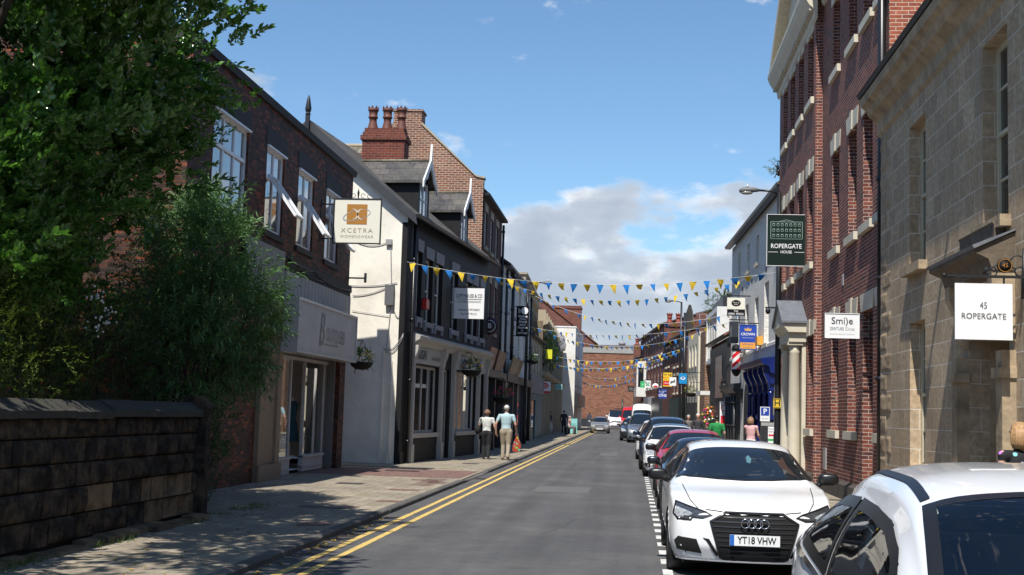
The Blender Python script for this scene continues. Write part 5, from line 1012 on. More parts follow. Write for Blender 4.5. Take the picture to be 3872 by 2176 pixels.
# ---------------------------------------------------------------- vehicles
def pchip(pts):
    X = [p[0] for p in pts]; Y = [p[1] for p in pts]; n = len(X); h = [X[i + 1] - X[i] for i in range(n - 1)]; dl = [(Y[i + 1] - Y[i])/h[i] for i in range(n - 1)]; m = [dl[0]] + [0]*(n - 2) + [dl[-1]]
    for i in range(1, n - 1):
        if dl[i - 1]*dl[i] > 0: w1, w2 = 2*h[i] + h[i - 1], h[i] + 2*h[i - 1]; m[i] = (w1 + w2)/(w1/dl[i - 1] + w2/dl[i])
    def f(x):
        x = min(max(x, X[0]), X[-1]); i = 0
        while i < n - 2 and x > X[i + 1]: i += 1
        t = (x - X[i])/h[i]; return Y[i]*(1 + 2*t)*(1 - t)**2 + h[i]*m[i]*t*(1 - t)**2 + Y[i + 1]*t*t*(3 - 2*t) + h[i]*m[i + 1]*t*t*(t - 1)
    return f
M_tyre = pmat('tyre_rubber', (0.018, 0.018, 0.018), 0.8, bump=0.2); M_rim = pmat('alloy_rim', (0.35, 0.35, 0.36), 0.3, metal=0.8); M_well = pmat('wheel_well', (0.006, 0.006, 0.006), 0.95)
M_cglass = pmat('dark_car_glass', (0.008, 0.011, 0.014), 0.03, 0.9, coat=0.6); M_trim = pmat('black_car_trim', (0.010, 0.010, 0.011), 0.35); M_lamp = pmat('headlamp_lens', (0.30, 0.32, 0.34), 0.08, 0.9, coat=1.0, var=0.6, vscale=22)
M_lampd = pmat('dark_headlamp', (0.045, 0.048, 0.052), 0.08, 0.9, coat=1.0, var=0.5, vscale=25); M_chrome = pmat('chrome', (0.7, 0.7, 0.72), 0.12, metal=1.0); M_plate = pmat('number_plate_white', (0.72, 0.73, 0.72), 0.35); M_plateY = pmat('number_plate_blue', (0.02, 0.12, 0.45), 0.4)
def paint(name, col, metal=0.0, rough=0.28): return pmat(name, col, rough, 0.5, metal=metal, coat=1.0)
def inset(poly, t):
    n = len(poly); A = sum(poly[i][0]*poly[(i + 1) % n][1] - poly[(i + 1) % n][0]*poly[i][1] for i in range(n)); sg = 1 if A > 0 else -1; out = []
    for i in range(n):
        p0, p1, p2 = (Vector(poly[i - 1]), Vector(poly[i]), Vector(poly[(i + 1) % n])); a = (p1 - p0).normalized(); b = (p2 - p1).normalized()
        na, nb = Vector((-a.y, a.x))*sg, Vector((-b.y, b.x))*sg; k = (na + nb); k = k/max(.35, (1 + na.dot(nb))); out.append(tuple(p1 + k*t))
    return out
def inside(poly, x, y):
    c = False; n = len(poly)
    for i in range(n):
        (x0, y0), (x1, y1) = poly[i], poly[(i + 1) % n]
        if (y0 > y) != (y1 > y) and x < (x1 - x0)*(y - y0)/(y1 - y0) + x0: c = not c
    return c
def proj_patch(bvh, polys, axis, off, step=.05, mb=None, thick=0):
    """lay 2-D outlines on to the car body by casting them along an axis; axis: front, rear, left, right, top"""
    bm = bmesh.new()
    for poly in polys:
        bm.faces.new([bm.verts.new((p[0], p[1], 0)) for p in poly])
    for ax in (0, 1):
        c = [v.co[ax] for v in bm.verts]; k = math.ceil(min(c)/step)
        while k*step < max(c):
            bmesh.ops.bisect_plane(bm, geom=bm.verts[:] + bm.edges[:] + bm.faces[:], plane_co=Vector((k*step if ax == 0 else 0, k*step if ax == 1 else 0, 0)), plane_no=Vector((1, 0, 0) if ax == 0 else (0, 1, 0))); k += 1
    bmesh.ops.triangulate(bm, faces=bm.faces[:])
    cfg = {'front': (lambda a, b: (Vector((a, -9, b)), Vector((0, 1, 0)))), 'rear': (lambda a, b: (Vector((a, 9, b)), Vector((0, -1, 0)))), 'left': (lambda a, b: (Vector((-5, a, b)), Vector((1, 0, 0)))), 'right': (lambda a, b: (Vector((5, a, b)), Vector((-1, 0, 0)))), 'top': (lambda a, b: (Vector((a, b, 5)), Vector((0, 0, -1))))}[axis]
    bad = []
    for v in bm.verts:
        o, d = cfg(v.co.x, v.co.y); h = bvh.ray_cast(o, d)
        if h[0] is None: bad.append(v); continue
        v.co = h[0] - d*off*.35 + (h[1] if h[1].dot(d) < 0 else -h[1])*off
    bmesh.ops.delete(bm, geom=bad, context='VERTS')
    mb = mb or MB(); vs = [tuple(v.co) for v in bm.verts]; bm.verts.index_update(); mb.smooth = True; mb.add(vs, [tuple(v.index for v in f.verts) for f in bm.faces]); mb.smooth = False; bm.free(); return mb
def ring_polys(outer, inner): n = len(outer); return [[outer[i], outer[(i + 1) % n], inner[(i + 1) % n], inner[i]] for i in range(n)]
def strip(pts, w):
    out = []
    for (a, b) in zip(pts[:-1], pts[1:]):
        a, b = Vector(a), Vector(b); n = (b - a).normalized(); n = Vector((-n.y, n.x))*w/2; out.append([tuple(a - n), tuple(b - n), tuple(b + n), tuple(a + n)])
    return out
def mirror(ps): return [(-x, z) for x, z in ps]
def vehicle(name, label, cat, X, Y, P, col, group='cars parked along the right kerb', rz=0.0, detail=1, glass=None, wheels=True):
    """Y is the front bumper; the car faces the camera (towards -y); P holds its profiles"""
    L, W, H = P['L'], P['W'], P['H']; hw = W/2; top, belt, plan, wr = (pchip(P[k]) for k in ('top', 'belt', 'plan', 'roofw')); zb = P.get('zb', .18); yo = -L/2
    t = thing(name, label, cat, (X, Y + L/2, ZR + .001), group, 0.0); LOCAL.add(t.name)
    ys = sorted({0, .02, .05, .09, .14} | {round(.2 + i*(L - .4)/int(L/.05), 4) for i in range(int(L/.05) + 1)} | {L - .14, L - .09, L - .05, L - .02, L})
    NL, NG, NR = 12, 9, 8
    def section(y):
        w = plan(y)*hw; zt, zs = top(y), belt(y); zs = min(zs, zt - .015); r = wr(y); r = min(r, w*.93); pts = []
        zl = zb + P.get('tuck', .0)*max(0, 1 - y/.4)
        for i in range(NL + 1):
            q = i/NL; k = 1 - .08*(1 - q/.45)**2 if q < .45 else 1 - .04*((q - .45)/.55)**2; pts.append((w*k, zl + (zs - zl)*q))
        xb = w*.96; he = min(P.get('he', .10), .42*(zt - zs)); x0, z0, x1, z1 = xb - .012, zs + .008, r, zt - he
        for i in range(1, NG + 1): q = i/NG; pts.append((x0 + (x1 - x0)*q + .03*min(1, (zt - zs)/.3)*math.sin(math.pi*q), z0 + (z1 - z0)*q))
        for i in range(1, NR + 1):
            a = math.pi/2*i/NR; pts.append((x1*math.cos(a)**.75, z1 + he*math.sin(a)**.95))
        return pts
    rings = []; fb, rb = P.get('nose', .17), P.get('tail', .12); ln = P.get('lean', .10)
    def shape(x, y, z):
        u = (x/hw)**2; y2 = y + fb*u*math.exp(-y/.30) - rb*u*math.exp(-(L - y)/.30)
        y2 += (ln*max(0, (z - .50)/.25)**2 + .10*max(0, (.34 - z)/.2))*math.exp(-y/.22) if y < 1 else 0
        if y > L - 1: y2 -= P.get('rlean', .10)*max(0, (z - .7)/.3)**1.5*math.exp(-(L - y)/.3) if z > .7 else .04*max(0, (.35 - z)/.2)
        return (x, y2 + yo, z)
    for y in ys: rings.append([shape(x, y, z) for x, z in section(y)])
    def capr(y, k): return [shape(x*k, y, z) for x, z in section(y)]
    rings = [capr(0, k) for k in (0, .33, .66)] + rings + [capr(L, k) for k in (.66, .33, 0)]
    bm = bmesh.new(); VG = []
    for sgn in (1, -1): VG.append([[bm.verts.new((p[0]*sgn, p[1], p[2])) for p in rg] for rg in rings])
    n = len(rings[0])
    for g in VG:
        for i in range(len(rings) - 1):
            for j in range(n - 1):
                try: bm.faces.new((g[i][j], g[i + 1][j], g[i + 1][j + 1], g[i][j + 1]))
                except ValueError: pass
    for i in range(len(rings) - 1): bm.faces.new((VG[0][i][0], VG[0][i + 1][0], VG[1][i + 1][0], VG[1][i][0]))
    bmesh.ops.remove_doubles(bm, verts=bm.verts, dist=.0008); bmesh.ops.dissolve_degenerate(bm, edges=bm.edges, dist=.0005)
    bvh = BVHTree.FromBMesh(bm)
    rw = P.get('wr_', .31); wy = (P.get('fo', .85) + yo, P.get('fo', .85) + P['wb'] + yo); ra = rw + .055
    for v in bm.verts:
        for c in wy:
            dy, dz = v.co.y - c, v.co.z - rw; d = math.hypot(dy, dz)
            if abs(v.co.x) > hw*.6 and v.co.z < rw + ra + .1 and ra*.93 < d < ra + .05 and dz > -.1: v.co.y = c + dy/d*ra; v.co.z = rw + dz/d*ra
    dele = [f for f in bm.faces if abs(f.calc_center_median().x) > hw*.5 and any(math.hypot(f.calc_center_median().y - c, f.calc_center_median().z - rw) < ra - .012 for c in wy)]
    bmesh.ops.delete(bm, geom=dele, context='FACES')
    wins = P['side']; ws = P['screen']; fwid = P.get('fw', .035); rs_ = P.get('rear')
    og = glass is not None
    if og:
        cut = []; front_y = P['cowl'] + yo
        for f in bm.faces:
            c = f.calc_center_median()
            if c.y < yo + L*.5 and c.y > front_y - .05 and inside(inset(ws, fwid*.55), c.x, c.y - yo) and c.z > .9: cut.append(f)
            elif abs(c.x) > .35 and any(inside(inset(w, fwid*.55), c.y - yo, c.z) for w in wins) and abs(f.normal.x) > .3: cut.append(f)
            elif rs_ and c.y > yo + L*.6 and inside(inset(rs_, fwid*.55), c.x, c.z): cut.append(f)
        bmesh.ops.delete(bm, geom=list(set(cut)), context='FACES')
    bmesh.ops.recalc_face_normals(bm, faces=bm.faces)
    me = bpy.data.meshes.new('body'); bm.to_mesh(me); bm.free(); me.polygons.foreach_set('use_smooth', [True]*len(me.polygons)); me.materials.append(col); body = part('body', me, None, t)
    gm = glass or M_cglass
    def PP(polys, axis, off, step=.05): return [[(a + (yo if axis in ('left', 'right') else 0), b + (yo if axis == 'top' else 0)) for a, b in p] for p in polys]
    def patch(nm, polys, axis, off, m, parent=None, step=.05, label=None):
        mb = proj_patch(bvh, PP(polys, axis, off), axis, off, step); return part(nm, mb, m, parent or t, label) if mb.f else None
    wi = inset(ws, fwid)
    sc = patch('windscreen', [wi], 'top', .005, gm); patch('windscreen_surround', ring_polys(ws, wi), 'top', .007, P.get('wsm', M_trim), sc)
    if rs_: patch('rear_window', [inset(rs_, fwid)], 'rear', .004, gm)
    if og and rs_: patch('rear_surround', ring_polys(rs_, inset(rs_, fwid)), 'rear', .005, M_trim)
    for w in wins:
        wi = inset(w, fwid)
        for sd in ('left', 'right'): g = patch('side_window', [wi], sd, .005, gm); patch('window_surround', ring_polys(w, wi), sd, .007, M_trim, g)
    if P.get('beltline'):
        for sd in ('left', 'right'): patch('chrome_strip', strip(P['beltline'], .022), sd, .008, M_chrome)
    if P.get('seams'):
        q = MB()
        for sd in ('left', 'right'):
            for s in P['seams']: proj_patch(bvh, PP(strip(s, .008), sd, .001), sd, .003, .05, q)
        for s in P.get('fseams', []):
            proj_patch(bvh, strip(s, .008), 'front', .004, .05, q); proj_patch(bvh, strip(mirror(s), .008), 'front', .004, .05, q)
        for s in P.get('tseams', []):
            proj_patch(bvh, PP(strip(s, .008), 'top', .001), 'top', .003, .05, q); proj_patch(bvh, PP(strip([(-a, b) for a, b in s], .008), 'top', .001), 'top', .003, .05, q)
        part('panel_gaps', q, M_well, body)
    for nm, polys, m, off, sub in P.get('front', []):
        o = patch(nm, polys, 'front', off, m)
        for nm2, polys2, m2, off2 in sub: patch(nm2, polys2, 'front', off2, m2, o)
    for nm, poly, m in P.get('lights', []):
        for pl in (poly, mirror(poly)):
            h = patch(nm, [pl], 'front', .004, m)
            if detail > 1: patch('lamp_rim', ring_polys(pl, inset(pl, .014)), 'front', .006, M_trim, h); 
            if detail > 1: patch('lamp_reflector', [inset([((p[0] - sum(a for a, b in pl)/len(pl))*.45 + sum(a for a, b in pl)/len(pl)*1.12, (p[1] - sum(b for a, b in pl)/len(pl))*.55 + sum(b for a, b in pl)/len(pl)) for p in pl], .0)], 'front', .0055, M_lamp, h)
    # plate
    pz = P.get('plate', .40); hit = bvh.ray_cast(Vector((0, -9, pz)), Vector((0, 1, 0)))
    if hit[0] is not None:
        py = min(hit[0].y, *[bvh.ray_cast(Vector((x, -9, pz)), Vector((0, 1, 0)))[0].y for x in (-.05, .05)]) - .018; fp = Fr((0, py), (1, 0), (0, -1))
        pl = part('number_plate', MB().box(fp, -.26, .26, pz - .056, pz + .056, 0, .008), M_plate, t)
        if P.get('reg'):
            part('plate_band', MB().box(fp, -.259, -.215, pz - .055, pz + .055, .0085, .010), M_plateY, pl)
            part('registration', put_text(MB(), fp, .02, pz, .012, P['reg'], .103, xs=.80, bold=.014), M_trim, pl)
        elif detail: part('registration', put_text(MB(), fp, .0, pz, .012, 'YD12 KLM', .08, xs=.8, bold=.01), M_trim, pl)
    # mirrors
    mc = P.get('mcol', col); my, mz = P.get('mpos', (1.35, 1.0))
    for s in (-1, 1):
        c = (s*(hw + .09), my + yo, mz); q = MB(); q.ball(c, (.115, .07, .07), 16, 10); q.v = [tuple(c[k] + math.copysign(abs((v[k] - c[k])/e)**.62*e, v[k] - c[k]) for k, e in enumerate((.115, .07, .07))) for v in q.v]; q.tube([(s*(hw*.90), my + yo + .03, mz - .09), (c[0] - s*.03, c[1], c[2] - .04)], [.03, .022], 6); part('mirror', q, mc, t)
    # wheels
    for s in (-1, 1):
        for c in wy:
            x = s*(hw - .115); tw = .105; g = 1
            q = MB(); q.lathe((x, c, rw), [(rw*.68, -tw), (rw*.93, -tw*1.0), (rw, -tw*.78), (rw, tw*.78), (rw*.93, tw), (rw*.68, tw)], 28, 'x', cap=False)
            wl = part('wheel', q, M_tyre, t)
            q = MB(); q.lathe((x, c, rw), [(rw*.68, tw*.9), (rw*.64, tw*.95), (rw*.62, tw*.3), (rw*.62, -tw*.3), (rw*.64, -tw*.95), (rw*.68, -tw*.9)], 24, 'x', cap=False); xo = x + s*tw*.75
            q.lathe((xo, c, rw), [(.05, -.02), (.055, .012), (.0, .016)] if s > 0 else [(.05, .02), (.055, -.012), (.0, -.016)], 12, 'x')
            for k in range(5):
                a = 2*math.pi*k/5 + .3; e = (math.cos(a), math.sin(a)); pz_ = (-e[1], e[0])
                for wd in (-1, 1):
                    q.add([(xo, c + e[0]*.04 + wd*pz_[0]*.02, rw + e[1]*.04 + wd*pz_[1]*.02), (xo, c + e[0]*.04, rw + e[1]*.04), (xo - s*.01, c + e[0]*rw*.64 + wd*pz_[0]*.01, rw + e[1]*rw*.64 + wd*pz_[1]*.01), (xo - s*.01, c + e[0]*rw*.64 + wd*pz_[0]*.045, rw + e[1]*rw*.64 + wd*pz_[1]*.045)], [(0, 1, 2, 3)])
            q.lathe((x - s*tw*.2, c, rw), [(rw*.6, 0), (.0, 0)], 20, 'x'); part('rim', q, M_rim if detail else M_rim, wl)
    q = MB()
    for c in wy: q.box(W0, -hw*.93, hw*.93, .14, ra + rw - .05, c - ra*.98, c + ra*.98)
    part('wheel_wells', q, M_well, t)
    part('underbody', MB().box(W0, -hw*.82, hw*.82, zb - .03, zb + .15, yo + .25, yo + L - .25), M_well, t)
    return t, bvh, yo
def plan_screen(c, wt, W, b=.425, t=.31):
    """windscreen outline seen from above: curved foot, narrower head"""
    b, t = b*W, t*W
    return [(-b, c + .24), (-b*.8, c + .14), (-b*.4, c + .08), (0, c + .06), (b*.4, c + .08), (b*.8, c + .14), (b, c + .24), (t + .015, wt - .04), (t*.6, wt - .055), (0, wt - .06), (-t*.6, wt - .055), (-t - .015, wt - .04)]
def hatch(L=4.1, W=1.74, H=1.46, belt=.93, bon=.90, steep=0, tail=.5):
    """everyday hatchback profiles; fractions follow the length"""
    f = L/4.1; c = 1.10*f; wt = 1.85*f
    top = [(0, .60), (.07, .70), (.25, .80), (.6, bon - .04), (c, bon + .07), (c + .1, bon + .12), (wt, H - .06), (wt + .45, H), (L*.68, H - .015), (L - .45, H - .12), (L - .14, bon + .15), (L - .03, .85), (L, .62)]
    P = dict(L=L, W=W, H=H, wb=2.52*f, fo=.80*f, cowl=c, wr_=.31, top=top, belt=[(0, .55), (.25, .73), (c, bon), (2.2*f, belt), (L - .3, belt + .10), (L, .60)], plan=[(0, .84), (.12, .92), (.4, .975), (.9, 1), (3.0*f, 1), (L - .4, .96), (L - .1, .90), (L, .84)],
             roofw=[(0, .60), (.6, .68), (c, .66), (wt, .545), (L*.7, .55), (L - .4, .53), (L, .6)], nose=.20, plate=.38, mpos=(c + .22, bon + .13))
    P['screen'] = plan_screen(c, wt, W)
    P['rear'] = [(-.58, belt + .14), (.58, belt + .14), (.48, H - .16), (-.48, H - .16)]
    zz = H - .105; P['side'] = [[(c + .30, belt + .0), (c + .55, belt + .17), (wt + .17, zz - .02), (wt + .32, zz), (2.36*f, zz + .005), (2.36*f, belt + .03)], [(2.42*f, belt + .03), (2.42*f, zz + .005), (2.95*f, zz - .005), (3.12*f, zz - .04), (3.22*f, belt + .08)], [(3.27*f, belt + .09), (3.18*f, zz - .05), (3.35*f, zz - .09), (3.58*f, belt + .13)]]
    P['seams'] = [[(c + .12, .35), (c + .16, .75), (c + .26, belt - .02)], [(2.39*f, .32), (2.39*f, belt)], [(3.05*f, .55), (3.28*f, .80), (3.24*f, belt + .05)], [(c + .14, .33), (3.0*f, .33)]]
    P['fseams'] = [[(.62, .70), (.66, .78), (.70, bon + .04)]]
    P['lights'] = [('headlight', [(.46, .63), (.50, .72), (.66, .80), (.80, .80), (.81, .68), (.72, .60)], M_lamp)]
    P['front'] = [('grille', [[(-.42, .60), (.42, .60), (.38, .68), (-.38, .68)]], M_trim, .004, []), ('lower_grille', [[(-.50, .22), (.50, .22), (.58, .34), (-.58, .34)]], M_trim, .004, []), ('fog_recess', [[(.62, .28), (.80, .28), (.78, .40), (.62, .38)], [(-.62, .28), (-.80, .28), (-.78, .40), (-.62, .38)]], M_trim, .004, [])]
    return P
C_white = paint('white_car_paint', (0.78, 0.78, 0.78)); C_black = paint('black_car_paint', (0.008, 0.009, 0.012)); C_red = paint('red_car_paint', (0.42, 0.008, 0.012)); C_navy = paint('navy_car_paint', (0.012, 0.022, 0.05), .3)
C_grey = paint('dark_grey_car_paint', (0.035, 0.038, 0.042), .4); C_silver = paint('silver_car_paint', (0.42, 0.41, 0.39), .6); C_silver2 = paint('pale_blue_grey_paint', (0.20, 0.23, 0.27), .5)
# white sporty hatch with the big grille
A3 = hatch(4.31, 1.80, 1.43, .95, .92); c = 1.18
A3.update(wb=2.60, fo=.88, wr_=.325, cowl=c, nose=.22, lean=.08, plate=.425, mcol=M_trim, mpos=(1.52, 1.02), reg='YT18 VHW', fw=.03, mirror=1)
A3['top'] = [(0, .69), (.05, .735), (.2, .78), (.6, .86), (c, .955), (c + .1, 1.0), (1.98, 1.345), (2.4, 1.42), (2.95, 1.425), (3.5, 1.37), (3.9, 1.22), (4.2, .98), (4.31, .65)]
A3['screen'] = plan_screen(c, 2.03, 1.80, .44, .335)
A3['roofw'] = [(0, .66), (.6, .72), (c, .76), (1.98, .62), (3.0, .60), (3.9, .52), (4.31, .6)]
gr = [(-.30, .695), (.30, .695), (.455, .60), (.35, .235), (.30, .215), (-.30, .215), (-.35, .235), (-.455, .60)]
sl = []
for k in range(9):
    z = .255 + k*.049; w_ = .30 + (z - .215)*(.455 - .33)/.37 if z < .60 else .30
    sl.append([(-w_ - .02, z), (w_ + .02, z), (w_ + .02, z + .013), (-w_ - .02, z + .013)])
A3['front'] = [('grille', [gr], M_well, .004, [('grille_slats', sl, pmat('grille_slat', (0.022, 0.023, 0.026), 0.35, 0.6), .009), ('grille_frame', ring_polys(inset(gr, -.012), inset(gr, .006)), M_trim, .012)]),
               ('air_intake', [[(.54, .26), (.80, .29), (.83, .38), (.79, .43), (.60, .41)]], M_well, .004, [('intake_vane', [[(.70, .27), (.715, .27), (.72, .42), (.705, .42)]], M_trim, .007)]), ('air_intake', [mirror([(.54, .26), (.80, .29), (.83, .38), (.79, .43), (.60, .41)])], M_well, .004, [('intake_vane', [[(-.70, .27), (-.715, .27), (-.72, .42), (-.705, .42)]], M_trim, .007)]),
               ('bumper_slot', [[(.38, .24), (.40, .25), (.50, .40), (.54, .43), (.47, .42), (.37, .26)]], M_well, .005, []), ('bumper_slot', [mirror([(.38, .24), (.40, .25), (.50, .40), (.54, .43), (.47, .42), (.37, .26)])], M_well, .005, []),
               ]
A3['lights'] = [('headlight', [(.43, .665), (.50, .70), (.70, .755), (.82, .79), (.845, .66), (.80, .60), (.66, .60), (.64, .63), (.54, .625)], M_lampd)]
A3['fseams'] = [[(.33, .705), (.50, .72)], [(.58, .72), (.66, .80), (.72, .93)]]; A3['seams'] += [[(.9, .72), (1.5, .78), (3.7, .84)]]
car, bvh, yo = vehicle('parked_car', 'white sporty hatchback with large black hexagonal grille, black mirrors and plate YT18 VHW', 'car', 1.31, 13.75, A3, C_white, detail=2)
q = MB(); hy = bvh.ray_cast(Vector((0, -9, .60)), Vector((0, 1, 0)))[0].y - .045
for k in range(4):
    cx = -.099 + k*.066
    q.lathe((cx, hy, .60), [(.038, 0), (.045, -.014), (.053, 0), (.045, .008), (.038, 0)], 24, 'y', cap=False)
part('ring_badge', q, M_chrome, car)
q = MB(); proj_patch(bvh, [[(x, z) for x, z in ((-.45, 1.003), (-.43, 1.003), (.05, 1.035), (.04, 1.042))]], 'front', .02, .05, q); proj_patch(bvh, [[(.15, 1.003), (.17, 1.003), (.6, 1.03), (.59, 1.037)]], 'front', .02, .05, q)
part('wiper', q, M_trim, car)
part('lower_lip', proj_patch(bvh, [[(-.80, .188), (.80, .188), (.80, .205), (-.80, .205)]], 'front', .012), C_white, car)
part('air_freshener', proj_patch(bvh, [[(.05, 1.18), (.09, 1.17), (.11, 1.22), (.08, 1.26), (.05, 1.24)]], 'front', .006), pmat('teal_card', (0.06, 0.16, 0.19), 0.6), car)
# nearest white car, windows you can look into
NC = hatch(4.30, 1.74, 1.555, .96, .93); c = 1.05
NC.update(cowl=c, nose=.25, he=.125, fw=.045, zb=.2, wb=2.62, fo=.80)
NC['top'] = [(0, .60), (.07, .70), (.25, .80), (.6, .90), (c, 1.01), (c + .1, 1.07), (1.50, 1.27), (1.95, 1.49), (2.4, 1.55), (2.9, 1.555), (3.4, 1.50), (3.8, 1.36), (4.15, 1.05), (4.30, .62)]
NC['screen'] = plan_screen(c, 1.98, 1.74, .415, .345)
NC['belt'] = [(0, .55), (.25, .73), (c, .90), (1.45, .93), (2.75, 1.02), (3.5, 1.13), (3.9, 1.12), (4.30, .60)]
NC['plan'] = [(0, .84), (.12, .92), (.4, .97), (.9, 1), (2.0, .985), (3.2, 1.02), (3.7, .99), (4.1, .90), (4.30, .84)]
NC['roofw'] = [(0, .60), (.6, .68), (c, .72), (1.50, .70), (1.95, .66), (2.7, .635), (3.4, .61), (3.9, .55), (4.30, .6)]
NC['side'] = [[(1.52, .99), (1.68, 1.16), (1.86, 1.28), (2.1, 1.355), (2.4, 1.385), (2.76, 1.395), (2.72, 1.065)], [(2.76, 1.07), (2.80, 1.395), (3.12, 1.385), (3.38, 1.35), (3.36, 1.15)], [(3.39, 1.155), (3.41, 1.34), (3.54, 1.30), (3.66, 1.20)]]
NC['beltline'] = [(1.36, .965), (2.74, 1.045), (3.38, 1.13), (3.72, 1.18)]; NC['rear'] = [(-.52, 1.14), (.52, 1.14), (.44, 1.36), (-.44, 1.36)]; NC['mcol'] = M_trim
car, bvh, yo = vehicle('parked_car', 'nearest white hatchback at the lower right corner with black roof strips', 'car', 1.62, 2.62, NC, paint('pearl_white_car_paint', (0.76, 0.77, 0.79)), detail=1, glass=G_car)
q = MB()
for s in (-1, 1): proj_patch(bvh, [[(a, b + yo) for a, b in p] for p in strip([(s*.592, 2.0), (s*.575, 2.3), (s*.56, 2.8), (s*.53, 3.4)], .034)], 'top', .004, .05, q)
part('roof_strip', q, M_trim, car)
q = MB(); q.box(W0, -.72, .72, .55, .93, yo + 1.15, yo + 1.45)
for s in (-.36, .36): q.box(W0, s - .24, s + .24, .45, .56, yo + 1.95, yo + 2.45); q.box(W0, s - .24, s + .24, .5, 1.02, yo + 2.42, yo + 2.55); q.ball((s, yo + 2.5, 1.16), (.13, .06, .11), 10, 7)
q.box(W0, -.6, .6, .45, .56, yo + 2.85, yo + 3.2); q.box(W0, -.6, .6, .5, 1.0, yo + 3.2, yo + 3.32)
for s in (-.36, .36): q.ball((s, yo + 3.27, 1.1), (.12, .05, .09), 10, 7)
part('seats', q, pmat('charcoal_seat_cloth', (0.02, 0.021, 0.024), 0.9), car); part('cabin_floor', MB().box(W0, -.75, .75, .3, .45, yo + 1.2, yo + 3.6), M_well, car)
q = MB(); q.lathe((-.36, yo + 1.62, .93), [(.175, 0), (.185, -.015), (.195, 0), (.185, .012), (.175, 0)], 20, 'y', cap=False); part('steering_wheel', q, M_trim, car)
part('tax_paper', MB().quad((-.70, yo + 2.62, 1.12), (-.70, yo + 2.80, 1.14), (-.65, yo + 2.78, 1.30), (-.65, yo + 2.62, 1.29)), M_white, car)
# black roadster
RD = hatch(3.95, 1.70, 1.35, .88, .84); c = 1.30
RD['top'] = [(0, .52), (.07, .60), (.3, .68), (.8, .80), (c, .88), (c + .08, .92), (1.95, 1.28), (2.25, 1.34), (2.7, 1.33), (3.15, 1.08), (3.5, .95), (3.85, .85), (3.95, .6)]
RD['belt'] = [(0, .48), (.3, .64), (c, .83), (2.5, .87), (3.6, .90), (3.95, .55)]; RD['screen'] = plan_screen(c - .03, 2.02, 1.70); RD['side'] = [[(c + .35, .90), (1.98, 1.22), (2.4, 1.25), (2.7, 1.18), (2.8, .93)]]
RD.update(wb=2.32, fo=.80, cowl=c, mpos=(1.75, .93), plate=.33, rear=None, zb=.14); RD['roofw'] = [(0, .6), (.6, .66), (c, .66), (1.95, .53), (2.6, .52), (3.05, .56), (3.95, .6)]; RD['lights'] = [('headlight', [(.45, .52), (.5, .60), (.68, .66), (.76, .58), (.62, .50)], M_lampd)]; RD['front'] = [('grille', [[(-.3, .2), (.3, .2), (.36, .34), (-.36, .34)]], M_trim, .004, [])]; RD['fseams'] = []
vehicle('parked_car', 'low black roadster parked behind the white sporty hatchback', 'car', 1.33, 20.7, RD, C_black)
P = hatch(4.0, 1.72, 1.42); P['mcol'] = M_trim
car, bvh, yo = vehicle('parked_car', 'red hatchback with roof aerial, parked behind the low black roadster', 'car', 1.36, 26.4, P, C_red)
part('aerial', MB().tube([(0, yo + 2.3, 1.42), (0, yo + 2.5, 1.62)], .008), M_trim, car)
P = hatch(3.6, 1.66, 1.47); P['mcol'] = M_trim; car, bvh, yo = vehicle('parked_car', 'small white car with dark roof and black ball mirrors behind the red one', 'car', 1.15, 35.4, P, C_white)
part('black_roof', proj_patch(bvh, [[(x, y + yo) for x, y in ((-.5, 1.7), (.5, 1.7), (.5, 3.05), (-.5, 3.05))]], 'top', .004), C_navy, car)
P = hatch(4.3, 1.82, 1.66, 1.06, 1.0); P.update(wr_=.34, zb=.24); vehicle('parked_car', 'tall navy blue crossover car with dark mirrors in the middle of the parked row', 'car', 1.15, 39.6, P, C_navy)
P = hatch(3.95, 1.72, 1.51); vehicle('parked_car', 'white hatchback with swept-back headlamps and black lower grille, farther up the parked row', 'car', 1.02, 48.7, P, C_white)
P = hatch(4.5, 1.82, 1.80, 1.05, 1.0); P.update(wr_=.33); vehicle('parked_car', 'blue-grey people carrier in front of the white van', 'car', .62, 77.5, P, C_silver2)
P = hatch(4.1, 1.75, 1.50); vehicle('parked_car', 'dark grey hatchback peeping out behind the blue-grey people carrier', 'car', .10, 82.5, P, C_grey)
def vanp(L=5.6, W=2.0, H=2.65):
    P = hatch(L, W, H, 1.15, 1.15); c = .85
    P.update(top=[(0, .75), (.06, .9), (.25, 1.08), (c, 1.28), (c + .1, 1.34), (1.75, 2.1), (2.1, H - .08), (2.6, H), (L - .3, H), (L - .06, H - .08), (L, H - .6)], belt=[(0, .7), (.3, .98), (c, 1.18), (2.2, 1.3), (L, 1.3)], plan=[(0, .88), (.15, .95), (.5, .99), (1.0, 1), (L - .2, 1), (L, .96)],
             roofw=[(0, .7), (c, .82), (1.75, .78), (2.6, .80), (L, .80)], he=.22, screen=plan_screen(c, 1.82, W, .41, .36), side=[[(1.45, 1.38), (1.95, 1.85), (2.05, 1.92), (2.65, 1.92), (2.65, 1.36)]], rear=None, wb=3.2, fo=.95, wr_=.34, cowl=c, mpos=(1.35, 1.45), plate=.45, seams=[[(2.75, .4), (2.75, 2.2)], [(4.0, .4), (4.0, 2.2)]], fseams=[], nose=.22, tail=.04, rlean=.0,
             lights=[('headlight', [(.62, .82), (.66, 1.0), (.88, 1.10), (.92, .95), (.86, .80)], M_lamp)], front=[('grille', [[(-.5, .72), (.5, .72), (.46, .9), (-.46, .9)]], M_trim, .004, []), ('lower_grille', [[(-.6, .3), (.6, .3), (.6, .42), (-.6, .42)]], M_trim, .004, [])], fw=.05)
    return P
vehicle('delivery_van', 'high-roofed white panel van parked behind the dark grey hatchback', 'van', .86, 108, vanp(), C_white)
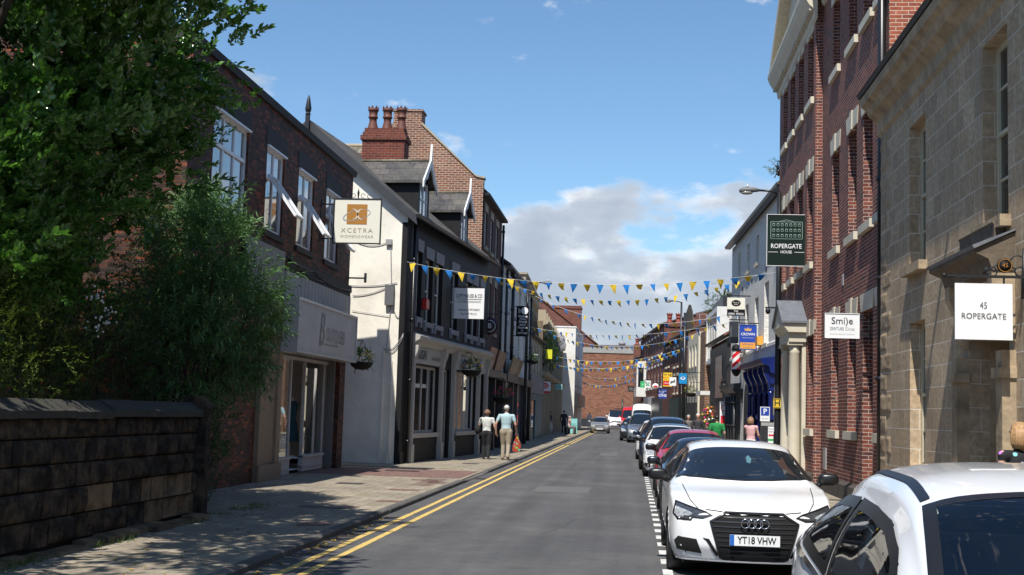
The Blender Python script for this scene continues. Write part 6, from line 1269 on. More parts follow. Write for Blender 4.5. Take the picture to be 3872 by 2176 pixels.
vehicle('delivery_van', 'red post van half hidden behind the high-roofed white panel van', 'van', -.12, 122, vanp(5.2, 1.95, 2.45), paint('post_red_paint', (0.50, 0.012, 0.012)))
car, bvh, yo = vehicle('delivery_van', 'white van with dark roof rack driving towards the camera at the road end', 'van', -1.75, 143, vanp(5.0, 1.98, 2.0), C_white, group=None)
part('roof_rack', MB().box(W0, -.8, .8, 2.02, 2.12, yo + 1.9, yo + 4.2), M_trim, car)
P = hatch(4.05, 1.66, 1.42, .9, .85); P['lights'] = [('headlight', [(.44, .56), (.46, .68), (.74, .70), (.78, .60), (.70, .55)], M_lamp)]
vehicle('silver_car', 'silver saloon driving towards the camera close to the left kerb', 'car', -2.75, 110, P, C_silver, group=None)
# ---------------------------------------------------------------- people
def remeshed(prims, voxel):
    """prims: (kind, p0, p1, r0, r1, material index); one continuous skin over all of them"""
    q = MB()
    for p in prims:
        a, b = Vector(p[0]), Vector(p[1]); r0, r1 = p[2], p[3]; fl = p[5] if len(p) > 5 else (1, 1)
        n = 10; pts = []; rs = []; ax = (b - a); L = ax.length
        if L < 1e-4: q.ball(a, (r0*fl[0], r0*fl[1], r1), 12, 8); continue
        t = ax/L
        for k in range(4): ph = math.pi/2*(k/4); pts.append(a - t*r0*math.cos(ph)); rs.append(max(.001, r0*math.sin(ph)))
        pts += [a, b]; rs += [r0, r1]
        for k in range(1, 5): ph = math.pi/2*(k/4); pts.append(b + t*r1*math.sin(ph)); rs.append(max(.001, r1*math.cos(ph)))
        m = MB(); m.tube(pts, rs, 12)
        if fl != (1, 1):
            c = (a + b)/2; m.v = [(c.x + (v[0] - c.x)*fl[0], c.y + (v[1] - c.y)*fl[1], v[2]) for v in m.v]
        q.add(m.v, m.f)
    me = q.mesh('body', []); o = bpy.data.objects.new('tmp', me); COL.objects.link(o); md = o.modifiers.new('r', 'REMESH'); md.mode = 'VOXEL'; md.voxel_size = voxel; md.use_smooth_shade = True
    sm = o.modifiers.new('s', 'SMOOTH'); sm.iterations = 3; sm.factor = .5
    dg = bpy.context.evaluated_depsgraph_get(); out = bpy.data.meshes.new_from_object(o.evaluated_get(dg)); bpy.data.objects.remove(o); return out
def person(name_label, loc, rz, h, cols, pose='walk', arms=None, voxel=.014, hair=(0.1, 0.06, 0.03), hairlen=.0, group=None, hat=None, stout=1.0, hands=True, sleeve=.5, legs_short=False, skirt=False):
    """body faces -y before turning; cols = (skin, top, legs, shoes) materials"""
    s = h/1.75; st = stout; V = lambda x, y, z: (x*s, y*s, z*s)
    hipz = .92; J = {}
    if pose == 'walk': J.update(kL=(.09, -.08, .50), aL=(.09, -.02, .09), kR=(-.09, .02, .50), aR=(-.09, .22, .13), dz=0)
    elif pose == 'stand': J.update(kL=(.10, -.01, .50), aL=(.11, 0, .08), kR=(-.10, -.01, .50), aR=(-.11, .02, .08), dz=0)
    elif pose == 'sit': J.update(kL=(.12, -.42, .52), aL=(.12, -.40, .09), kR=(-.12, -.40, .52), aR=(-.12, -.34, .09), dz=-.40)
    dz = J['dz']; lean = .0 if pose != 'sit' else -.05
    sh = {1: (.185*st, .0 + lean, 1.42 + dz), -1: (-.185*st, .0 + lean, 1.42 + dz)}
    A = arms or {1: ((.27, .03, 1.14), (.28, -.10, .90)), -1: ((-.27, .03, 1.14), (-.28, -.10, .90))}
    P = []; SK, TP, LG, SH = 0, 1, 2, 3; ad = lambda a, b, r0, r1, m, fl=(1, 1): P.append((V(*a), V(*b), r0*s, r1*s, m, fl))
    ad((0, .01 + lean, 1.20 + dz), (0, .01 + lean, 1.36 + dz), .125*st, .135*st, TP, (1.18, .82)); ad((0, .0, .98 + dz), (0, lean*.5, 1.18 + dz), .125*st, .12*st, TP, (1.12, .85)); ad((0, .015, .93 + dz), (0, .01, .99 + dz), .125*st, .125*st, LG, (1.12, .9))
    ad(sh[1], sh[-1], .062, .062, TP); ad((0, .01 + lean, 1.44 + dz), (0, -.005 + lean, 1.54 + dz), .055, .052, SK)
    hc = (0, -.02 + lean, 1.645 + dz); ad((0, .0 + lean, 1.665 + dz), (0, -.01 + lean, 1.66 + dz), .090, .088, SK, (.88, 1.05)); ad((0, -.045 + lean, 1.60 + dz), (0, -.04 + lean, 1.58 + dz), .058, .052, SK); ad((0, -.115 + lean, 1.635 + dz), (0, -.10 + lean, 1.66 + dz), .016, .010, SK)
    for g in (1, -1): ad((g*.082, .005 + lean, 1.64 + dz), (g*.084, .01 + lean, 1.66 + dz), .014, .016, SK)
    for g, k, a in ((1, 'kL', 'aL'), (-1, 'kR', 'aR')):
        kn, an = J[k], J[a]; ad((g*.09, .01, .90 + dz), kn, .108*st, .078, LG); ad(kn, an, .074, .060, SK if legs_short else LG); ad((an[0], an[1] + .03, an[2] - .04), (an[0] + g*.02, an[1] - .15, max(.03, an[2] - .055)), .040, .034, SH)
    if skirt: ad((0, 0, .95), (0, 0, .55), .13, .20, LG, (1.1, .85))
    for g in (1, -1):
        e, w_ = A[g]; ms = Vector(sh[g]).lerp(Vector(e), sleeve*1.2) if sleeve < .8 else e
        ad(sh[g], tuple(ms), .062, .056, TP)
        if sleeve < .8: ad(tuple(ms), e, .043, .038, SK)
        ad(e, w_, .040, .027, SK if sleeve < 1 else TP)
        d = (Vector(w_) - Vector(e)).normalized(); wv = Vector(w_); sd = Vector((1, 0, 0)) if abs(d.x) < .7 else Vector((0, 1, 0)); sd = (sd - d*sd.dot(d)).normalized(); fw = d.cross(sd)*g
        pc = wv + d*.05; ad(tuple(wv + d*.01 + fw*.012), tuple(wv + d*.075 + fw*.012), .022, .021, SK); ad(tuple(wv + d*.01 - fw*.012), tuple(wv + d*.075 - fw*.012), .022, .021, SK)
        if hands:
            for i, ln in enumerate((.060, .072, .066, .050)):
                b0 = wv + d*.085 + fw*(.030 - .020*i); m1 = b0 + d*ln*.55 + sd*(-g*.008); ad(tuple(b0), tuple(m1), .0095, .009, SK); ad(tuple(m1), tuple(m1 + d*ln*.40 - sd*g*.022), .009, .0075, SK)
            t0 = wv + d*.03 + fw*.032; t1 = t0 + fw*.030 + d*.030 - sd*g*.01; ad(tuple(t0), tuple(t1), .011, .010, SK); ad(tuple(t1), tuple(t1 + d*.032 - fw*.004), .010, .008, SK)
    me = remeshed(P, voxel)
    for m in cols: me.materials.append(m)
    segs = [(Vector(p[0]), Vector(p[1]), p[2], p[3], p[4]) for p in P]
    n = len(me.polygons); cen = np.empty(n*3, dtype=np.float32); me.polygons.foreach_get('center', cen); cen = cen.reshape(-1, 3); best = np.full(n, 9.); mi = np.zeros(n, dtype=np.int32)
    for a, b, r0, r1, m in segs:
        a_, b_ = np.array(a), np.array(b); ab = b_ - a_; L2 = max(1e-9, ab.dot(ab)); t = np.clip(((cen - a_) @ ab)/L2, 0, 1); d = np.linalg.norm(cen - (a_ + t[:, None]*ab), axis=1) - (r0 + (r1 - r0)*t) - (.006 if m == TP else 0); k = d < best; best[k] = d[k]; mi[k] = m
    me.polygons.foreach_set('material_index', mi)
    t = thing('person', name_label, 'person', loc, group, rz); LOCAL.add(t.name); part('body', me, None, t)
    q = MB(); hz = (1.69 + dz)*s; c = (0, (.018 + lean)*s, hz)
    if hair is not None:
        rr = random.Random(int(h*1000)); q.ball(c, (.090*s, .098*s, .082*s), 16, 12); q.v = [(v[0], v[1] + (.03*s if v[1] < c[1] - .03*s and v[2] < c[2] + .02*s else 0), v[2]) for v in q.v]
        if hairlen:
            v0 = len(q.v); q.ball((0, (.040 + lean)*s, hz - hairlen*.42*s), (.104*s, .082*s, (hairlen*.52 + .03)*s), 16, 12)
            for k in range(26):
                a = math.pi*(.02 + .96*k/25); x, y = .094*s*math.cos(a), (.018 + lean)*s + .098*s*math.sin(a); q.tube([(x*.8, y*.8, hz + .03*s), (x*1.04, y*1.03, hz - .04*s), (x*(1.05 + rr.uniform(-.05, .08)), y + .012*s, hz - hairlen*s*.75), (x*.92, y*.97, hz - hairlen*s)], [.014*s, .022*s, .021*s, .006*s], 6)
        q.v = [tuple(Vector(v) + noise.noise_vector(Vector(v)*38)*.006 + Vector((0, 0, 1))*noise.noise(Vector((v[0]*120, v[1]*120, 0)))*.006) for v in q.v]
        part('hair', q, pmat('hair_%d_%d_%d' % tuple(int(x*255) for x in hair), hair, .55, var=.35, vscale=60), t)
    q = MB()
    for g in (-1, 1): q.ball((g*.032*s, (-.098 + lean)*s, (1.665 + dz)*s), .011*s, 6, 5)
    part('eyes', q, M_well, t); return t
K_skin = pmat('fair_skin', (0.50, 0.29, 0.21), .55, var=.08); K_black = pmat('black_cloth', (0.012, 0.012, 0.014), .9, var=.2); K_shoe = pmat('brown_leather_shoe', (0.08, 0.04, 0.025), .5)
K_tan = pmat('khaki_trousers', (0.30, 0.255, 0.19), .9, var=.08, vscale=10); K_polo = pmat('pale_blue_polo', (0.36, 0.50, 0.54), .85, var=.05)
def flowery(name, base, spots, sc=22, th=.30): 
    m = pmat(name, base, .85); nt = m.node_tree; tc = N(nt, 'ShaderNodeTexCoord'); v = N(nt, 'ShaderNodeTexVoronoi'); v.inputs['Scale'].default_value = sc; nt.links.new(tc.outputs['Object'], v.inputs['Vector'])
    c = mix_n(nt, ramp_n(nt, v.outputs['Distance'], [(th, 1.0), (th + .1, 0.0)]), base, mix_n(nt, .55, spots, v.outputs['Color'])); nt.links.new(c, nt.nodes['Principled BSDF'].inputs['Base Color']); return m
K_floral = flowery('white_floral_blouse', (0.62, 0.64, 0.60), (0.08, 0.16, 0.08)); K_darkfloral = flowery('black_floral_top', (0.010, 0.010, 0.014), (0.25, 0.35, 0.40), 13, .22)
def inten(a, b, t): return tuple(Vector(a).lerp(Vector(b), t))
PI = math.pi
mx, my_ = -4.17, 42.5
person('white-haired man in a pale blue polo shirt and khaki trousers walking away, holding hands', (mx, my_, 0), PI, 1.80, (K_skin, K_polo, K_tan, K_shoe), voxel=.010, hair=(0.55, 0.53, 0.50), stout=1.18, sleeve=.45,
       arms={1: ((.33, .06, 1.16), (.33, -.02, .90)), -1: ((-.30, .02, 1.15), (-.31, -.14, .93))})
person('woman in a white floral blouse and black trousers walking away beside the blue-shirted man', (-4.83, 42.6, 0), PI, 1.65, (K_skin, K_floral, K_black, K_black), voxel=.010, hair=(0.16, 0.085, 0.045), hairlen=.08, stout=1.1, sleeve=.4,
       arms={1: ((.29, .04, 1.15), (.27, -.13, .96)), -1: ((-.28, .02, 1.16), (-.36, -.02, .93))})
q = MB(); q.ball((-5.12, 42.48, .98), (.10, .17, .16), 12, 9).tube([(-5.10, 42.42, 1.08), (-5.02, 42.52, 1.38), (-5.10, 42.62, 1.08)], .012, 6)
single('handbag', q, K_black, (-5.12, 42.5, .95), 'large black handbag hanging from the shoulder of the woman in the floral blouse', 'bag')
q = MB(); q.prism(Fr((-3.82, 42.42), (1, 0), (0, -1)), [(-.11, .30), (.13, .28), (.17, .50), (.08, .74), (.02, .86), (-.02, .74), (-.10, .52)], -.05, .05)
single('carrier_bag', q, flowery('orange_print_carrier', (0.32, 0.045, 0.02), (0.02, 0.02, 0.02), 9, .3), (-3.82, 42.4, .3), 'black and orange printed carrier bag in the right hand of the blue-shirted man', 'bag')
K_pink = pmat('pink_top', (0.62, 0.36, 0.36), .85, var=.05); K_lpink = pmat('pale_pink_tshirt', (0.60, 0.42, 0.42), .85); K_gtr = pmat('grey_trousers', (0.14, 0.13, 0.12), .9); K_green = pmat('green_tshirt', (0.015, 0.22, 0.055), .85, var=.05); K_dkj = pmat('dark_grey_jacket', (0.035, 0.035, 0.042), .9); K_wh = pmat('white_cloth', (0.6, 0.6, 0.58), .9); K_navy = pmat('navy_cloth', (0.02, 0.03, 0.07), .9)
person('man in a pale pink T-shirt sitting on a low bollard facing right', (-4.78, 98, 0), PI/2, 1.75, (K_skin, K_lpink, K_gtr, K_black), pose='sit', voxel=.02, hair=(0.4, 0.36, 0.33), hands=False, stout=1.15)
person('man in a dark grey coat standing behind the seated man', (-5.35, 101, 0), PI, 1.78, (K_skin, K_dkj, K_dkj, K_black), pose='stand', voxel=.02, hair=(0.1, 0.08, 0.07), hands=False, sleeve=1.0, stout=1.1)
person('woman in a navy striped top and white trousers outside the ornate stone facade', (-6.0, 95, 0), PI/2, 1.66, (K_skin, K_navy, K_wh, K_black), pose='walk', voxel=.02, hair=(0.2, 0.12, 0.06), hairlen=.15, hands=False)
person('distant pedestrian in white standing by the far left corner building', (-4.6, 139, 0), 0, 1.7, (K_skin, K_wh, K_wh, K_black), pose='stand', voxel=.025, hair=(0.1, 0.07, 0.05), hands=False)
person('woman in a sleeveless pink top with bobbed hair bending to the parking machine', (3.80, 41.5, 0), PI*.80, 1.66, (K_skin, K_pink, K_wh, K_black), pose='stand', voxel=.012, hair=(0.24, 0.14, 0.07), hairlen=.18, sleeve=.12, stout=1.12, arms={1: ((.26, -.12, 1.18), (.20, -.36, 1.15)), -1: ((-.26, -.05, 1.15), (-.18, -.30, 1.02))})
person('person in a bright green T-shirt with short black hair seen from behind', (2.92, 44.5, 0), PI*.95, 1.68, (K_skin, K_green, K_gtr, K_black), pose='walk', voxel=.014, hair=(0.02, 0.014, 0.012), stout=1.12)
person('elderly white-haired man in a dark jacket walking towards the camera', (2.78, 54.5, 0), 0, 1.74, (K_skin, K_dkj, K_gtr, K_black), pose='walk', voxel=.016, hair=(0.55, 0.54, 0.52), sleeve=1.0, hands=False)
person('grey-haired pedestrian a little behind the elderly man in the dark jacket', (2.62, 60, 0), .2, 1.68, (K_skin, K_gtr, K_gtr, K_black), pose='walk', voxel=.02, hair=(0.35, 0.32, 0.3), sleeve=1.0, hands=False)
bl = person('woman with a blonde bob and black floral sleeveless top at the right edge', (3.76, 12.9, 0), PI*1.12, 1.66, (K_skin, K_darkfloral, K_black, K_black), pose='stand', voxel=.009, hair=(0.36, 0.21, 0.095), hairlen=.19, sleeve=.05, arms={1: ((.27, .02, 1.15), (.24, -.20, 1.05)), -1: ((-.26, -.02, 1.14), (-.22, -.24, 1.05))})
single('paper_sheet', MB().box(Fr((3.62, 13.1), (1, .3), (0, -1)), -.10, .12, .98, 1.14, 0, .004), M_white, (3.7, 13.1, 1.0), 'white paper sheet held by the blonde woman at the right edge', 'paper')
# ---------------------------------------------------------------- hanging signs
def sign_thing(name, label, X0, X1, z0, z1, Y, face, wallx, brz, frame=None, fw=.03, thick=.03, cat='sign', chain=False, m_br=None, group=None):
    """board square to the street on a bracket from the wall at wallx; returns thing, board, frame fr facing the camera"""
    t = thing(name, label, cat, ((X0 + X1)/2, Y, z0), group); fr = FC(Y)
    b = part('board', MB().box(fr, X0, X1, z0, z1, -thick, 0), face, t)
    if frame: part('board_frame', MB().box(fr, X0 - fw, X1 + fw, z1, z1 + fw, -thick - .01, .012).box(fr, X0 - fw, X1 + fw, z0 - fw, z0, -thick - .01, .012).box(fr, X0 - fw, X0, z0, z1, -thick - .01, .012).box(fr, X1, X1 + fw, z0, z1, -thick - .01, .012), frame, b)
    q = MB(); far = X1 if wallx < X0 else X0
    for z in brz:
        if z1 + .001 < z: q.box(fr, min(wallx, far), max(wallx, far), z, z + .03, -thick/2 - .015, -thick/2 + .015); q.box(fr, X0 + .08, X0 + .10, z1, z, -thick/2 - .008, -thick/2 + .008); q.box(fr, X1 - .10, X1 - .08, z1, z, -thick/2 - .008, -thick/2 + .008)
        else: near = X0 if wallx < X0 else X1; q.box(fr, min(wallx, near), max(wallx, near), z, z + .03, -thick/2 - .015, -thick/2 + .015)
    if brz: q.box(fr, min(wallx, wallx), wallx + .02, min(brz) - .08, max(brz) + .12, -thick/2 - .03, -thick/2 + .03)
    part('bracket', q, m_br or M_iron, t); return t, b, fr
def refit(t, old, new, wallx):
    """move and rescale a whole sign from one rectangle (x0, x1, z0, z1) to another, with a fresh bracket arm"""
    sx = (new[1] - new[0])/(old[1] - old[0]); sz = (new[3] - new[2])/(old[3] - old[2]); todo = list(t.children); Y = t.location.y
    for c in todo:
        if c.name.startswith('bracket'): bpy.data.objects.remove(c); continue
        for o in [c] + list(c.children) + [g for h in c.children for g in h.children]:
            for v in o.data.vertices: v.co.x = new[0] + (v.co.x - old[0])*sx; v.co.z = new[2] + (v.co.z - old[2])*sz
    near, far = (new[0], new[1]) if wallx < new[0] else (new[1], new[0]); fr = FC(Y)
    part('bracket', MB().box(fr, min(wallx, far), max(wallx, far), new[3] + .05, new[3] + .09, -.03, .0).box(fr, new[0] + .03, new[0] + .05, new[3] - .01, new[3] + .05, -.02, -.01).box(fr, new[1] - .05, new[1] - .03, new[3] - .01, new[3] + .05, -.02, -.01), M_iron, t)
def T_(b, fr, s, z, txt, size, m, nm='lettering', d=.006, **kw): return part(nm, put_text(MB(), fr, s, z, d, txt, size, **kw), m, b)
F_cream = pmat('cream_sign_face', (0.70, 0.68, 0.58), .5); F_white = pmat('white_sign_face', (0.78, 0.78, 0.78), .5); F_black = pmat('black_sign_face', (0.007, 0.007, 0.008), .6, .2); F_green = pmat('dark_green_sign_face', (0.005, 0.015, 0.012), .6, .2)
I_gold = pmat('bronze_brown_ink', (0.36, 0.16, 0.025), .5); I_grey = pmat('grey_ink', (0.30, 0.29, 0.27), .5); I_dark = pmat('dark_ink', (0.03, 0.03, 0.035), .5); I_tan = pmat('tan_ink', (0.33, 0.27, 0.19), .5); I_red = pmat('red_ink', (0.60, 0.015, 0.02), .5); I_blue = pmat('blue_ink', (0.01, 0.05, 0.35), .5); I_yel = pmat('yellow_ink', (0.75, 0.50, 0.02), .5)
# womenswear sign
t, b, fr = sign_thing('hanging_sign', 'cream XCETRA WOMENSWEAR sign with brown square emblem and scrolled iron top', -7.45, -6.30, 5.66, 6.74, 30.7, F_cream, -7.8, [6.60, 5.74], M_iron)
part('emblem', MB().box(fr, -7.14, -6.63, 6.12, 6.62, .004, .006), I_gold, b)
def swirl(mb, fr, cx, cz, d, a, bb, th, w0, w1, rot=0.0, t0=0, t1=2*math.pi, n=40):
    vs = []
    for k in range(n + 1):
        u = t0 + (t1 - t0)*k/n; wv = w0 + (w1 - w0)*math.sin(math.pi*k/n); c, s = math.cos(rot), math.sin(rot)
        for rr in (1 - wv, 1 + wv): x, z = a*rr*math.cos(u), bb*rr*math.sin(u); vs.append(fr.p(cx + x*c - z*s, cz + x*s + z*c, d))
    mb.add(vs, [(2*k, 2*k + 1, 2*k + 3, 2*k + 2) for k in range(n)]); return mb
q = swirl(MB(), fr, -6.89, 6.35, .009, .345, .12, 0, .02, .05, rot=.25); part('ellipse', q, pmat('silver_grey_ink', (0.36, 0.36, 0.38), .4), b)
q = swirl(MB(), fr, -7.0, 6.37, .012, .13, .13, 0, .02, .12, t0=-1.5, t1=1.6); swirl(q, fr, -6.74, 6.37, .012, .13, .13, 0, .02, .12, t0=1.6, t1=4.7); part('letter_x', q, F_cream, b)
T_(b, fr, -6.875, 5.96, 'XCETRA', .155, I_tan, xs=1.18, sp=1.25, bold=-.004); T_(b, fr, -6.875, 5.81, 'WOMENSWEAR', .105, I_tan, 'strapline', xs=1.0, sp=1.18, bold=-.006)
q = MB(); fm_ = lambda x, z: fr.p(x, z, -.015)
for g in (-1, 1):
    for (cx, cz, r_, a0, a1) in ((g*.12, .06, .05, 0, 5.2), (g*.27, .04, .04, 0, 5.0)): q.tube([fm_(-6.875 + cx + g*r_*math.cos(a0 + (a1 - a0)*k/10), 6.78 + cz + r_*math.sin(a0 + (a1 - a0)*k/10)) for k in range(11)], .008, 5)
q.tube([fm_(-6.875, 6.77), fm_(-6.875, 6.92), fm_(-6.875, 7.02)], [.012, .03, .002], 6); part('scrollwork', q, M_iron, t)
# accountants sign
t, b, fr = sign_thing('hanging_sign', 'white LOFTHOUSE & CO chartered accountants sign on the black fronted building', -6.10, -5.07, 4.70, 5.74, 42.7, F_white, -6.2, [5.76, 4.66])
T_(b, fr, -5.585, 5.47, 'LOFTHOUSE & CO', .17, I_dark, xs=.64, bold=.014); part('rule', MB().box(fr, -6.0, -5.15, 5.355, 5.37, .004, .006), I_dark, b); T_(b, fr, -5.585, 5.27, 'CHARTERED ACCOUNTANTS', .085, I_dark, 'strapline', xs=.70, bold=.006)
T_(b, fr, -5.585, 5.0, 'Telephone: 01977 600272', .10, I_dark, 'telephone', xs=.70, bold=.008); T_(b, fr, -5.585, 4.86, 'Fax: 01977 701315', .10, I_dark, 'fax', xs=.70, bold=.008)
# round B sign
t = thing('round_sign', 'round dark purple sign with a white ringed letter B', 'sign', (-5.6, 49.2, 4.5)); fr = FC(49.2)
q = MB(); q.lathe((-5.60, 49.2, 4.9), [(0, 0), (.34, 0), (.34, .08), (0, .08)], 32, 'y'); b = part('disc', q, pmat('aubergine_sign', (0.028, 0.010, 0.028), .35), t); part('ring', tri_ring(MB(), fr, -5.60, 4.9, .004, .215, .235), F_white, b); T_(b, fr, -5.60, 4.90, 'B', .27, F_white)
part('bracket', MB().box(fr, -6.02, -5.2, 5.36, 5.39, -.05, -.02).box(fr, -5.61, -5.59, 5.24, 5.36, -.045, -.025), M_iron, t)
# weddings sign
t, b, fr = sign_thing('hanging_sign', 'tall black Weddings Proms Dinners sign with white oval picture on the left', -5.70, -5.08, 5.24, 6.73, 61.5, F_black, -5.85, [6.68, 6.0, 5.27])
part('picture', disc(MB(), fr, -5.30, 6.50, .004, .17, 24, 1.0), F_white, b); part('bow', MB().add([fr.p(-5.62, 6.64, .006), fr.p(-5.40, 6.48, .006), fr.p(-5.60, 6.34, .006)], [(0, 1, 2)]), I_grey, b)
for k, (tx, z) in enumerate((('Weddings', 6.22), ('Proms', 6.09), ('Dinners', 5.96), ('and all', 5.82), ('Occasions', 5.68))): T_(b, fr, -5.39, z, tx, .155, F_white, xs=.72, bold=.02)
T_(b, fr, -5.39, 5.53, 'Tel :', .11, F_white, 'telephone', xs=.8, bold=.01); T_(b, fr, -5.39, 5.40, '01977 791882', .12, F_white, 'telephone', xs=.66, bold=.02)
# post office
t, b, fr = sign_thing('hanging_sign', 'white sign with red POST OFFICE oval over the left pavement', -5.88, -5.32, 2.98, 3.60, 83, F_white, -5.9, [3.62])
part('oval', disc(MB(), fr, -5.66, 3.33, .004, .19, 24, 1.1), I_red, b); T_(b, fr, -5.66, 3.39, 'POST', .12, F_white, d=.008, bold=.02); T_(b, fr, -5.66, 3.26, 'OFFICE', .12, F_white, d=.008, xs=.8, bold=.02); part('red_strip', MB().box(fr, -5.88, -5.32, 2.86, 2.98, -.03, 0), I_red, b)
t, b, fr = sign_thing('hanging_sign', 'small pale turquoise sign just beyond the post office sign', -5.55, -5.05, 3.25, 3.65, 92, pmat('pale_turquoise', (0.25, 0.50, 0.50), .5), -6.1, [3.66])
T_(b, fr, -5.3, 3.45, 'A * N', .18, I_dark)
# right-hand signs
t, b, fr = sign_thing('hanging_sign', 'square white 45 ROPERGATE sign below scrolled iron bracket on the sandstone house', 3.575, 4.20, 2.585, 3.215, 14.6, F_white, 4.35, [3.28], thick=.02)
T_(b, fr, 3.885, 2.965, '45', .105, I_dark, xs=.8, bold=-.008); T_(b, fr, 3.885, 2.845, 'ROPERGATE', .092, I_dark, xs=.95, bold=-.004, sp=1.02)
q = MB(); q.tube([fr.p(3.45, 3.295, -.01), fr.p(4.33, 3.295, -.01)], .013, 6); q.lathe(fr.p(3.46, 3.30, -.01), [(0, -.03), (.03, 0), (.0, .04)], 8)
for (cx, cz, r_, a0, a1) in ((3.98, 3.35, .055, 2.6, 7.5), (4.26, 3.46, .08, -1, 4.5), (4.28, 3.36, .05, 0, 5.5), (3.93, 3.36, .03, 1, 6)): q.tube([fr.p(cx + r_*math.cos(a0 + (a1 - a0)*k/12), cz + r_*math.sin(a0 + (a1 - a0)*k/12), -.01) for k in range(13)], .009, 5)
q.tube([fr.p(3.88, 3.33, -.01), fr.p(4.02, 3.42, -.01), fr.p(4.08, 3.44, -.01)], .012, 5); q.tube([fr.p(4.31, 3.05, -.01), fr.p(4.33, 3.62, -.01)], .016, 6)
part('scrollwork', q, M_iron, t); n_ = part('number_disc', MB().lathe((4.115, 14.58, 3.42), [(0, 0), (.082, 0), (.082, .03), (0, .03)], 24, 'y'), F_black, t); fr_ = FC(14.575); part('disc_ring', tri_ring(MB(), fr_, 4.115, 3.42, .004, .068, .075), I_gold, n_); T_(n_, fr_, 4.115, 3.42, '45', .07, I_gold)
t, b, fr = sign_thing('hanging_sign', 'small white Smile DENTURE Clinics sign between the sandstone house and the brick office', 3.67, 4.30, 3.225, 3.685, 24.9, F_white, 4.5, [3.60, 3.28], F_white, fw=.012)
T_(b, fr, 3.985, 3.545, 'Smi)e', .185, I_dark, xs=1.0, bold=.002); T_(b, fr, 3.885, 3.395, 'DENTURE', .082, pmat('blue_grey_ink', (0.10, 0.16, 0.22), .5), xs=.72); T_(b, fr, 4.13, 3.395, 'Clinics', .082, I_grey, xs=.8); T_(b, fr, 3.985, 3.30, 'naturally beautiful dentures', .048, pmat('pale_ink', (0.5, 0.5, 0.5), .5), 'strapline', xs=.9)
t, b, fr = sign_thing('hanging_sign', 'tall dark green ROPERGATE HOUSE sign with a line drawing of the building', 3.375, 4.35, 5.56, 6.88, 33, F_green, 4.5, [6.78, 6.22, 5.60], F_white, fw=.012)
T_(b, fr, 3.86, 6.06, 'ROPERGATE', .165, F_white, xs=.86, bold=.008); T_(b, fr, 3.86, 5.91, 'HOUSE', .10, F_white, xs=.9, bold=.006); part('rules', MB().box(fr, 3.40, 3.65, 5.905, 5.915, .004, .006).box(fr, 4.07, 4.32, 5.905, 5.915, .004, .006), F_white, b)
q = MB(); q.box(fr, 3.46, 4.27, 6.69, 6.70, .004, .006); q.box(fr, 3.46, 3.47, 6.25, 6.69, .004, .006); q.box(fr, 4.26, 4.27, 6.25, 6.69, .004, .006); q.box(fr, 3.46, 4.27, 6.25, 6.258, .004, .006)
q.add([fr.p(3.66, 6.70, .005), fr.p(3.865, 6.755, .005), fr.p(3.865, 6.745, .005), fr.p(3.69, 6.70, .005)], [(0, 1, 2, 3)]); q.add([fr.p(4.07, 6.70, .005), fr.p(3.865, 6.755, .005), fr.p(3.865, 6.745, .005), fr.p(4.04, 6.70, .005)], [(0, 1, 2, 3)])
for i in range(7):
    for z in (6.30, 6.44, 6.58): x = 3.51 + i*.108; q.box(fr, x, x + .06, z, z + .075, .004, .006)
part('house_drawing', q, pmat('pale_green_line', (0.30, 0.42, 0.36), .5), b)
q = MB()
for i in range(7):
    for z in (6.30, 6.44, 6.58): x = 3.51 + i*.108; q.box(fr, x + .008, x + .052, z + .008, z + .06, .0065, .008)
part('drawn_windows', q, F_green, b)
t, b, fr = sign_thing('hanging_sign', 'cream and black Beauty By Kelly sign with telephone number 07901 792323', 3.20, 3.99, 5.00, 5.86, 48, F_cream, 4.5, [6.0])
part('black_panel', MB().box(fr, 3.20, 3.99, 5.00, 5.31, .002, .005), F_black, b); part('oval', disc(MB(), fr, 3.595, 5.60, .004, .155, 24, 1.35), F_black, b); T_(b, fr, 3.595, 5.63, 'Beauty By', .085, F_cream, d=.007, shear=.2, xs=.8); T_(b, fr, 3.595, 5.54, 'Kelly', .085, F_cream, d=.007, shear=.2); T_(b, fr, 3.595, 5.225, 'Tel:', .13, F_white, 'telephone', d=.008, bold=.01); T_(b, fr, 3.595, 5.085, '07901 792323', .135, F_white, 'telephone', d=.008, xs=.86, bold=.01)
refit(t, (3.2, 3.99, 5.0, 5.86), (3.46, 4.12, 5.42, 6.1), 4.5)
t, b, fr = sign_thing('hanging_sign', 'navy and orange CROWN sign with gold crown emblem', 3.42, 4.05, 3.98, 4.98, 45.5, I_blue, 4.5, [5.17], pmat('mid_blue_frame', (0.03, 0.09, 0.28), .5))
part('orange_panel', MB().box(fr, 3.43, 4.04, 4.0, 4.26, .002, .005), pmat('orange_face', (0.72, 0.33, 0.04), .5), b); T_(b, fr, 3.735, 4.60, 'CROWN', .155, F_white, xs=.9, bold=.015); T_(b, fr, 3.735, 4.45, 'ESTATE & LETTING AGENTS', .042, F_white, 'strapline', xs=.85); T_(b, fr, 3.735, 4.18, '01977 600 633', .085, I_blue, 'telephone', xs=.85, bold=.01, d=.008)
T_(b, fr, 3.735, 4.07, 'crownestates.com', .05, I_blue, 'web_address', d=.008); q = MB(); q.add([fr.p(3.735 + x, 4.74 + z, .006) for x, z in ((-.12, 0), (.12, 0), (.145, .13), (.07, .06), (.035, .15), (0, .07), (-.035, .15), (-.07, .06), (-.145, .13))], [tuple(range(9))]); part('crown_emblem', q, pmat('gold_ink', (0.65, 0.38, 0.10), .5), b)
refit(t, (3.42, 4.05, 3.98, 4.98), (3.74, 4.3, 4.05, 4.9), 4.5)
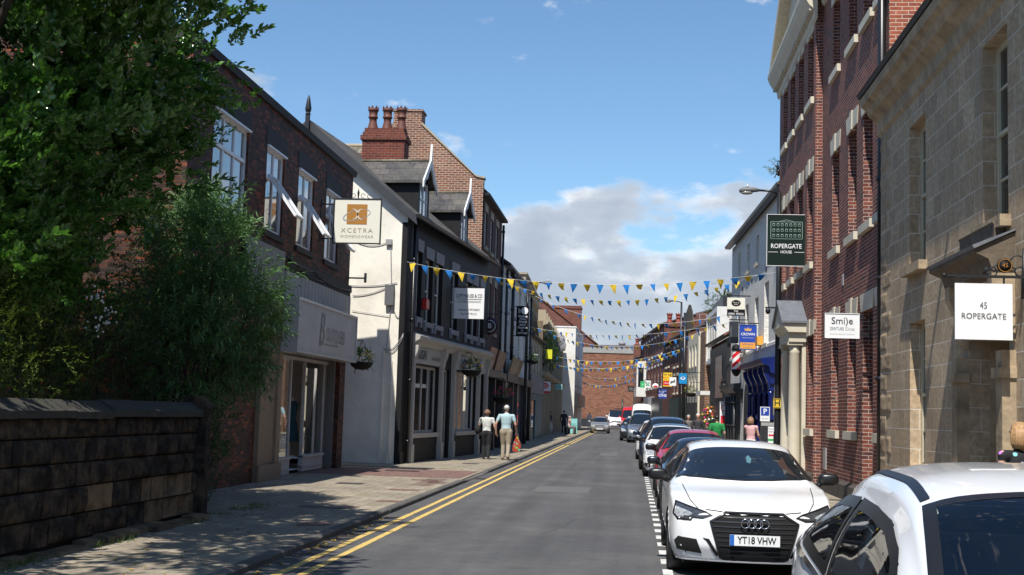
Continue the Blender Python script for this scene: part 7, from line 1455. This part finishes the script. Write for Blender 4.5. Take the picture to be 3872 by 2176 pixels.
t, b, fr = sign_thing('hanging_sign', 'dark slate sign with vertical lettering half behind the navy CROWN sign', 3.20, 3.72, 4.35, 5.20, 49, pmat('slate_sign', (0.03, 0.035, 0.045), .4), 4.5, [5.28]); T_(b, fr, 3.30, 4.78, 'Russell Britton', .09, I_grey, vert=True, xs=.9)
refit(t, (3.2, 3.72, 4.35, 5.2), (3.62, 3.98, 4.45, 5.28), 4.5)
t, b, fr = sign_thing('hanging_sign', 'black MITCHELL PHILLIPS sign low beside the tiled shop', 3.55, 4.35, 2.55, 3.05, 56.5, F_black, 4.5, [3.12]); T_(b, fr, 3.95, 2.83, 'MITCHELL PHILLIPS', .075, F_white, xs=.85); part('rules', MB().box(fr, 3.65, 4.25, 2.74, 2.75, .004, .006).box(fr, 3.65, 4.25, 2.91, 2.92, .004, .006), F_white, b)
refit(t, (3.55, 4.35, 2.55, 3.05), (3.84, 4.6, 2.7, 3.21), 4.5)
t, b, fr = sign_thing('hanging_sign', 'navy STORE TWENTY ONE sign in the distance on the right', 1.15, 2.02, 2.9, 4.0, 90, I_blue, 3.2, [4.02]); T_(b, fr, 1.585, 3.72, 'STORE', .26, F_white, bold=.015); T_(b, fr, 1.585, 3.53, 'TWENTY', .13, F_white, bold=.01); T_(b, fr, 1.585, 3.25, 'ONE', .42, F_white, bold=.02)
refit(t, (1.15, 2.02, 2.9, 4.0), (1.83, 2.38, 2.81, 3.45), 3.3)
t, b, fr = sign_thing('letting_board', 'yellow TO LET board with red WSB panel above the right-hand shops', 1.85, 2.75, 4.75, 7.1, 88, I_yel, 3.3, [5.3], cat='board'); part('red_panel', MB().box(fr, 1.87, 2.73, 4.95, 5.7, .002, .005), I_red, b); T_(b, fr, 2.3, 6.75, 'TO LET', .36, I_dark, bold=.02); T_(b, fr, 2.3, 6.25, 'Retail Unit', .22, I_red, bold=.01); T_(b, fr, 2.3, 5.88, 'All Enquiries', .15, I_dark); T_(b, fr, 2.3, 5.33, 'wsb', .42, F_white, d=.008)
refit(t, (1.85, 2.75, 4.75, 7.1), (2.07, 2.69, 3.61, 4.56), 3.4)
t, b, fr = sign_thing('hanging_sign', 'white bank sign with a dark rearing horse, beside the yellow TO LET board', 2.55, 3.45, 4.8, 5.75, 85, F_white, 3.7, [5.78])
q = MB(); q.add([fr.p(3.0 + x*.9, 5.27 + z*.9, .006) for x, z in ((-.38, -.22), (-.30, .02), (-.10, .05), (.12, .04), (.20, .22), (.28, .30), (.34, .22), (.30, .08), (.24, -.04), (.34, .02), (.30, -.14), (.18, -.10), (.06, -.12), (-.10, -.14), (-.14, -.30), (-.20, -.12), (-.30, -.32))], [tuple(range(17))]); part('horse_emblem', q, F_black, b)
refit(t, (2.55, 3.45, 4.8, 5.75), (2.42, 2.86, 3.6, 4.16), 3.7)
t, b, fr = sign_thing('hanging_sign', 'sky blue bank sign with white winged emblem on a tall dark column', 3.0, 3.85, 4.5, 6.3, 76.4, pmat('sky_blue_face', (0.01, 0.25, 0.55), .4), 4.2, [6.35]); part('emblem', disc(MB(), fr, 3.42, 5.45, .004, .26, 20), F_white, b); part('emblem_core', disc(MB(), fr, 3.42, 5.50, .007, .14, 14), I_blue, b)
refit(t, (3.0, 3.85, 4.5, 6.3), (2.73, 3.2, 3.54, 4.15), 4.1)
t = thing('round_sign', 'round white sign with red hexagon emblem outside the far bank', 'sign', (.85, 97, 4)); fr = FC(97); b = part('disc', MB().lathe((.85, 97, 5.05), [(0, 0), (.58, 0), (.58, .1), (0, .1)], 24, 'y'), F_white, t); q = MB()
for g in (-1, 1): q.add([fr.p(.85 + g*.42, 5.05, .005), fr.p(.85 + g*.2, 5.25, .005), fr.p(.85, 5.05, .005), fr.p(.85 + g*.2, 4.85, .005)], [(0, 1, 2, 3)])
q.add([fr.p(.65, 5.25, .006), fr.p(1.05, 5.25, .006), fr.p(.85, 5.06, .006)], [(0, 1, 2)]).add([fr.p(.65, 4.85, .006), fr.p(1.05, 4.85, .006), fr.p(.85, 5.04, .006)], [(0, 1, 2)]); part('emblem', q, I_red, b); part('bracket', MB().box(fr, 1.4, 2.6, 5.0, 5.1, -.08, -.02), M_iron, t)
refit(t, (0.27, 1.43, 4.47, 5.63), (1.48, 1.96, 3.55, 4.02), 2.9)
t, b, fr = sign_thing('hanging_sign', 'white sign with four green leaf shapes by the far terrace', .15, 1.15, 4.6, 5.7, 103, F_white, 2.2, [5.72]); q = MB()
for x, z in ((-.2, .2), (.2, .2), (-.2, -.15), (.2, -.15), (0, 0)): disc(q, fr, .65 + x, 5.15 + z, .005, .12, 10)
part('leaf_emblem', q, pmat('green_ink', (0.02, 0.30, 0.08), .5), b)
refit(t, (0.15, 1.15, 4.6, 5.7), (0.97, 1.44, 3.77, 4.38), 2.4)
t, b, fr = sign_thing('hanging_sign', 'small green banner sign on the white bay of the far terrace', -.55, .25, 4.7, 6.2, 112, pmat('green_banner', (0.05, 0.42, 0.14), .5), 1.7, [6.22]); T_(b, fr, -.15, 5.4, 'V', .6, F_white)
refit(t, (-0.55, 0.25, 4.7, 6.2), (0.67, 1.05, 3.98, 4.54), 1.8)
t, b, fr = sign_thing('hanging_sign', 'small black sign with white script at the far low brown house', -1.25, -.05, 4.1, 5.2, 129, F_black, .6, [5.22]); T_(b, fr, -.65, 4.85, 'Room', .3, F_white); T_(b, fr, -.65, 4.45, 'On The Hill', .24, F_white)
refit(t, (-1.25, -0.05, 4.1, 5.2), (-0.49, 0.19, 3.91, 4.42), 0.6)
# barber pole
t = thing('barber_pole', 'red and white striped barber pole with black caps on the white brick building', 'barber pole', (4.0, 50.2, 3.2)); q = MB(); cx, cy = 4.0, 50.2
q.lathe((cx, cy, 3.50), [(.16, 0), (.16, .72)], 16, cap=False); m = pmat('barber_stripe', (0.7, 0.7, 0.7), .3); nt = m.node_tree; tc = N(nt, 'ShaderNodeTexCoord'); wv = N(nt, 'ShaderNodeTexWave'); mpn = N(nt, 'ShaderNodeMapping'); mpn.inputs['Rotation'].default_value = (0, R(42), 0); nt.links.new(tc.outputs['Object'], mpn.inputs[0]); nt.links.new(mpn.outputs[0], wv.inputs[0]); wv.inputs['Scale'].default_value = 1.25; wv.bands_direction = 'Z'
nt.links.new(mix_n(nt, ramp_n(nt, wv.outputs['Fac'], [(.48, 0.0), (.52, 1.0)]), (0.75, 0.75, 0.75), (0.65, 0.02, 0.03)), nt.nodes['Principled BSDF'].inputs['Base Color']); part('striped_cylinder', q, m, t)
part('caps', MB().lathe((cx, cy, 4.22), [(.19, 0), (.19, .08), (.15, .2), (.05, .26), (0, .28)], 14).lathe((cx, cy, 3.22), [(0, 0), (.08, .03), (.17, .16), (.19, .28)], 14), F_black, t); part('bracket', MB().box(FC(cy), cx + .15, 4.5, 4.15, 4.2, -.03, .03).box(FC(cy), cx + .15, 4.5, 3.5, 3.55, -.03, .03), M_iron, t)
# ---------------------------------------------------------------- lamp columns, poles, street furniture
def lamp(X, Y, h, arm, label, group='street lamp columns'):
    t = thing('street_lamp', label, 'street lamp', (X, Y, 0), group); part('column', MB().lathe((X, Y, 0), [(.10, 0), (.10, 1.2), (.085, 1.3), (.075, h*.6), (.06, h)], 14), M_black, t)
    part('arm', MB().tube([(X, Y, h - .05), (X + arm*.25, Y, h + .03), (X + arm*.6, Y, h + .05)], .03, 8), M_black, t); c = X + arm*.6; hd = MB(); g = 1 if arm > 0 else -1
    hd.smooth = True; hd.tube([(c - g*.02, Y, h + .05), (c + g*.12, Y, h + .06), (c + g*.40, Y, h + .05), (c + g*.52, Y, h + .02)], [.04, .07, .085, .045], 12); k = part('lamp_head', hd, pmat('grey_lamp_housing', (0.13, 0.135, 0.14), .6), t); part('lens', MB().ball((c + g*.32, Y, h - .02), (.17, .075, .06), 12, 8), pmat('lamp_lens', (0.3, 0.3, 0.28), .15, coat=1), k)
    part('photocell', MB().lathe((c + g*.3, Y, h + .13), [(.03, 0), (.03, .06), (0, .08)], 8), M_white, k); return t
t = lamp(3.9, 35, 7.82, -.95, 'tall black lamp column with grey lamp head beside the green ROPERGATE HOUSE sign')
part('camera_arm', MB().box(FC(35), 3.55, 4.35, 4.62, 4.66, -.03, .03).ball((3.62, 35, 4.55), (.07, .07, .09), 10, 7), M_iron, t)
s = part('hydrant_plate', MB().box(FC(34.88), 3.78, 3.98, 1.92, 2.18, 0, .012), I_yel, t); part('lettering', put_text(MB(), FC(34.88), 3.88, 2.05, .016, 'H', .24, bold=.02), I_dark, s); part('plate_border', MB().box(FC(34.88), 3.79, 3.97, 1.93, 1.945, .013, .015).box(FC(34.88), 3.79, 3.97, 2.155, 2.17, .013, .015), I_dark, s)
lamp(-5.38, 64, 8.1, 1.15, 'tall black lamp column on the left pavement behind the weddings sign')
lamp(3.05, 83, 9.0, -.9, 'distant black lamp column in front of the brick blocks on the right')
def pole(X, Y, h, label): t = thing('utility_pole', label, 'pole', (X, Y, 0), 'dark poles in front of the far right shops'); part('shaft', MB().lathe((X, Y, 0), [(.11, 0), (.09, h)], 10), M_black, t); part('crosspiece', MB().box(FC(Y), X - .9, X + .4, h - 1.2, h - 1.12, -.03, .03), M_black, t)
pole(3.1, 78, 7.9, 'dark pole with crosspiece next to the distant lamp column'); pole(-1.15, 150, 3.4, 'short dark pole by the foot of the blank end wall')
t = thing('parking_machine', 'black parking ticket machine with blue P sign and green payment label', 'parking machine', (4.05, 38.6, 0)); x, y = 4.02, 38.6
part('cabinet', MB().box(FC(y), x - .2, x + .2, 0, 1.42, -.2, .12).run(FC(y), [(.12, 1.42), (.06, 1.52), (-.2, 1.52), (-.2, 1.42)], x - .2, x + .2), M_shopblk, t)
a = part('p_sign', MB().box(FC(y), x - .22, x + .06, 1.55, 1.98, -.02, 0), F_white, t); part('blue_square', MB().box(FC(y), x - .20, x + .04, 1.72, 1.96, .001, .004), I_blue, a); part('lettering', put_text(MB(), FC(y), x - .08, 1.84, .006, 'P', .22, bold=.02), F_white, a); part('small_print', put_text(MB(), FC(y), x - .08, 1.63, .003, 'Pay here', .05), I_dark, a)
b = part('label_strip', MB().box(FC(y), x + .0, x + .18, .7, 1.4, .121, .125), F_white, t); part('green_panel', MB().box(FC(y), x + .0, x + .18, .7, .88, .126, .128).box(FC(y), x + .0, x + .18, .98, 1.04, .126, .128), pmat('green_ink2', (0.03, 0.4, 0.08), .5), b); part('red_panel', MB().box(FC(y), x + .02, x + .16, 1.12, 1.17, .126, .128), I_red, b); part('lettering', put_text(MB(), FC(y), x + .09, 1.33, .127, 'Pay by', .06), I_dark, b); part('lettering', put_text(MB(), FC(y), x + .09, 1.25, .127, 'mobile', .06), I_dark, b)
def bollard(X, Y, label): q = MB(); q.lathe((X, Y, 0), [(.10, 0), (.10, .05), (.085, .1), (.085, .42), (.095, .45), (.05, .52), (0, .53)], 12); single('bollard', q, M_iron, (X, Y, 0), label, 'bollard', 'low black bollards by the left kerb')
bollard(-4.95, 97.2, 'low black bollard left of the seated man'); bollard(-4.78, 98.1, 'low black bollard under the seated man'); bollard(-4.35, 98.6, 'low black bollard between the seated man and the turquoise board')
t = thing('pavement_board', 'pale turquoise A-frame pavement board by the seated man', 'board', (-4.56, 100.5, 0)); q = MB()
q.prism(Fr((0, 100.5), (0, 1), (1, 0)), [(-.30, 0), (-.26, 0), (0, 1.17), (-.04, 1.17)], -4.88, -4.26); b = _part('panel', q, pmat('turquoise_board', (0.14, 0.40, 0.38), .5), t)
_part('panel', MB().prism(Fr((0, 100.5), (0, 1), (1, 0)), [(.30, 0), (.26, 0), (.01, 1.12), (.05, 1.16)], -4.88, -4.26), MATS['turquoise_board'], t); part('lettering', put_text(MB(), FC(100.16), -4.57, .60, 0, 'OPEN', .20), I_dark, b); part('lettering', put_text(MB(), FC(100.25), -4.57, .92, 0, 'A N Z', .14), F_white, b)
# small white and red notice by the tiled shop
t = thing('notice_sign', 'white pavement notice with red panel beside the black shop doorway', 'sign', (3.6, 54.8, 0)); part('post', MB().tube([(3.95, 54.85, 0), (3.95, 54.85, 2.5)], .03), M_iron, t); b = part('panel', MB().box(FC(54.8), 3.70, 4.05, 1.2, 2.3, 0, .02), F_white, t); part('red_panel', MB().box(FC(54.8), 3.74, 4.01, 1.3, 1.7, .021, .025), I_red, b); part('ring', tri_ring(MB(), FC(54.8), 3.875, 2.02, .023, .11, .14), I_red, b)
# ---------------------------------------------------------------- hanging baskets and the florist's display
def flowers(q, r, c, rad, n, sz): 
    for _ in range(n):
        d = Vector((r.gauss(0, 1), r.gauss(0, 1), abs(r.gauss(0, .8)))).normalized(); q.ball((c[0] + d.x*rad[0], c[1] + d.y*rad[1], c[2] + d.z*rad[2]), sz*r.uniform(.7, 1.2), 6, 4)
lf_ = [spray_proto(r5, 9, .06, .028, .16) for _ in range(3)]
def basket(X, Y, z, r, wallx, label, fl, chain=.62):
    t = thing('hanging_basket', label, 'hanging basket', (X, Y, z), 'hanging flower baskets'); part('bowl', MB().lathe((X, Y, z), [(0, -r*.62), (r*.5, -r*.55), (r*.85, -r*.3), (r, 0), (r*.95, .01), (0, .0)], 18), pmat('black_basket_liner', (0.015, 0.013, 0.012), .9, bump=.8, bscale=40), t)
    q = MB()
    for k in range(3): a = 2.1*k + .5; q.tube([(X + r*math.cos(a), Y + r*math.sin(a), z), (X, Y, z + chain)], .008, 5)
    q.tube([(X, Y, z + chain), (wallx, Y, z + chain)], .014, 6); q.tube([(wallx + (.02 if wallx < X else -.02), Y, z + chain - .25), (wallx + (.02 if wallx < X else -.02), Y, z + chain + .05)], .014, 6); part('chains', q, M_iron, t)
    P, D, S = crown_pts(r5, [((X, Y, z + .10), (r*1.0, r*1.0, r*.75))], 90, shell=.4, up=.5); part('foliage', scatter_mesh('foliage', lf_, leaf_mat('basket_leaf', (0.04, 0.09, 0.02), (0.09, 0.16, 0.04)), P, D, S, r5), None, t)
    for col, n in fl: q = MB(); flowers(q, r5, (X, Y, z + .12), (r*1.05, r*1.05, r*.85), n, .028); part('flowers', q, pmat('petal_' + str(int(col[0]*99)) + str(int(col[1]*99)), col, .6), t)['kind'] = 'stuff'
yl, wt_, pk, bl_, og_ = (0.75, 0.45, 0.02), (0.75, 0.75, 0.7), (0.55, 0.02, 0.16), (0.12, 0.12, 0.5), (0.75, 0.16, 0.03)
basket(-7.42, 34.4, 2.83, .33, -7.8, 'hanging basket of yellow and white flowers against the cream gable', [(yl, 26), (wt_, 12)])
basket(-5.66, 44.5, 3.0, .36, -6.02, 'hanging basket of yellow and mauve flowers on the white shopfront', [(yl, 22), (bl_, 12)])
basket(-5.05, 63.9, 4.18, .32, -5.36, 'dark leafy hanging basket on the left lamp column', [(wt_, 6)])
basket(-5.25, 51.8, 2.15, .42, -5.95, 'hanging basket of magenta flowers below the picture boards', [(pk, 55), (og_, 8)], chain=.8)
basket(3.45, 76.0, 3.0, .38, 4.1, 'leafy hanging basket by the distant brown brick block', [(yl, 10), (bl_, 5)])
t = thing('flower_display', "florist's pavement display of potted plants and bright flowers in the right distance", 'flower display', (3.7, 62, 0)); q = MB()
for z in (.35, .7, 1.05): q.box(W0, 3.25, 4.3, z, z + .04, 61.4 + z*.4, 62.6)
q.box(W0, 3.25, 3.32, 0, 1.1, 61.6, 61.7).box(W0, 4.2, 4.3, 0, 1.1, 61.6, 61.7); part('shelves', q, pmat('teal_shelf', (0.03, 0.10, 0.12), .6), t)
P, D, S = crown_pts(r5, [((3.7, 62, 1.4), (.65, .5, .8)), ((4.1, 62.2, 1.9), (.4, .4, .6)), ((3.5, 61.7, .9), (.5, .4, .5))], 520, shell=.3, up=.6); part('foliage', scatter_mesh('foliage', lf_, leaf_mat('florist_leaf', (0.05, 0.10, 0.05), (0.13, 0.19, 0.10)), P, D, S, r5), None, t)
for col, n in ((og_, 22), (pk, 22), (yl, 12), (wt_, 8)): q = MB(); flowers(q, r5, (3.7, 61.95, 1.25), (.6, .5, .85), n, .06); part('flowers', q, pmat('petal_' + str(int(col[0]*99)) + str(int(col[1]*99)), col, .6), t)['kind'] = 'stuff'
# ---------------------------------------------------------------- bunting
fl_y = pmat('yellow_bunting_cloth', (0.78, 0.55, 0.03), .8); fl_b = pmat('blue_bunting_cloth', (0.01, 0.20, 0.58), .8); rb = random.Random(17); FM = {}
for ci, m in enumerate((fl_y, fl_b)):
    for k in range(7):
        b = MB(); bend = rb.uniform(-.12, .12); tw = rb.uniform(-.5, .5); lift = rb.choice([0, 0, .1, .25, .5, .8]); sw_ = rb.uniform(-.15, .15); vs = []
        for i in range(4):
            f = i/3; wd = .105*(1 - f) + .001; a = lift*f; y = math.sin(a)*.27*f + bend*f*f; z = -math.cos(a)*.27*f
            vs += [(-wd + sw_*f*.4, y - tw*wd*f, z), (wd + sw_*f*.4, y + tw*wd*f, z)]
        b.smooth = True; b.add(vs, [(2*i, 2*i + 1, 2*i + 3, 2*i + 2) for i in range(3)]); FM[(ci, k)] = b.mesh('pennant', m)
def bunting(label, p0, p1, sag, n, sc=1.0, start=.02):
    p0, p1 = Vector(p0), Vector(p1); t = thing('bunting', label, 'bunting', p0, 'strings of yellow and blue bunting across the street'); q = MB(); f = lambda u: p0.lerp(p1, u) - Vector((0, 0, sag*4*u*(1 - u)))
    q.tube([f(k/24) for k in range(25)], .004 if p0.y < 60 else .008, 4); part('string', q, M_white, t); LOCAL.add(t.name); d = p1 - p0; a = math.atan2(d.y, d.x)
    for i in range(n):
        u = start + (1 - 2*start)*(i + .5)/n; o = bpy.data.objects.new('pennant', FM[(i % 2, rb.randrange(7))]); COL.objects.link(o); o.parent = t; o.location = f(u) - p0; o.rotation_euler = (rb.uniform(-.25, .25), rb.uniform(-.08, .08), a + rb.uniform(-.3, .3)); o.scale = (sc*(1 if rb.random() < .85 else .8),)*3
bunting('nearest bunting string, from the cream gable to the right lamp column', (-6.93, 36.9, 5.97), (3.86, 35.05, 5.62), .52, 28)
bunting('second bunting string, from the Georgian brick house to the white brick building', (-5.95, 53, 7.15), (4.4, 45.4, 6.7), .93, 28)
bunting('third bunting string, starting at the left lamp column head', (-5.30, 64, 7.6), (4.4, 50.2, 5.85), 1.0, 28, 1.0)
bunting('fourth bunting string, sagging in front of the low tiled shop', (-5.8, 70, 6.3), (4.4, 52.6, 5.6), .55, 30, 1.0)
bunting('fifth bunting string, ending at the white window bay on the right', (-5.85, 84, 6.9), (4.05, 73, 6.5), .95, 30, 1.1)
bunting('sixth bunting string, from the ornate stone front to the cream building', (-5.9, 88, 5.6), (3.6, 84.5, 6.2), .75, 30, 1.1)
bunting('seventh bunting string, just below the sixth one', (-6.0, 92, 5.1), (3.2, 88, 6.0), .7, 30, 1.1)
bunting('eighth bunting string, from the white corner building to the chimney house', (-5.3, 119, 6.3), (2.4, 98, 5.9), .7, 34, 1.2)
bunting('ninth bunting string, across the blank end wall low down', (-5.3, 126, 5.6), (1.5, 112, 6.0), .9, 34, 1.2)
bunting('tenth bunting string, lowest and farthest across the blank end wall', (-5.3, 132, 4.9), (.9, 124, 5.6), .8, 34, 1.2)
